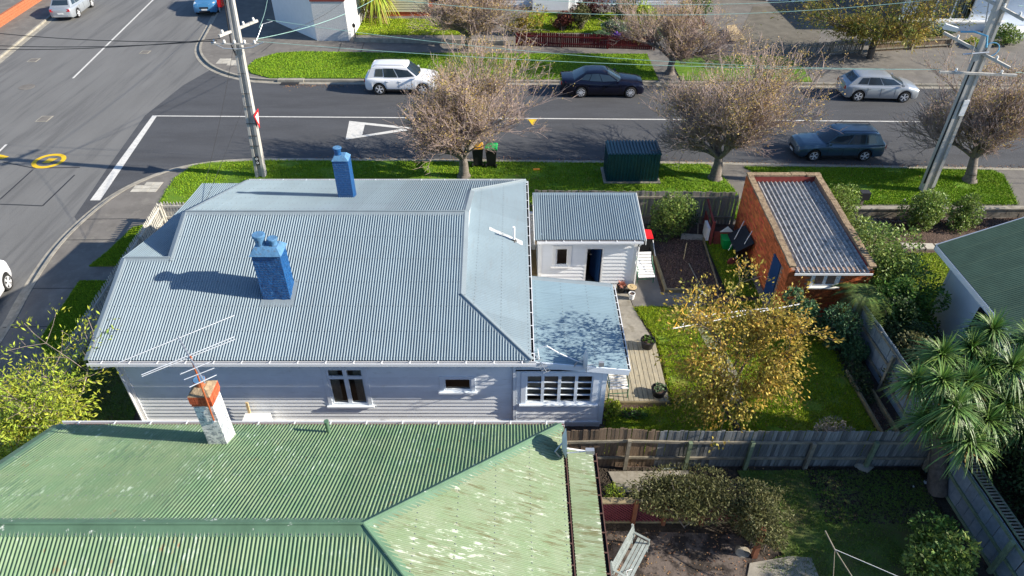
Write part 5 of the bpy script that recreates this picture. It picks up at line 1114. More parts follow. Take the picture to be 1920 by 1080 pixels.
# ================================================================== UTILITY POLES AND WIRES
PL = site('utility_pole', (-11.9, 29.3, GL), 'tall tapered concrete power pole with crossarms at the street corner, left', 'utility pole')
p0, p1 = Vector((-12.0, 29.4, 0)), Vector((-11.35, 29.5, 10.2))
def lp(h, A=p0, B_=p1): return A.lerp(B_, (h - A.z) / (B_.z - A.z))
mb = MB(); mb.bar(lp(0), lp(0) + (p1 - p0) * .999, .3, .3)
mb = MB()
def taper_pole(mb, A, B_, w0, d0, w1, d1, groove=.05):
    for (ox, oy, sx, sy) in ((-1, 0, .28, 1), (1, 0, .28, 1), (0, .12, .46, .66)):
        def q(P, w, d): cx = P.x + ox * w * .36; cy = P.y + oy * d; return [(cx - w * sx / 2, cy - d * sy / 2, P.z), (cx + w * sx / 2, cy - d * sy / 2, P.z), (cx + w * sx / 2, cy + d * sy / 2, P.z), (cx - w * sx / 2, cy + d * sy / 2, P.z)]
        mb.hexa(q(A, w0, d0), q(B_, w1, d1))
taper_pole(mb, p0, p1, .46, .34, .24, .22); mb.build('shaft', M['pole'], PL)
for h in (1.8, 2.3, 2.9, 3.7, 4.3, 5.2):
    c = lp(h); mb = MB(); w = .46 - .22 * h / 10; mb.box(c.x - w * .51, c.x + w * .51, c.y - .2, c.y - .165, c.z, c.z + .012); mb.build('strap', M['seal'], PL)
# marker plate and give way sign
c = lp(1.05); mb = MB(); mb.box(c.x - .09, c.x + .09, c.y - .19, c.y - .172, c.z - .22, c.z + .22); pl_ = mb.build('marker_plate', M['seal'], PL)
for dz in (-.1, .1):
    mb = MB(); mb.lathe((c.x, c.y - .192, c.z + dz), [(.06, 0), (.06, -.006), (.035, -.006), (.035, 0)], 16, axis='y', cap=False); mb.build('marker_ring', M['white'], pl_)
c = lp(3.0) + Vector((.3, -.02, 0))
sg = site('give_way_sign', tuple(c), 'red and white triangular give way sign fixed to the side of the concrete pole', 'sign')
mb = MB(); A3 = [Vector((0, -.42, .38)), Vector((0, .42, .38)), Vector((0, 0, -.4))]; dirx = Vector((.97, .22, 0))
def rot(v): return Vector((c.x + v.x - .0 * v.y + -.06 * v.y, c.y + v.y, c.z + v.z))
mb.add([rot(v) for v in A3] + [rot(v + Vector((-.02, 0, 0))) for v in A3], [(0, 1, 2), (3, 5, 4), (0, 3, 4, 1), (1, 4, 5, 2), (2, 5, 3, 0)]); mb.build('face', M['redp'], sg)
mb = MB(); mb.add([rot(v * .62 + Vector((.006, 0, .05))) for v in A3] + [rot(v * .62 + Vector((-.026, 0, .05))) for v in A3], [(0, 1, 2), (3, 5, 4)]); mb.build('panel', M['white'], sg)
mb = MB(); mb.bar((c.x - .25, c.y, c.z + .1), (c.x - .01, c.y, c.z + .1), .04, .04); mb.build('bracket', M['metal'], sg)
def insul(mb, p, r=.06, h=.14): mb.lathe(p, [(r * .5, 0), (r, .02), (r * .7, h * .4), (r, h * .55), (r * .6, h), (r * .2, h)], 8)
def arm(root, p, q, w=.11, n=4, ins=True):
    mb = MB(); mb.bar(p, q, w, w); a = mb.build('crossarm', M['pole'], root)
    for i in range(n):
        c = Vector(p).lerp(Vector(q), (i + .35) / (n - .3)); mb = MB(); insul(mb, c + Vector((0, 0, w / 2))); mb.build('insulator', M['insul'], a, smooth=True)
    return a
c = lp(6.95); arm(PL, c + Vector((-.5, -.6, 0)), c + Vector((.6, 1.1, .1)), .1)
c = lp(6.55); arm(PL, c + Vector((-1.0, -.35, 0)), c + Vector((.95, -.25, -.05)), .055, 5)
mb = MB(); mb.tube([c + Vector((-1.0, -.3, .05)), c + Vector((-.5, -.4, -.18)), c + Vector((.1, -.36, -.22)), c + Vector((.7, -.35, -.15)), c + Vector((1.2, -.3, .05))], .025, 6); mb.tube([c + Vector((.9, -.3, .1)), c + Vector((1.1, .3, .6)), c + Vector((1.3, 1.0, .5))], .012, 5); mb.build('cable_loop', M['metal'], PL)
mb = MB(); mb.box(c.x - .42, c.x - .25, c.y - .1, c.y + .15, c.z + 1.4, c.z + 1.8); mb.build('far_sign_box', M['redp'], PL)  # added red box standing in for the back of a sign across the street
mb = MB(); mb.tube([lp(9) + Vector((-.2, -.1, 0)), lp(6.4) + Vector((-.24, -.14, 0)), lp(6.0) + Vector((-.1, -.2, 0))], .03, 6); mb.build('cable', M['seal'], PL)

PR = site('utility_pole', (19.15, 28.0, GL), 'tall concrete power pole with long crossarm and cable loops on the right verge', 'utility pole')
p2, p3 = Vector((19.12, 28.0, 0)), Vector((19.08, 28.15, 10.0)); mb = MB(); taper_pole(mb, p2, p3, .5, .36, .34, .26); mb.build('shaft', M['pole'], PR)
def l2(h): return p2.lerp(p3, h / 10.0)
mb = MB(); c = l2(5.0); mb.box(c.x - .02, c.x + .2, c.y - .22, c.y - .17, 3.9, 4.6); mb.build('plate', M['white'], PR)
mb = MB(); mb.tube([l2(.6) + Vector((-.27, -.1, 0)), l2(6.2) + Vector((-.2, -.1, 0))], .035, 6); mb.build('cable_guard', M['seal'], PR)
c = l2(5.75); arm(PR, c + Vector((-1.55, -.2, .06)), c + Vector((1.65, -.25, -.06)), .09, 2)
c = l2(6.55); arm(PR, c + Vector((-1.3, .9, .5)), c + Vector((.85, -.8, -.35)), .1, 2)
mb = MB(); mb.tube([c + Vector((-.9, -.25, .0)), c + Vector((.1, -.28, .1))], .035, 6); mb.tube([c + Vector((-.6, -.3, .5)), c + Vector((-.55, -.3, -.3))], .02, 5); mb.build('bracket', M['metal'], PR)
ang = [(.32 * math.cos(a), -.26 + 0 * a, .2 + .28 * math.sin(a)) for a in [i * .4 for i in range(-3, 7)]]
mb = MB(); mb.tube([c + Vector((x + .15, y, z)) for x, y, z in ang], .022, 6); mb.tube([c + Vector((-.1, -.3, .3)), c + Vector((-.25, -.3, .75)), c + Vector((-.7, -.1, .85)), c + Vector((-1.05, .2, .75))], .04, 6); mb.build('cable_loop', mat('blue_cable', (.12, .36, .55), .4), PR, smooth=True)
mb = MB(); mb.hexa([c + Vector((-1.6, .5, .75)), c + Vector((-1.1, .3, .7)), c + Vector((-1.05, .5, .7)), c + Vector((-1.55, .7, .75))], [c + Vector((-1.55, .5, .95)), c + Vector((-1.1, .3, .85)), c + Vector((-1.05, .5, .85)), c + Vector((-1.5, .7, .95))]); mb.build('street_lamp_head', M['insul'], PR)
c = l2(8.35); arm(PR, c + Vector((-1.1, .75, .45)), c + Vector((.75, -.6, -.35)), .11, 4)
mb = MB(); mb.bar(c + Vector((-.35, -.1, -.7)), c + Vector((-.45, .1, .1)), .05, .03); mb.build('brace', M['metal'], PR)
# second pole leaning behind, at the top right

def wire(a, b, sag, r, m, label, n=28):
    a, b = Vector(a), Vector(b); pts = []
    for i in range(n + 1):
        t = i / n; p = a.lerp(b, t); p.z -= sag * 4 * t * (1 - t); pts.append(p)
    mb = MB(); mb.tube(pts, r, 5); tag(mb.build('power_line', m), label, 'power line', 'overhead wires')
def sagm(a, b, px, py):
    """sag so that the wire passes seen height at mid"""
    Y = (a[1] + b[1]) / 2; z = GD(px, py, Y).z; return (a[2] + b[2]) / 2 - z
A1 = lp(9.4) + Vector((.3, 1.2, 0)); B1 = l2(8.4) + Vector((-.7, .5, .35))
for (a, b, px, py, lab) in (
    (lp(9.5) + Vector((.8, 1.1, 0)), l2(8.45) + Vector((-1.0, .7, .5)), 1160, 6, 'topmost green overhead wire between the two concrete poles'),
    (lp(9.0) + Vector((.4, .4, 0)), l2(8.45) + Vector((-.5, .3, .3)), 1160, 27, 'second green overhead wire from the top between the two poles'),
    (lp(7.0) + Vector((.9, 1.4, 0)), l2(5.8) + Vector((-1.5, -.15, .1)), 1160, 106, 'low overhead wire crossing the far verge between the poles'),
    (lp(6.6) + Vector((.9, -.2, 0)), l2(5.8) + Vector((-1.45, -.15, .1)), 1150, 118, 'thin low overhead wire just under the one crossing the verge')):
    wire(a, b, sagm(a, b, px, py), .010, M['wire'] if 'low' not in lab else M['wire'], lab)
wire(l2(8.45) + Vector((.5, -.3, 0)), (45, 27, 7.8), .4, .013, M['wire'], 'upper wire running right from the right-hand pole'); wire(l2(5.8) + Vector((1.6, -.2, 0)), (45, 27, 5.5), .4, .012, M['wire'], 'lower wire running right from the right-hand pole')
wire(l2(8.2) + Vector((.7, -.5, 0)), (45, 26.5, 7.2), .4, .012, M['wire'], 'middle wire running right from the right-hand pole')
for (py, Z, dy, lab) in ((55, 6.6, -.8, 'uppermost wire running left across the main road'), (78, 6.5, -.4, 'middle wire running left across the main road'), (85, 6.45, 0.0, 'lowest wire running left across the main road')):
    a = lp(Z + .2) + Vector((-.7, dy, 0)); e = GD(0, py, 31.5); e = a + (e - a) * 1.35; wire(a, e, .25, .016, M['wiredark'], lab)
a = lp(6.6) + Vector((.9, -.2, .1)); wire(a, GD(700, 0, 42), .25, .012, M['wire'], 'pale service wire rising to the right from the left pole')
wire(lp(6.9) + Vector((.9, .3, .1)), (-17.4, 52.6, 3.0), .3, .01, M['wire'], 'service wire from the left pole to the white corner building'); wire(lp(6.6) + Vector((1.2, -.2, .1)), (-11.2, 49.5, 2.8), .3, .01, M['wiredark'], 'dark service wire from the left pole to the corner building')
wire(lp(6.5) + Vector((-.1, -.2, .0)), (-11.6, 23.2, 3.4), .15, .008, M['wiredark'], 'service wire from the left pole down to the verandah roof')
wire((G(382, 386, 3.6)), GD(460, 190, 29), .05, .008, M['wiredark'], 'thin dark wire from the verandah roof up the pole')

# ================================================================== FENCES
_fm = {}
def bmesh_box(w, d, h, top=0.0):
    k = (round(w, 3), round(d, 3), round(h, 2), top)
    if k not in _fm:
        mb = MB()
        if top: mb.hexa([(-w / 2, -d / 2, 0), (w / 2, -d / 2, 0), (w / 2, d / 2, 0), (-w / 2, d / 2, 0)], [(-w / 2, -d / 2, h - top), (w / 2, -d / 2, h - top), (w / 2, d / 2, h - top), (-w / 2, d / 2, h - top)]); mb.hexa([(-w / 2, -d / 2, h - top), (w / 2, -d / 2, h - top), (w / 2, d / 2, h - top), (-w / 2, d / 2, h - top)], [(-w * .12, -d / 2, h), (w * .12, -d / 2, h), (w * .12, d / 2, h), (-w * .12, d / 2, h)])
        else: mb.box(-w / 2, w / 2, -d / 2, d / 2, 0, h)
        o = mb.build('tmp', M['paling']); _fm[k] = o.data; bpy.data.objects.remove(o)
    return _fm[k]
def fence(name, label, p0, p1, h, side, pw=.1, gap=.006, m='paling', rails=(.35, .85, 1.35), posts=2.4, z0=GL - .02, wob=.02, hfun=None, top=0, lean=0.0, mfun=None, postm='rail', railm='rail', ph=None, cat='fence'):
    """vertical palings; rails and posts on 'side' (+1 = left of travel)"""
    a, b = Vector(p0), Vector(p1); L = (b - a).length; t = (b - a) / L; nn = Vector((-t.y, t.x)) * side; ang = math.atan2(t.y, t.x)
    root = empty(name, (a.x, a.y, z0), 0, label, cat); root['wc'] = 1; root.location = (a.x, a.y, z0)
    n = int(L / (pw + gap))
    for i in range(n):
        u = (i + .5) * (pw + gap); hh = h if not hfun else hfun(u / L); hh = round(hh + random.choice((-1, 0, 0, 1)) * wob, 2)
        me = bmesh_box(pw, .018, hh, top); o = bpy.data.objects.new('paling' if not top else 'picket', me); col.objects.link(o); o.parent = root; o.matrix_parent_inverse = Matrix.Identity(4)
        o.location = (t.x * u + random.uniform(-.004, .004), t.y * u + random.uniform(-.006, .006), 0); o.rotation_euler = (random.uniform(-.008, .008), random.uniform(-.012, .012), ang)
        mm = M[mfun(u / L) if mfun else m]
        o.material_slots[0].link = 'OBJECT'; o.material_slots[0].material = mm
    for z in rails:
        k = max(1, int(L / posts))
        for i in range(k):
            q0 = a + t * (L * i / k); q1 = a + t * (L * (i + 1) / k); o_ = nn * .04; mb = MB(); dz = 0
            if hfun: z_ = [z * (hfun(i / k) / h), z * (hfun((i + 1) / k) / h)]
            else: z_ = [z, z]
            mb.bar((q0.x + o_.x, q0.y + o_.y, z0 + z_[0]), (q1.x + o_.x, q1.y + o_.y, z0 + z_[1]), .045, .085); mb.build('rail', M[railm], root)
    k = max(1, int(L / posts))
    for i in range(k + 1):
        q = a + t * (L * i / k) + nn * .115; hh = ph or h * .93; l = random.uniform(-.02, .02); mb = MB(); mb.bar((q.x, q.y, z0), (q.x + l, q.y + l, z0 + (hh * (hfun(i / k) / h) if hfun else hh)), .1, .1, up=(t.x, t.y, 0)); mb.build('post', M[postm if not (postm == 'mix') else random.choice(('greenpost', 'rail'))], root)
    return root
fence('paling_fence', 'long weathered paling fence between the yellow-tree lawn and the near dark yard', (1.5, 12.49), (11.75, 12.49), 1.6, -1, pw=.105, hfun=lambda t: 1.55 + .1 * math.exp(-((t - .14) / .07) ** 2) - .03 * t, rails=(.45, 1.15), posts=1.7, postm='mix', mfun=lambda t: 'palingb' if t < .25 else 'paling', ph=1.25)
fence('paling_fence', 'grey paling fence behind the white shed and vegetable bed along the street verge', (.95, 25.35), (9.4, 25.2), 1.62, -1, pw=.13, gap=.01, m='palinglight', rails=(.4, 1.35), posts=2.2)
fence('picket_fence', 'dark low picket fence between the house corner and the white shed', (-.1, 25.45), (.9, 25.45), 1.0, -1, pw=.07, gap=.05, m='paling', rails=(.3, .8), posts=2, top=.08)
fence('picket_fence', 'pale picket fence running beside the street footpath left of the house', (-15.0, 25.3), (-14.3, 13.2), 1.05, 1, pw=.07, gap=.065, m='picket', rails=(.3, .85), posts=2.4, top=.07, railm='picket', postm='picket')
fence('picket_fence', 'pale picket fence corner return across the front garden, behind the verandah', (-14.95, 25.35), (-10.3, 25.35), 1.05, -1, pw=.07, gap=.065, m='picket', rails=(.3, .85), posts=2.3, top=.07, railm='picket', postm='picket')
fence('picket_fence', 'dark red picket fence in front of the flower garden across the street', (.3, 47.75), (9.6, 46.95), .95, -1, pw=.12, gap=.012, m='redfence', rails=(.25, .7), posts=2.4, top=.06, railm='redfence', postm='redfence')
fence('panel_fence', 'blue-grey board fence with timber rails along the right side of the lawn', (11.75, 18.4), (12.0, 12.55), 1.62, -1, pw=.3, gap=.012, rails=(.35, .95, 1.5), posts=2.4, wob=.005, m='panelblue')
fence('panel_fence', 'board fence with green-grey rails at the bottom right corner of the picture', (11.9, 12.3), (12.15, 6.2), 1.35, -1, pw=.3, gap=.012, rails=(.1, .7, 1.3), posts=2.1, wob=.0, m='panelblue', railm='greenpost', postm='greenpost', ph=1.4)
# slatted trellis on the lower fence
tr = site('trellis', (12.1, 9, 1.5), 'narrow slatted trellis strip fixed along the top of the bottom right fence', 'trellis')
for i in range(64):
    t = i / 63; x = 11.93 + .25 * t; y = 12.2 - 6.0 * t; mb = MB(); mb.box(x + .05, x + .3, y - .02, y + .02, 1.50, 1.52); mb.build('slat', M['rail'], tr, fix=False)
for o_ in (.05, .3):
    mb = MB(); mb.bar((11.93 + o_, 12.25, 1.48), (12.18 + o_, 6.2, 1.48), .04, .04); mb.build('rail', M['greenpost'], tr)
# low timber retaining edge of the right bed
for nm, p, q, lab in (('timber_edging', (11.35, 17.0), (11.55, 12.75), 'timber board edging at the foot of the right fence'), ('timber_edging', (10.95, 16.2), (11.05, 12.75), 'low board edge between the shaded lawn and the soil bed')):
    mb = MB(); mb.bar((*p, GL + .1), (*q, GL + .1), .06, .2); tag(mb.build(nm, M['edge']), lab, 'edging')
# vegetable bed edging
vb = site('vegetable_bed_frame', (6.8, 22, GL), 'timber frame round the bare vegetable bed', 'garden bed frame')
for p, q in (((5.7, 24.1), (5.8, 20.55)), ((5.75, 20.5), (7.75, 20.5)), ((7.95, 24.0), (7.8, 20.55))):
    mb = MB(); mb.bar((*p, GL + .08), (*q, GL + .08), .09 if p[0] < 6 else .05, .17); mb.build('board', M['edge'], vb)
sheet('vegetable_bed_soil', [(5.75, 24.0), (7.9, 24.0), (7.78, 20.55), (5.83, 20.55)], GL + .09, M['soil'])
mb = MB(); mb.bar((7.0, 22.2, GL + .11), (7.15, 20.6, GL + .11), .04, .03); tag(mb.build('garden_lath', M['rail']), 'thin lath lying across the bare soil bed', 'lath')
def stake(px, py, px2, py2, z0, z1, m, lab, r=.02):
    a, b = G(px, py, z0), G(px2, py2, z1); mb = MB(); mb.tube([a, b], r, 6); tag(mb.build('garden_stake', m), lab, 'stake')
stake(1281, 490, 1288, 455, GL, .9, M['plywood'], 'slanting pale stake in the middle of the vegetable bed', .018); stake(1230, 489, 1224, 450, GL, .8, M['white'], 'bent white and red stake at the left edge of the vegetable bed')
stake(1384, 395, 1386, 360, GL, 1.0, M['rail'], 'grey stake leaning by the brick garage wall'); stake(1308, 445, 1309, 420, GL, .7, M['rail'], 'short grey stake between shrub and red gate'); stake(1411, 522, 1417, 495, GL, .8, M['greenpost'], 'green garden stake beside the garage door')
# red gate + partition
rg = site('red_gate', (8.2, 24.2, GL), 'low dull red board gate with white triangular brace by the garage', 'gate')
mb = MB(); mb.box(8.25, 9.3, 23.6, 23.64, GL, .8); mb.build('board', M['redpaint'], rg)
mb = MB(); mb.add([(8.45, 23.58, .82), (9.0, 23.58, .82), (8.73, 23.58, 1.08), (8.45, 23.55, .82), (9.0, 23.55, .82), (8.73, 23.55, 1.08)], [(0, 1, 2), (3, 5, 4), (0, 3, 4, 1), (1, 4, 5, 2), (2, 5, 3, 0)]); mb.build('brace', M['white'], rg)
mb = MB(); mb.bar((8.15, 23.6, .0), (8.15, 23.6, 1.3), .09, .09, up=(1, 0, 0)); mb.bar((8.15, 23.65, 1.2), (8.2, 25.1, 1.4), .06, .08); mb.bar((8.15, 23.65, .5), (8.2, 25.1, .6), .04, .6); mb.build('partition', M['redpaint'], rg)
mb = MB(); mb.box(7.98, 8.09, 23.7, 24.3, .3, .9); mb.build('plate', M['white'], rg)
mb = MB(); mb.slab([(7.0, 23.9, .22), (8.0, 23.85, .22), (8.0, 24.15, .3), (7.1, 24.25, .3)], .02); tag(mb.build('loose_board', M['concrete']), 'pale board lying on the ground at the back of the vegetable bed', 'board')
# wheelbarrow propped on garage wall
wb_ = site('wheelbarrow', (9.1, 22.9, GL), 'black wheelbarrow tipped against the brick garage wall with green garden gear', 'wheelbarrow')
mb = MB(); mb.hexa([(8.95, 22.4, .35), (9.3, 22.4, .7), (9.3, 23.3, .7), (8.95, 23.3, .35)], [(8.75, 22.2, .75), (9.38, 22.2, 1.2), (9.38, 23.5, 1.2), (8.75, 23.5, .75)]); mb.build('tray', M['black'], wb_)
mb = MB(); mb.tube([(8.8, 22.25, .35), (9.35, 22.6, 1.5)], .018, 6); mb.tube([(8.7, 22.85, .4), (9.2, 23.25, 1.55)], .018, 6); mb.build('handle', M['metal'], wb_)
mb = MB(); mb.lathe((8.7, 22.2, .32), [(.17, -.04), (.2, 0), (.17, .04)], 14, axis='y'); mb.build('wheel', M['redpaint'], wb_)
mb = MB(); mb.hexa([(8.6, 23.2, .2), (8.95, 23.2, .2), (8.95, 23.6, .2), (8.6, 23.6, .2)], [(8.5, 23.1, .7), (9.0, 23.1, .7), (9.0, 23.7, .7), (8.5, 23.7, .7)]); tag(mb.build('garden_tub', M['greenp']), 'green tub standing beside the wheelbarrow', 'tub')
# low block wall and path right
lw = site('low_wall', (19, 26.1, GL), 'low weathered concrete block wall along the right footpath', 'wall')
x = 12.9
while x < 23.6:
    for z, o_ in ((GL, 0), (GL + .2, .2)):
        mb = MB(); mb.box(x + o_, x + .39 + o_, 25.75 + random.uniform(-.004, .004), 25.95, z - (.2 if z == GL else 0), z + .195); mb.build('block', M['block'], lw, fix=False)
    x += .4
mb = MB(); mb.box(12.9, 24, 25.72, 25.98, GL + .4, GL + .46); mb.build('coping', M['concrete'], lw)
mb = MB(); mb.box(15.17, 15.27, 26.0, 26.1, GL, .9); lb = mb.build('letterbox_post', M['block']); lb.name = 'letterbox'; tag(lb, 'dark letterbox on a pillar beside the garage shrubs', 'letterbox')
mb = MB(); mb.box(15.02, 15.42, 25.9, 26.2, .9, 1.25); mb.build('box', M['seal'], lb)
ssr = site('stepping_stones', (17, 22.5, GL), 'line of pale square stepping stones across the side lawn', 'paving')
for i in range(5):
    c = G(1698 + i * 22, 463 + i * .5, GL); mb = MB(); mb.box(c.x - .2, c.x + .2, c.y - .2, c.y + .2, GL, GL + .075); mb.build('stone', M['pavers'], ssr)
# brick garden wall top left
bwl = site('brick_garden_wall', (-37.4, 52, GL), 'low salmon brick garden wall at the top left corner', 'wall')
for i in range(46):
    for k in range(4):
        t = (i + (.5 if k % 2 else 0)); y = 46 + t * .29; x = -36.9 - .09 * (y - 46); mb = MB(); mb.box(x - .2, x, y, y + .26, GL + k * .17, GL + k * .17 + .155); mb.build('brick', M['terracotta'], bwl, fix=False)
# far lawn border wall
mb = MB(); mb.bar((-11.0, 48.55, GL + .15), (-.3, 47.85, GL + .15), .16, .3); tag(mb.build('garden_border_wall', M['kerb']), 'low pale kerb wall along the far lawn', 'wall')
for (p, q, h, lab) in (((18.9, 45.5), (23.3, 46.3), .9, 'grey slatted timber fence below the golden weeping tree'),):
    fence('slatted_fence', lab, p, q, h, -1, pw=.1, gap=.03, m='paling', rails=(.2, .7), posts=2.2)
fence('paling_fence', 'dull paling fence at the driveway entrance behind the second bare tree', (24.0, 46.5), (30, 47.5), .8, -1, pw=.12, gap=.02, m='palingb', rails=(.2, .6), posts=2.2)
mb = MB(); mb.slab([tuple(G(1362, 48, .5)), tuple(G(1378, 46, .5)), tuple(G(1398, 72, .5)), tuple(G(1372, 74, .5))], .1); tag(mb.build('plywood_board', M['plywood']), 'pale plywood panel lying by the driveway across the street', 'board')


# ================================================================== DECK, FURNITURE, POTS
dk = site('deck', (4.0, 16.3, GL), 'weathered timber deck beside the house annex', 'deck')
for i in range(14):
    x = 2.72 + i * .158
    mb = MB(); y0_ = 14.88 if x > 2.9 else 14.9; mb.box(x, x + .142, y0_, 17.66, .22, .25 + random.uniform(-.002, .002)); mb.build('deck_board', M['deck'], dk, fix=False)
mb = MB(); mb.box(2.7, 4.88, 14.82, 14.872, .02, .245); mb.build('fascia', M['edge'], dk); mb = MB(); mb.box(4.885, 4.92, 14.82, 17.66, .02, .245); mb.build('fascia', M['edge'], dk)
def bench2(label, c, rz, w=.62, st=1.0):
    T = empty('slatted_chair', c, rz, label, 'chair', 'white slatted garden seats')
    prof = [(-.28, .40), (-.19, .43), (-.10, .44), (-.01, .44), (.08, .45), (.16, .50), (.22, .58), (.26, .68), (.29, .79), (.31, .90)]
    prof = [(y_ * st, z_) for y_, z_ in prof]
    for (yy, zz), (y2, z2) in zip(prof[:-1], prof[1:]):
        a = Vector((0, yy, zz)); b = Vector((0, y2, z2)); c1 = a.lerp(b, .12); c2 = a.lerp(b, .85); mb = MB()
        mb.hexa([(-w / 2, c1.y, c1.z), (w / 2, c1.y, c1.z), (w / 2, c2.y, c2.z), (-w / 2, c2.y, c2.z)], [(-w / 2, c1.y, c1.z + .018), (w / 2, c1.y, c1.z + .018), (w / 2, c2.y, c2.z + .018), (-w / 2, c2.y, c2.z + .018)]); mb.build('slat', M['white'], T)
    for s in (-1, 1):
        mb = MB(); mb.tube([(s * w / 2, -.3, 0), (s * w / 2, -.28, .4), (s * w / 2, -.2, .62), (s * w / 2, .1, .64), (s * w / 2, .3, .86)], .017, 6); mb.build('leg', M['chairg'], T)
        mb = MB(); mb.tube([(s * w / 2, .36, 0), (s * w / 2, .2, .42), (s * w / 2, -.28, .39)], .017, 6); mb.build('leg', M['chairg'], T)
    for z in (.2,):
        mb = MB(); mb.tube([(-w / 2, -.29, z), (w / 2, -.29, z)], .014, 6); mb.build('stretcher', M['chairg'], T)
bench2('white slatted garden seat with green frame at the corner of the white shed', (5.08, 21.35, GL), R(3), w=.62, st=1.7)
bench2('white slatted garden seat with green frame on the timber deck by the annex wall', (3.3, 15.3, .25), R(4), w=.6, st=1.15)
def planter(label, x, y, z, r, h, m, flare=1.2):
    T = empty('plant_pot', (x, y, z), 0, label, 'plant pot', 'plant pots'); mb = MB(); mb.lathe((0, 0, 0), [(r * .75, 0), (r, h), (r * 1.06, h), (r * 1.06, h * 1.06), (r * .9, h * 1.06), (r * .88, h * .85)], 20, cap=True); mb.build('pot', m, T, smooth=True)
    mb = MB(); mb.lathe((0, 0, h * .85), [(r * .86, 0), (r * .8, .02)], 16); mb.build('soil', M['soil'], T); return T
POTS = [planter('large black pot with small rosettes at the corner of the deck nearest the lawn path', 4.6, 17.35, .25, .24, .3, M['black']),
        planter('dark bowl planted with pale green rosettes at the front corner of the deck', 4.62, 15.15, .25, .24, .26, M['black']),
        planter('black pot with a reddish grassy plant beside the white shed wall', 4.12, 20.55, GL, .18, .28, M['black']),
        planter('small cream rimmed pot between two others near the shed', 4.5, 20.5, GL, .16, .24, M['seal']),
        planter('small white pot standing in front of the other two near the shed', 4.45, 20.1, GL, .12, .26, M['white'])]
mb = MB(); mb.lathe((4.5, 20.5, GL + .24), [(.17, 0), (.185, .02), (.17, .035), (.14, .03)], 18); tag(mb.build('pot_saucer', M['plywood']), 'cream rim saucer on the middle pot by the shed', 'saucer')

# rotary clothesline under the yellow tree
cl = site('clothesline', (7.9, 17.5, GL), 'folding clothesline with pale arms partly hidden by the golden tree', 'clothesline')
mb = MB(); hb = 1.9; a, b2 = G(1262, 616, hb), G(1500, 570, hb); mb.tube([a, b2], .02, 6); c_, d_ = G(1262, 616, hb), G(1440, 583, hb + .1); mb.build('arm', M['white'], cl)
mb = MB(); mb.tube([G(1303, 598, hb), G(1345, 588, hb), G(1440, 578, hb)], .02, 6); mb.build('arm', M['white'], cl)
mb = MB(); mb.tube([G(1264, 614, hb), G(1304, 538, hb)], .012, 5); mb.build('line', M['yellow'], cl)
mb = MB(); mb.tube([G(1304, 538, hb), G(1325, 556, hb)], .02, 5); mb.tube([G(1280, 610, hb), G(1318, 545, hb)], .007, 5); mb.build('line', M['white'], cl)
pc = a.lerp(b2, .6); mb = MB(); mb.tube([(pc.x, pc.y, GL), (pc.x, pc.y, hb + .1)], .03, 8); mb.build('pole', M['metal'], cl)
# meter box and white unit on the narrow strip by the neighbour
mb = MB(); c = GD(484, 786, 13.75); mb.box(c.x - .37, c.x + .37, 13.45, 13.85, .1, GD(484, 779, 13.75).z); hu = mb.build('heat_pump_cover', M['white']); tag(hu, 'white boxed unit against the weatherboard wall beside the white chimney', 'heat pump')
c = GD(461, 765, 13.8); mb = MB(); mb.bar((c.x, 13.86, .35), (c.x + .05, 13.85, c.z + .18), .07, .05); tag(mb.build('loose_plank', M['plywood']), 'short yellowish plank leaning on the long weatherboard wall', 'plank')

# ================================================================== NEAR YARD
lt = site('lattice_fence', (4, 10.6, GL), 'low maroon lattice fence half covered by creeper in the near yard', 'lattice fence')
lx0, lx1, lz0, lz1, ly = 2.1, 6.5, .2, 1.05, 10.65
mb = MB(); n = 44
for i in range(-9, n):
    x = lx0 + i * .1
    for s in (1, -1):
        xa, xb = (x, x + .85) if s > 0 else (x + .85, x); a_, b_ = max(lx0, min(xa, lx1)), max(lx0, min(xb, lx1))
        if abs(a_ - b_) < .05: continue
        f_ = lambda xx: lz0 + (xx - xa) / (xb - xa) * (lz1 - lz0); mb.bar((a_, ly + .01 * s, f_(a_)), (b_, ly + .01 * s, f_(b_)), .012, .028, up=(0, 0, 1))
lo_ = mb.build('lattice_strip', M['lattice'], lt, fix=False); tag(lo_, kind='stuff')
for x in (2.2, 3.2, 4.0, 5.0, 6.5):
    mb = MB(); mb.bar((x, ly - .06, 0), (x, ly - .06, 1.15), .09, .09, up=(1, 0, 0)); mb.build('post', M['terra_wood'], lt)
mb = MB(); mb.bar((lx0, ly, 1.1), (3.1, ly, 1.1), .16, .06); mb.bar((3.1, ly, 1.08), (lx1, ly, 1.08), .08, .05); mb.bar((lx0, ly, .16), (lx1, ly, .16), .05, .09); mb.build('rail', M['edge'], lt)
pg = site('pergola_post', (6.35, 9.5, GL), 'leaning red-brown post at the end of the creeper', 'post'); mb = MB(); a, b2 = G(1413, 1045, GL), G(1432, 992, 1.25); mb.bar(a, b2, .12, .12); mb.build('shaft', M['terra_wood'], pg)
bn = empty('garden_bench', (2.92, 9.42, GL), R(58), 'weathered grey slatted bench standing on the near patio', 'bench')
bn.scale = (.88, .88, .88)
for k in range(6):
    mb = MB(); yy = .16 + k * .018; zz = .46 + k * .085; mb.bar((-.72, yy, zz), (.72, yy, zz), .02, .07); mb.build('back_slat', M['bench'], bn)
for k in range(4):
    mb = MB(); yy = -.28 + k * .1; mb.bar((-.72, yy, .42), (.72, yy, .42), .08, .022); mb.build('seat_slat', M['bench'], bn)
for s in (-.68, .68):
    mb = MB(); mb.bar((s, -.28, 0), (s, -.26, .42), .05, .05); mb.bar((s, .2, 0), (s, .28, .95), .05, .05); mb.bar((s, -.3, .62), (s, .22, .62), .06, .03); mb.bar((s, -.28, .4), (s, -.28, .62), .04, .04); mb.build('leg', M['bench'], bn)
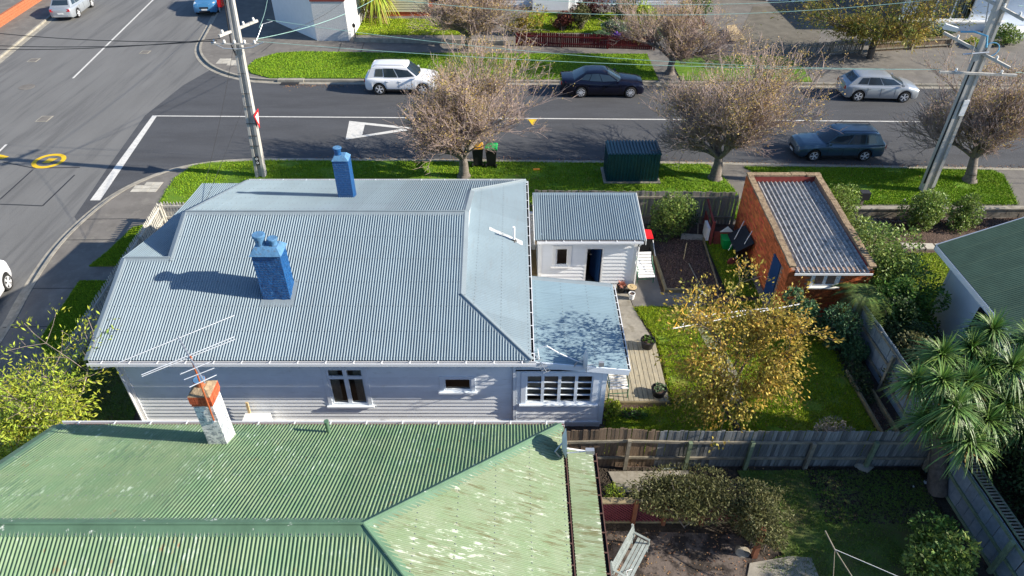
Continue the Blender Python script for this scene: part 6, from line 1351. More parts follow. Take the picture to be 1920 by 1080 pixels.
mb = MB(); mb.tube([(-.62, -.22, .44), (-.45, -.1, .5), (-.3, -.2, .46)], .012, 5); mb.build('buckle_strap', M['dish'], bn)
mb = MB(); a, b2, c2 = G(1547, 995, 1.9), G(1565, 1030, 1.7), G(1600, 1085, 1.2); mb.tube([a, b2], .018, 6); mb.tube([b2, c2], .015, 6); mb.tube([b2, G(1562, 1085, .8)], .01, 5); cp_ = mb.build('clothes_prop', M['rail']); tag(cp_, 'forked clothes prop in the shaded near lawn', 'prop')
mb = MB(); mb.tube([b2, G(1640, 1062, 1.7), G(1700, 1088, 1.7)], .008, 5); tag(mb.build('washing_line', M['insul']), 'pale washing line running down right from the prop', 'line')
for i, (px, py, s, lab) in enumerate(((1618, 873, .28, 'largest pale rock against the near fence'), (1392, 1035, .2, 'pinkish rock at the end of the creeper bed'), (1712, 914, .09, 'small white stone below the cabbage tree, left one'), (1737, 906, .1, 'small bright stone below the cabbage tree, right one'))):
    c = G(px, py); bm = bmesh.new(); bmesh.ops.create_icosphere(bm, subdivisions=2, radius=s)
    for v in bm.verts: v.co *= random.uniform(.8, 1.12); v.co.z *= .5
    me = bpy.data.meshes.new('rock'); bm.to_mesh(me); bm.free(); me.materials.append(M['concrete'] if i < 2 else M['dish']); o = inst('rock', me, None, (c.x, c.y, GL + s * .15)); tag(o, lab, 'rock')
mb = MB(); mb.bar(G(1240, 880, GL + .03), G(1280, 876, GL + .03), .04, .03); tag(mb.build('loose_stick', M['bench']), 'pale stick on the soil at the foot of the near fence', 'stick')
c = G(1006, 318, GL + .06); mb = MB(); mb.box(c.x - .16, c.x + .16, c.y - .06, c.y + .06, GL + .05, GL + .1); tag(mb.build('valve_marker', M['orange']), 'small orange marker lid lying in the verge grass', 'marker')
mb = MB(); c = G(4, 850, 2.0); 
hb_ = site('white_verandah_frame', (c.x, c.y, GL), 'white painted slatted frame at the far left below the lime shrub', 'garden frame')
for i in range(4):
    mb = MB(); a = G(0 + i * 7 - 4, 838 + i * 9, .9); mb.bar(a, a + Vector((0, 0, .08)) + Vector((-.5, -.9, 0)), .07, .04); mb.build('slat', M['white'], hb_)

# ================================================================== VEGETATION
def unit(v): return v / np.maximum(1e-9, np.linalg.norm(v, axis=-1, keepdims=True))
def leaves(name, C, m, parent, size=.05, aspect=.5, jit=.35, up=.3, dirs=None, stuff=True, fold=0.0):
    """rhombic leaves at centres C"""
    C = np.asarray(C, float); n = len(C)
    d = unit(rng.normal(size=(n, 3))) if dirs is None else unit(np.asarray(dirs) + rng.normal(size=(n, 3)) * jit)
    nr = rng.normal(size=(n, 3)); nr[:, 2] = np.abs(nr[:, 2]) + up; s = unit(np.cross(d, nr)); L = size * rng.uniform(.6, 1.3, (n, 1))
    w = L * aspect
    V = np.stack([C - d * L * .5, C + s * w * .5, C + d * L * .5, C - s * w * .5], 1).reshape(-1, 3)
    F = np.arange(n * 4).reshape(n, 4); o = fast(name, V, F, m, parent)
    if stuff: o['kind'] = 'stuff'
    return o
def segs(name, P0, P1, R0_, R1_, m, parent, k=4, stuff=False):
    P0, P1 = np.asarray(P0, float), np.asarray(P1, float); R0_, R1_ = np.asarray(R0_)[:, None], np.asarray(R1_)[:, None]; n = len(P0)
    d = unit(P1 - P0); a = np.where(np.abs(d[:, 2:3]) < .9, [[0, 0, 1.]], [[1., 0, 0]]); u = unit(np.cross(d, a)); w = np.cross(d, u); V = []
    for r_, P in ((R0_, P0), (R1_, P1)):
        for i in range(k): an = 2 * math.pi * i / k; V.append(P + (u * math.cos(an) + w * math.sin(an)) * r_)
    V = np.stack(V, 1).reshape(-1, 3); b = np.arange(n)[:, None] * 2 * k; F = np.concatenate([b + np.array([i, (i + 1) % k, k + (i + 1) % k, k + i]) for i in range(k)], 0)
    o = fast(name, V, F, m, parent); o.data.polygons.foreach_set("use_smooth", [True] * len(F))
    if stuff: o['kind'] = 'stuff'
    return o
def grow(base, d0, L0, r0, spec, up=.15, wig=.12, rs=None):
    """spec: list of (children, length factor, spread) per level. returns list of segments (p0,p1,r0,r1,level) and tips"""
    rs = rs or random; S = []; tips = []
    def br(p, d, L, r, lv):
        n = 3 if lv < 3 else 2; q = p; rr = r
        for i in range(n):
            d = (d + Vector((rs.gauss(0, wig), rs.gauss(0, wig), rs.gauss(0, wig) + up * .3))).normalized(); e = q + d * (L / n); r2 = r * (1 - .38 * (i + 1) / n); S.append((q, e, rr, r2, lv)); q = e; rr = r2
            if lv < len(spec) and lv > 0 and i < n - 1:
                ch, lf, sp = spec[lv]
                for _ in range(max(1, ch // 3)): sub(q, d, L * lf * .8, rr * .5, lv, sp)
        if lv < len(spec):
            ch, lf, sp = spec[lv]
            a0 = rs.random() * 6.28
            for k in range(ch):
                sub(q, d, L * lf, rr * .78, lv, sp, a0 + 6.283 * k / ch)
        else: tips.append((q, d))
    def sub(q, d, L, r, lv, sp, a=None):
        a = rs.random() * 6.28 if a is None else a + rs.gauss(0, .3); s = sp * rs.uniform(.6, 1.3)
        x = d.cross(Vector((0.01, .02, 1))) if abs(d.z) < .98 else Vector((1, 0, 0)); x.normalize(); y = d.cross(x)
        nd = (d * math.cos(s) + (x * math.cos(a) + y * math.sin(a)) * math.sin(s) + Vector((0, 0, up))).normalized(); br(q, nd, L * rs.uniform(*((.5, 1.35) if lv < 3 else (.7, 1.25))), r, lv + 1)
    br(Vector(base), Vector(d0).normalized(), L0, r0, 0); return S, tips
def skeleton(root, S, mt, mc, cut=2):
    big = [s for s in S if s[4] < cut]; small = [s for s in S if s[4] >= cut]
    for nm, ss, m, k, st in (('trunk', big, mt, 8, False), ('branches', small, mc, 3, True)):
        if ss: segs(nm, [s[0] for s in ss], [s[1] for s in ss], [s[2] for s in ss], [s[3] for s in ss], m, root, k, st)

# --- bare vase-shaped street trees with sparse tan leaves
def street_tree(seed, H=6.6, leafn=14000, leaf='lf_autumn', twig='twig'):
    rs = random.Random(seed); root = empty('street_tree', (0, 0, 0))
    S, tips = grow((0, 0, 0), (rs.gauss(0, .06), rs.gauss(0, .06), 1), 1.2, .26, [(8, .95, 1.0), (5, .92, .52), (4, .80, .50), (4, .72, .50), (3, .70, .50)], up=.15, wig=.10, rs=rs)
    # flare at the foot
    S.append((Vector((0, 0, -.1)), Vector((0, 0, .25)), .38, .26, 0))
    S = [(a, b, max(r, .010), max(q, .008), l) for a, b, r, q, l in S]
    skeleton(root, S, M['bark'], M[twig], 3)
    T = np.array([t[0] for t in tips] + [s[1] for s in S if s[4] >= 4]); zmax = T[:, 2].max()
    w = np.clip((T[:, 2] / zmax - .25) / .6, .03, 1) ** 1.5 * (.15 + (np.sin(T[:, 0] * 2.3 + seed) * np.sin(T[:, 1] * 2.1 + seed) * np.sin(T[:, 2] * 2.2) > -.12)); w /= w.sum(); idx = rng.choice(len(T), leafn, p=w); C = T[idx] + rng.normal(size=(leafn, 3)) * .09
    # extra fine twigs
    n2 = 7500; i2 = rng.choice(len(T), n2); A = T[i2]; ctr = np.array([0, 0, zmax * .25]); D = unit(unit(A - ctr) + rng.normal(size=(n2, 3)) * .5 + [0, 0, .35]); B2 = A + D * rng.uniform(.15, .55, (n2, 1))
    segs('twigs', A, B2, np.full(n2, .008), np.full(n2, .005), M[twig], root, 3, True)
    leaves('leaves', C, M[leaf], root, .07, .6); return root, zmax, np.percentile(np.hypot(T[:, 0], T[:, 1]), 97)
protos = [street_tree(k) for k in (11, 23, 37, 52, 64)]
def put_tree(k, first, x, y, h, w, rz, label):
    root, zm, rad = protos[k]; o = root if first else copy_tree(root)
    o.location = (x, y, GL); o.rotation_euler = (0, 0, rz); s = h / zm; o.scale = (w / (2 * rad), w / (2 * rad), s); tag(o, label, 'tree', 'bare street trees'); return o
put_tree(0, True, -2.3, 29.3, 6.9, 6.9, .3, 'bare vase-shaped street tree with the two wheelie bins beside its trunk')
put_tree(1, True, 9.65, 29.15, 6.9, 7.7, 1.9, 'bare vase-shaped street tree between the green cabinet and the teal wagon')
put_tree(2, True, 21.6, 28.9, 6.6, 7.4, 4.0, 'bare vase-shaped street tree beside the right-hand power pole')
put_tree(3, True, 9.9, 42.6, 5.6, 7.0, 0.4, 'bare street tree across the road, right of the navy sedan')
put_tree(4, True, -3.0, 46.9, 5.6, 7.4, 2.4, 'bare street tree across the road above the white suv')

# --- golden apple-like tree on the lawn
def leafy_tree(name, label, base, lean, L0, r0, spec, up, leafn, leafm_, size, spread, centre, rad, cat='tree', asp=.5, bark='darkbark', seed=1, tuft=.16, cut=2, dens_hi=.3):
    rs = random.Random(seed); root = empty(name, base, 0, label, cat); S, tips = grow((0, 0, 0), lean, L0, r0, spec, up=up, wig=.13, rs=rs)
    pts = np.array([t[0] for t in tips]); b = np.array(base); c = np.array(centre) - b; rad = np.array(rad)
    # fit the crown tips into the ellipsoid by a smooth remap of everything above the fork
    lo, hi = np.percentile(pts, 4, 0), np.percentile(pts, 96, 0); mid = (lo + hi) / 2; half = (hi - lo) / 2 + 1e-6; z0 = L0 * .8
    def warp(p):
        q = np.array(p, float); t = min(1, max(0, (q[2] - z0) / max(.01, (mid[2] - z0)))); t = t * t * (3 - 2 * t); tgt = c + (q - mid) / half * rad * .92
        return Vector(q * (1 - t) + tgt * t)
    S = [(warp(a), warp(b_), max(r, .006), max(q, .005), l) for a, b_, r, q, l in S]; tips = [(warp(t), d) for t, d in tips]; skeleton(root, S, M[bark], M[bark] if bark != 'bark' else M['twig'], cut)
    T = np.array([t[0] for t in tips] + [s[1] for s in S if s[4] >= len(spec) - 1]); k = leafn // len(T) + 1; idx = np.repeat(np.arange(len(T)), k)
    keep = rng.uniform(size=len(T)) > .3; idx = idx[keep[idx]]; C = T[idx] + rng.normal(size=(len(idx), 3)) * tuft * np.array([1, 1, .8]); dirs = unit(C - T[idx] + (T[idx] - c) * .15)
    leaves('leaves', C, M[leafm_], root, size, asp, .5, .4, dirs); return root
leafy_tree('golden_tree', 'golden brown leafy tree on the lawn in front of the near paling fence', (6.75, 13.6, GL), (-.12, .3, 1), 1.2, .11, [(4, .9, .7), (4, .8, .6), (4, .75, .6), (3, .7, .6)], .1, 17000, 'lf_yellow', .105, 1, (6.35, 14.25, 3.7), (1.55, 1.05, 1.15), seed=5, tuft=.14, asp=.5)
leafy_tree('weeping_tree', 'large golden and green weeping tree overhanging the far footpath', (23.6, 45.3, GL), (0, 0, 1), 2.0, .25, [(5, .8, .7), (4, .8, .6), (4, .75, .6), (3, .7, .6)], .1, 20000, 'lf_willow', .22, 1, (23.2, 44.8, 3.9), (4.3, 2.8, 4.2), seed=9, tuft=.38, asp=.28)
leafy_tree('lime_shrub', 'lime green feathery tree at the left edge beside the green roof', (-13.6, 12.4, GL), (-.1, 0, 1), 1.0, .10, [(5, .9, .8), (4, .8, .6), (4, .7, .6), (3, .7, .55)], .12, 22000, 'lf_lime', .13, 1, (-13.1, 13.3, 2.1), (1.55, 1.6, 1.15), seed=14, tuft=.17, asp=.3, bark='bark', cat='shrub')
leafy_tree('lime_shrub', 'lower lime green bush at the left edge near the white slatted frame', (-13.6, 10.6, GL), (-.2, .1, 1), .7, .07, [(4, .9, .8), (4, .8, .6), (4, .7, .6)], .12, 7000, 'lf_lime', .13, 1, (-13.2, 11.2, 2.1), (1.3, 1.0, .9), seed=15, tuft=.16, asp=.3, bark='bark', cat='shrub')

def shrub(name, label, c, rad, n, m, size, asp=.55, lumps=9, cat='shrub', twigs=True, group=None, shell=.55, flowers=None, bark='darkbark'):
    """irregular leaf mass: overlapping lumps in an ellipsoid, leaves crowding the outer part of each"""
    c = Vector(c); rad = np.array(rad); root = empty(name, (c.x, c.y, GL), 0, label, cat, group); cc = np.array([0, 0, c.z - GL])
    lc = unit(rng.normal(size=(lumps, 3))) * rng.uniform(.25, .72, (lumps, 1)) * rad; lr = rng.uniform(.38, .6, lumps)
    idx = rng.integers(0, lumps, n); d = unit(rng.normal(size=(n, 3))); rr = rng.uniform(shell, 1.08, (n, 1)) ** .6
    P = cc + lc[idx] + d * rr * lr[idx][:, None] * rad; ok = P[:, 2] > .02; P = P[ok]; d = d[ok]
    leaves('leaves', P, M[m], root, size, asp, .7, .3, d)
    if twigs:
        k = 46; t = rng.choice(len(P), k); A = np.tile([0, 0, 0.], (k, 1)) + rng.normal(size=(k, 3)) * [.08, .08, 0]; mid = A * .4 + P[t] * .5 + [0, 0, .1]
        segs('stems', np.vstack([A, mid]), np.vstack([mid, P[t]]), np.r_[np.full(k, .018), np.full(k, .011)], np.r_[np.full(k, .012), np.full(k, .005)], M[bark], root, 4, True)
    if flowers:
        fm, fn, fs = flowers; t = rng.choice(len(P), fn); leaves('flowers', P[t] * 1.03, M[fm], root, fs, .9)
    return root
shrub('climbing_shrub', 'bright mottled shrub between the red lidded bin and the vegetable bed', (6.45, 24.1, 1.3), (1.05, .8, 1.3), 5000, 'lf_gloss', .10)
shrub('shrub', 'dark straggly shrub against the back fence right of the mottled shrub', (7.3, 24.5, .9), (.6, .45, .8), 1100, 'lf_dark', .09)
shrub('euphorbia_shrub', 'rounded blue-green shrub hiding the corner of the brick garage', (9.75, 18.1, 1.35), (.8, .65, .85), 3600, 'lf_blue', .13, .45)
shrub('camellia', 'glossy camellia behind the far end of the garage parapet', (13.55, 24.5, 1.5), (.75, 1.2, 1.3), 3600, 'lf_gloss', .10)
shrub('camellia', 'bright glossy camellia along the middle of the garage right wall', (13.6, 22.6, 1.2), (.8, 1.1, 1.1), 3000, 'lf_gloss', .10, flowers=None)
shrub('camellia', 'flowering glossy shrub in front of the low wall, left of the pair', (17.2, 25.0, 1.1), (1.2, .85, 1.05), 5200, 'lf_gloss', .10, flowers=('fl_white', 60, .06))
shrub('camellia', 'smaller glossy shrub in front of the low wall, right of the pair', (19.1, 25.0, 1.0), (.85, .7, .95), 3600, 'lf_gloss', .10, flowers=('fl_white', 30, .06))
shrub('camellia', 'glossy shrub at the right edge beyond the dark green roof', (23.3, 25.0, 1.2), (1.25, .8, 1.1), 2800, 'lf_gloss', .10)
shrub('variegated_shrub', 'tall pale green shrub right of the garage front corner', (13.1, 20.0, 1.8), (1.45, 1.5, 1.6), 7500, 'lf_gloss', .12)
shrub('variegated_shrub', 'loose yellow-green shrub beside the side lawn', (13.9, 18.4, 1.2), (1.1, 1.2, 1.15), 3600, 'lf_green', .12)
shrub('dark_shrub', 'dark shrub in shade between the garage window and the board fence', (10.95, 17.5, 1.0), (.8, .6, .85), 3000, 'lf_blue', .10)
shrub('dark_shrub', 'dark leafy shrub leaning over the top of the board fence', (12.9, 16.6, 1.2), (1.1, 1.4, 1.2), 4600, 'lf_dark', .10)
shrub('dark_shrub', 'lowest dark ground shrub in the bed beside the shaded lawn', (11.1, 15.9, .3), (.45, 1.2, .35), 1600, 'lf_dark', .09)
shrub('dark_shrub', 'dark weeds at the foot of the garage side wall', (9.05, 21.6, .25), (.35, 1.3, .35), 1300, 'lf_green', .09)
shrub('smoke_bush', 'small silvery twiggy bush near the fence right of the golden tree', (9.2, 13.2, .65), (.75, .55, .65), 2200, 'lf_silver', .09, .25, bark='bark')
shrub('evergreen_bush', 'mass of dark evergreen foliage beyond the fence at the right edge', (13.9, 10.4, 2.0), (1.6, 3.2, 2.0), 17000, 'lf_dark', .11, lumps=16)
shrub('evergreen_bush', 'dim evergreen foliage under the cabbage tree heads at the right', (14.4, 13.2, 1.4), (1.2, 1.7, 1.3), 5000, 'lf_dark', .11, lumps=12)
shrub('citrus_bush', 'glossy yellow-green bush in the bottom right corner of the near yard', (10.3, 8.9, .9), (.95, .8, .85), 3800, 'lf_gloss', .13, .45)
shrub('citrus_bush', 'small leafy shoots behind the bottom right bush', (10.6, 9.9, .8), (.7, .4, .7), 800, 'lf_green', .13, .4)
shrub('creeper', 'olive creeper draped over the lattice fence in the near yard', (4.5, 10.75, 1.15), (2.2, .75, .55), 15000, 'lf_olive', .09, .35, lumps=14, cat='creeper', bark='bark')
shrub('creeper', 'olive creeper hanging over the right end post of the lattice fence', (6.3, 10.0, 1.05), (.75, 1.1, .7), 6500, 'lf_olive', .09, .35, lumps=9, cat='creeper', bark='bark')
shrub('yellow_grass_tuft', 'yellow green strappy tuft beside the lean-to in the near yard', (2.65, 11.0, .8), (.42, .3, .4), 420, 'lf_lime', .16, .15, cat='plant')
shrub('golden_bush', 'small yellow bush at the front corner of the annex wall', (3.05, 14.45, .35), (.38, .33, .4), 800, 'lf_lime', .09)
shrub('green_bush', 'low green plants along the annex corner and deck fascia', (3.6, 14.35, .2), (.6, .25, .2), 700, 'lf_green', .09)
shrub('silver_shrub', 'grey-leaved lavender-like shrub inside the picket fence corner', (-13.9, 24.4, .5), (.75, .6, .45), 2200, 'lf_silver', .08)
shrub('white_flower_bush', 'pale flowering bush between the lime foliage and the green roof', (-12.35, 11.4, .9), (.7, .5, .7), 1500, 'lf_green', .1, flowers=('fl_white', 260, .07))
shrub('evergreen_tree', 'tall dark evergreen just beyond the right edge that shades the near yard', (16.6, 6.9, 3.0), (2.0, 2.8, 2.9), 9000, 'lf_dark', .2, lumps=14, cat='tree')
# flower garden across the street
fg = [(G(985, 60).x, 50.3, 1.3, 1.9, 1.3, 'lf_willow', 'broad ochre bush left in the flower garden', None), (3.6, 50.8, .9, 1.2, .8, 'lf_red', 'dark russet bush with a pink bloom in the flower garden', ('fl_pink', 12, .16)),
      (5.0, 51.2, 1.2, .9, 1.1, 'lf_olive', 'small open fruit tree in the flower garden', None), (6.1, 54.2, 1.0, 1.6, 1.0, 'lf_red', 'reddish shrub against the bungalow wall', None), (8.4, 53.4, 1.1, 1.3, 1.0, 'lf_dark', 'dark green shrub against the bungalow wall', None),
      (7.2, 50.2, .7, 1.0, .7, 'lf_grey', 'grey-green rose bushes with pale blooms', ('fl_white', 60, .12)), (6.0, 48.9, .4, .8, .4, 'lf_blue', 'low silvery cushion plant behind the red pickets', None), (7.6, 48.5, .45, .8, .45, 'lf_red', 'dark red leaved plant behind the red pickets', ('fl_red', 30, .12)),
      (9.9, 51.6, 1.2, 1.1, 1.1, 'lf_lime', 'lime yellow shrub at the right of the flower garden', None), (9.6, 49.0, .7, 1.0, .6, 'lf_grey', 'white flowering bush at the right of the flower garden', ('fl_white', 260, .12)), (8.6, 48.6, .5, .6, .4, 'lf_yellow', 'orange tinted small bush in the flower garden', ('fl_red', 12, .12)),
      (13.6, 53.2, 1.6, 1.4, 1.6, 'lf_green', 'bright green shrub at the near side of the driveway', None), (12.6, 50.5, 1.0, 1.5, .9, 'lf_red', 'dark red hedge beside the plywood panel', None), (-3.6, 54.5, 1.2, 2.2, 1.2, 'lf_willow', 'brownish shrubs behind the far lawn', None), (-8.6, 55.8, 1.0, .9, 1.0, 'lf_dark', 'dark shrub beside the cream cottage', None)]
for (x, y, z, w, h, m, lab, fl) in fg: shrub('garden_shrub', lab, (x, y, z * .8), (w, .8, h * .9), 1700, m, .16, .55, flowers=fl)
shrub('aster_clump', 'bright purple flower clump behind the red picket fence', (7.05, 47.9, .75), (.42, .3, .3), 200, 'lf_green', .12, flowers=('fl_purple', 500, .12))
for (x, y, w, h, m, lab) in ((26.2, 48.2, 1.0, 1.2, 'lf_green', 'bright green shrub left of the villa window'), (28.6, 49.4, .8, .7, 'lf_green', 'clipped shrub under the villa window'), (30.3, 49.3, .9, .6, 'lf_grey', 'low grey shrub under the villa window'), (34.0, 47.9, 1.3, 1.0, 'lf_gloss', 'glossy shrub at the top right edge'), (31.6, 47.6, .5, .4, 'lf_lime', 'small lime shrub near the top right power pole')):
    shrub('garden_shrub', lab, (x, y, h * .8), (w, .8, h * .9), 1500, m, .16)

shrub('mixed_shrub', 'mid green shrub between the tree fern and the side lawn', (12.9, 18.3, 1.5), (1.0, 1.0, 1.3), 3600, 'lf_green', .11)
shrub('mixed_shrub', 'olive shrub filling the gap beside the far end of the board fence', (12.4, 15.4, 1.3), (.7, 1.3, 1.1), 3200, 'lf_olive', .1)
shrub('mixed_shrub', 'dark ferny ground shrub at the head of the right soil bed', (11.4, 16.9, .5), (.6, .7, .6), 1800, 'lf_blue', .1)
# --- spiky flax at the top, cabbage trees at the right, tree fern
def strap_head(parent, c, R_, n, width, m, up=.2, droop=.5, name='leaf_rosette', down=0.15, zmin=-.5):
    """rosette of narrow arching leaves"""
    V = []; F = []; c = np.array(c, float); k = 5
    for i in range(n):
        z = rng.uniform(zmin, 1); a = rng.uniform(0, 2 * math.pi); h = math.sqrt(1 - min(1, z * z)); d = np.array([math.cos(a) * h, math.sin(a) * h, z + up]); d /= np.linalg.norm(d)
        s = np.cross(d, [0, 0, 1]); s /= max(1e-6, np.linalg.norm(s)); L = R_ * rng.uniform(.7, 1.1); dr = droop * rng.uniform(.4, 1.3); b = len(V)
        for j in range(k + 1):
            t = j / k; p = c + d * L * t + np.array([0, 0, -dr * L * t * t * h]); w = width * (1 - t) ** .7 * (.6 + .8 * min(1, t * 4)) + .002; V += [p - s * w, p + s * w + np.array([0, 0, .004])]
        F += [(b + 2 * j, b + 2 * j + 1, b + 2 * j + 3, b + 2 * j + 2) for j in range(k)]
    return fast(name, np.array(V), np.array(F), m, parent)
def cabbage(label, base, heads, R_=.85, n=240):
    root = site('cabbage_tree', base, label, 'tree'); b = Vector(base); mb = MB(); fork = b.lerp(Vector(heads[0][:3]), .55)
    mb.tube([b, b.lerp(fork, .5) + Vector((.05, .05, 0)), fork], [.27, .22, .19], 10)
    for h in heads: hv = Vector(h[:3]); mb.tube([fork, fork.lerp(hv, .5) + Vector((0, 0, -.12)), hv], [.15, .11, .08], 8)
    mb.build('trunk', M['darkbark'], root, smooth=True)
    for h in heads:
        strap_head(root, h[:3], h[3] if len(h) > 3 else R_, n, .016, M['lf_cab'], zmin=-.45, up=.3, droop=.75)
        strap_head(root, Vector(h[:3]) - Vector((0, 0, .2)), .6, 26, .016, M['lf_dry'], up=-.3, name='dead_leaves', zmin=-.9)
    return root
cabbage('cabbage tree with spiky green heads over the near fence corner', tuple(G(1757, 925)), [tuple(GD(1765, 668, 13.3)) + (.95,), tuple(GD(1715, 715, 12.7)) + (.75,), tuple(GD(1765, 715, 12.5)) + (.85,), tuple(GD(1790, 765, 11.9)) + (.95,), tuple(GD(1815, 830, 11.3)) + (.95,), tuple(GD(1740, 790, 12.0)) + (.8,), tuple(GD(1810, 720, 12.6)) + (.95,), tuple(GD(1850, 790, 11.9)) + (.95,)])
cabbage('second cabbage tree with yellow-lit heads at the right edge', tuple(G(1850, 860)), [tuple(GD(1860, 620, 13.8)) + (.85,), tuple(GD(1895, 690, 12.9)) + (1.05,), tuple(GD(1885, 760, 12.3)) + (1.0,), tuple(GD(1820, 655, 13.5)) + (.8,), tuple(GD(1930, 640, 13.6)) + (.9,), tuple(GD(1915, 800, 12.0)) + (.9,), tuple(GD(1850, 690, 13.0)) + (.9,)])
fl = site('flax_plant', (-8.6, 52.8, GL), 'hanging straw-coloured strap leaved plant beside the white corner building', 'plant'); strap_head(fl, (-10.0, 53.2, 2.3), 1.9, 150, .05, M['lf_lime'], up=0, droop=1.0); strap_head(fl, (-10.0, 53.2, 1.9), 1.7, 90, .05, M['lf_dry'], up=-.2, droop=1.2, name='dead_leaves')
def fern(c, R_, n, label):
    root = site('tree_fern', (c[0], c[1], GL), label, 'fern'); mb = MB(); mb.tube([(c[0], c[1], 0), c], [.16, .12], 8); mb.build('trunk', M['darkbark'], root)
    for i in range(n):
        a = 2 * math.pi * i / n + random.uniform(-.15, .15); P = []; V = []; F = []; L = R_ * random.uniform(.8, 1.1); d = np.array([math.cos(a), math.sin(a), 0]); s = np.array([-math.sin(a), math.cos(a), 0])
        for j in range(30):
            t = (j + 1) / 31; p = np.array(c) + d * L * t * (1 - .15 * t) + np.array([0, 0, .45 * L * t - .85 * L * t * t]); w = L * .16 * math.sin(math.pi * min(1, t * .9 + .12)) + .02
            for sg_ in (-1, 1):
                b = len(V); tip = p + s * sg_ * w + d * w * .35 + np.array([0, 0, -.25 * w]); V += [p - d * L * .014, p + d * L * .014, tip]; F.append((b, b + 1, b + 2))
        fast('frond', np.array(V), np.array(F), M['lf_fern'], root)['kind'] = 'stuff'
fern((11.75, 17.95, 2.0), 1.45, 14, 'tree fern with arching fronds in the shade at the right corner of the brick garage')
# rosettes and grasses in the pots
def rosettes(parent, z, r, n, m, R_=.1, cnt=16, w=.018):
    for i in range(n):
        a = i * 2.4; rr = r * math.sqrt((i + .3) / n); strap_head(parent, (math.cos(a) * rr, math.sin(a) * rr, z), R_, cnt, w, m, up=.5, droop=.1, zmin=0)
rosettes(POTS[0], .30, .2, 7, M['lf_green']); rosettes(POTS[1], .27, .2, 9, M['lf_grey']); strap_head(POTS[2], (0, 0, .28), .3, 60, .012, mat('reddish_grass', (.42, .17, .12), .7, .3), up=.6, droop=.5, zmin=0); rosettes(POTS[3], .22, .08, 3, M['lf_olive'], .08)

# --- grass blades (ground cover), litter and clods: one object each
def scatter(name, poly, n, m, h=.07, w=.012, z=GL + .05, tilt=.5, edge=0, fn=None):
    P = np.array(poly)[:, :2]; lo, hi = P.min(0), P.max(0); X = rng.uniform(lo, hi, (int(n * 1.8), 2)); X = X[inpoly(X, poly)][:n]
    if fn is not None: X = X[fn(X)]
    k = len(X); a = rng.uniform(0, 2 * math.pi, k); s = np.stack([np.cos(a), np.sin(a), 0 * a], 1) * (w * rng.uniform(.6, 1.4, (k, 1))); b = np.c_[X, np.full(k, z - .005)]
    t = b + np.c_[rng.normal(size=(k, 2)) * h * tilt, h * rng.uniform(.5, 1.3, k)]; V = np.stack([b - s, b + s, t], 1).reshape(-1, 3); o = fast(name, V, np.arange(k * 3).reshape(k, 3), m); tag(o, kind='stuff'); return o
def clump_fn(sc, thr):
    ph = rng.uniform(0, 10, 6)
    def f(X): v = np.sin(X[:, 0] * sc + ph[0]) * np.sin(X[:, 1] * sc * 1.3 + ph[1]) + .6 * np.sin(X[:, 0] * sc * 2.7 + X[:, 1] * sc * 1.9 + ph[2]) + .5 * np.sin(X[:, 1] * sc * 4.1 - X[:, 0] * sc * 1.1 + ph[3]); return v + rng.normal(size=len(X)) * .5 > thr
    return f
scatter('grass', LAWN, 90000, M['blade_lawn'], .07, .011, fn=clump_fn(2.2, -.9)); scatter('grass', LAWN2, 6000, M['blade_lawn'], .09, .012); scatter('grass', SIDELAWN, 26000, M['blade_lawn'], .06, .013)
scatter('grass', VERGE1, 110000, M['blade'], .06, .016, fn=clump_fn(1.4, -.7)); scatter('grass', VERGE2, 50000, M['blade'], .06, .016, fn=clump_fn(1.4, -1.1)); scatter('grass', VERGEB, 60000, M['blade'], .06, .022)
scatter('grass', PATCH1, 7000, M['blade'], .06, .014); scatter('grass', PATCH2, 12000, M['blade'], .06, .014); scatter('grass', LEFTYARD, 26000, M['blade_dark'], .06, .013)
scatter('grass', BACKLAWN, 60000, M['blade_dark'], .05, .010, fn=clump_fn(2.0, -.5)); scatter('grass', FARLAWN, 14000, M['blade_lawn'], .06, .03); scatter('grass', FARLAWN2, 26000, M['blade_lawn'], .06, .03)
# tufty lawn edges
for poly, m, nn_ in ((LAWN, 'blade_lawn', 60), (VERGE1, 'blade', 30), (VERGE2, 'blade', 30)):
    pts = []
    for i in range(len(poly)):
        a, b = np.array(poly[i][:2]), np.array(poly[(i + 1) % len(poly)][:2]); L = np.linalg.norm(b - a); k = int(L * nn_ * 4); pts.append(a + (b - a) * rng.uniform(size=(k, 1)) + rng.normal(size=(k, 2)) * .05)
    X = np.vstack(pts); k = len(X); a = rng.uniform(0, 6.28, k); s = np.stack([np.cos(a), np.sin(a), 0 * a], 1) * .012; b = np.c_[X, np.full(k, GL)]; t = b + np.c_[rng.normal(size=(k, 2)) * .05, rng.uniform(.05, .13, k)]
    tag(fast('grass_edge', np.stack([b - s, b + s, t], 1).reshape(-1, 3), np.arange(k * 3).reshape(k, 3), M[m]), kind='stuff')
def litter(name, P, m, s, z0, spread):
    P = np.asarray(P); o = leaves(name, np.c_[P, z0 + rng.uniform(.003, .03, len(P))], M[m], None, s, .7, up=3); return o
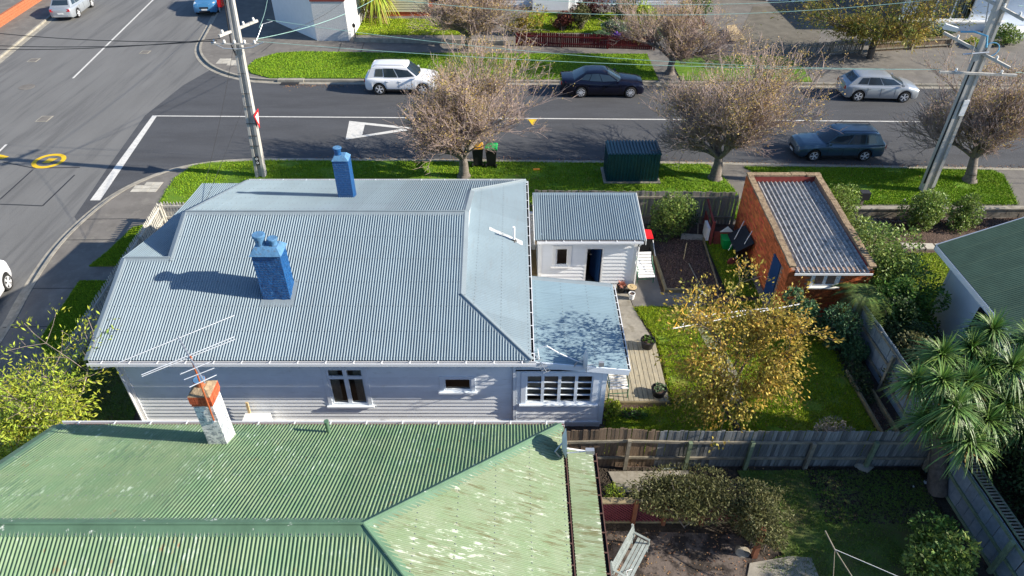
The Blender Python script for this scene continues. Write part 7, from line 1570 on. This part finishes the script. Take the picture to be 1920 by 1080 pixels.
X = rng.uniform(-10, 28, (2600, 1)); kx = np.interp(X[:, 0], [p[0] for p in KA if p[0] > -13], [p[1] for p in KA if p[0] > -13]); litter('leaf_litter', np.c_[X[:, 0], kx + np.abs(rng.normal(size=2600)) * .28 + .02], 'litter', .06, .0, 0)
X = rng.uniform(-14, 20, (1400, 1)); litter('leaf_litter', np.c_[X[:, 0], 41.1 - np.abs(rng.normal(size=1400)) * .3], 'litter', .07, .0, 0)
litter('leaf_litter', np.c_[rng.normal(6.6, 2.0, 900), rng.normal(14.6, 1.1, 900)], 'litter', .05, GL + .07, 0)
litter('leaf_litter', np.c_[rng.uniform(-14, 22, 700), rng.uniform(25.8, 30.5, 700)], 'litter', .05, GL + .08, 0)
P_ = rng.uniform([2.1, 6.5], [7.0, 10.4], (1500, 2)); litter('leaf_litter', P_, 'litter', .045, GL + .03, 0)
# soil clods
def clods(name, lo, hi, n, s, z, m='clod'):
    C = np.c_[rng.uniform(lo, hi, (n, 2)), np.full(n, z)]; r = s * rng.uniform(.4, 1.4, (n, 1, 1)); base = np.array([[1, 0, 0], [-1, 0, 0], [0, 1, 0], [0, -1, 0], [0, 0, .8], [0, 0, -.8]], float) + rng.normal(size=(n, 6, 3)) * .25
    V = (C[:, None, :] + base * r).reshape(-1, 3); f = np.array([[0, 2, 4], [2, 1, 4], [1, 3, 4], [3, 0, 4], [2, 0, 5], [1, 2, 5], [3, 1, 5], [0, 3, 5]]); F = (np.arange(n)[:, None, None] * 6 + f).reshape(-1, 3); tag(fast(name, V, F, M[m]), kind='stuff')
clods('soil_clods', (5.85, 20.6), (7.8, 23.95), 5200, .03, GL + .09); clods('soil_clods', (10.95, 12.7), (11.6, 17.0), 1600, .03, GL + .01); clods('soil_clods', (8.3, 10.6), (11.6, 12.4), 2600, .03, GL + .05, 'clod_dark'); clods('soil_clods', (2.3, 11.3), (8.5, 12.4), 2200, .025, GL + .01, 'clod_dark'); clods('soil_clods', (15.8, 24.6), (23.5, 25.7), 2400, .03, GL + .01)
clods('soil_clods', (1.5, 12.6), (2.9, 13.8), 900, .03, GL + .01)
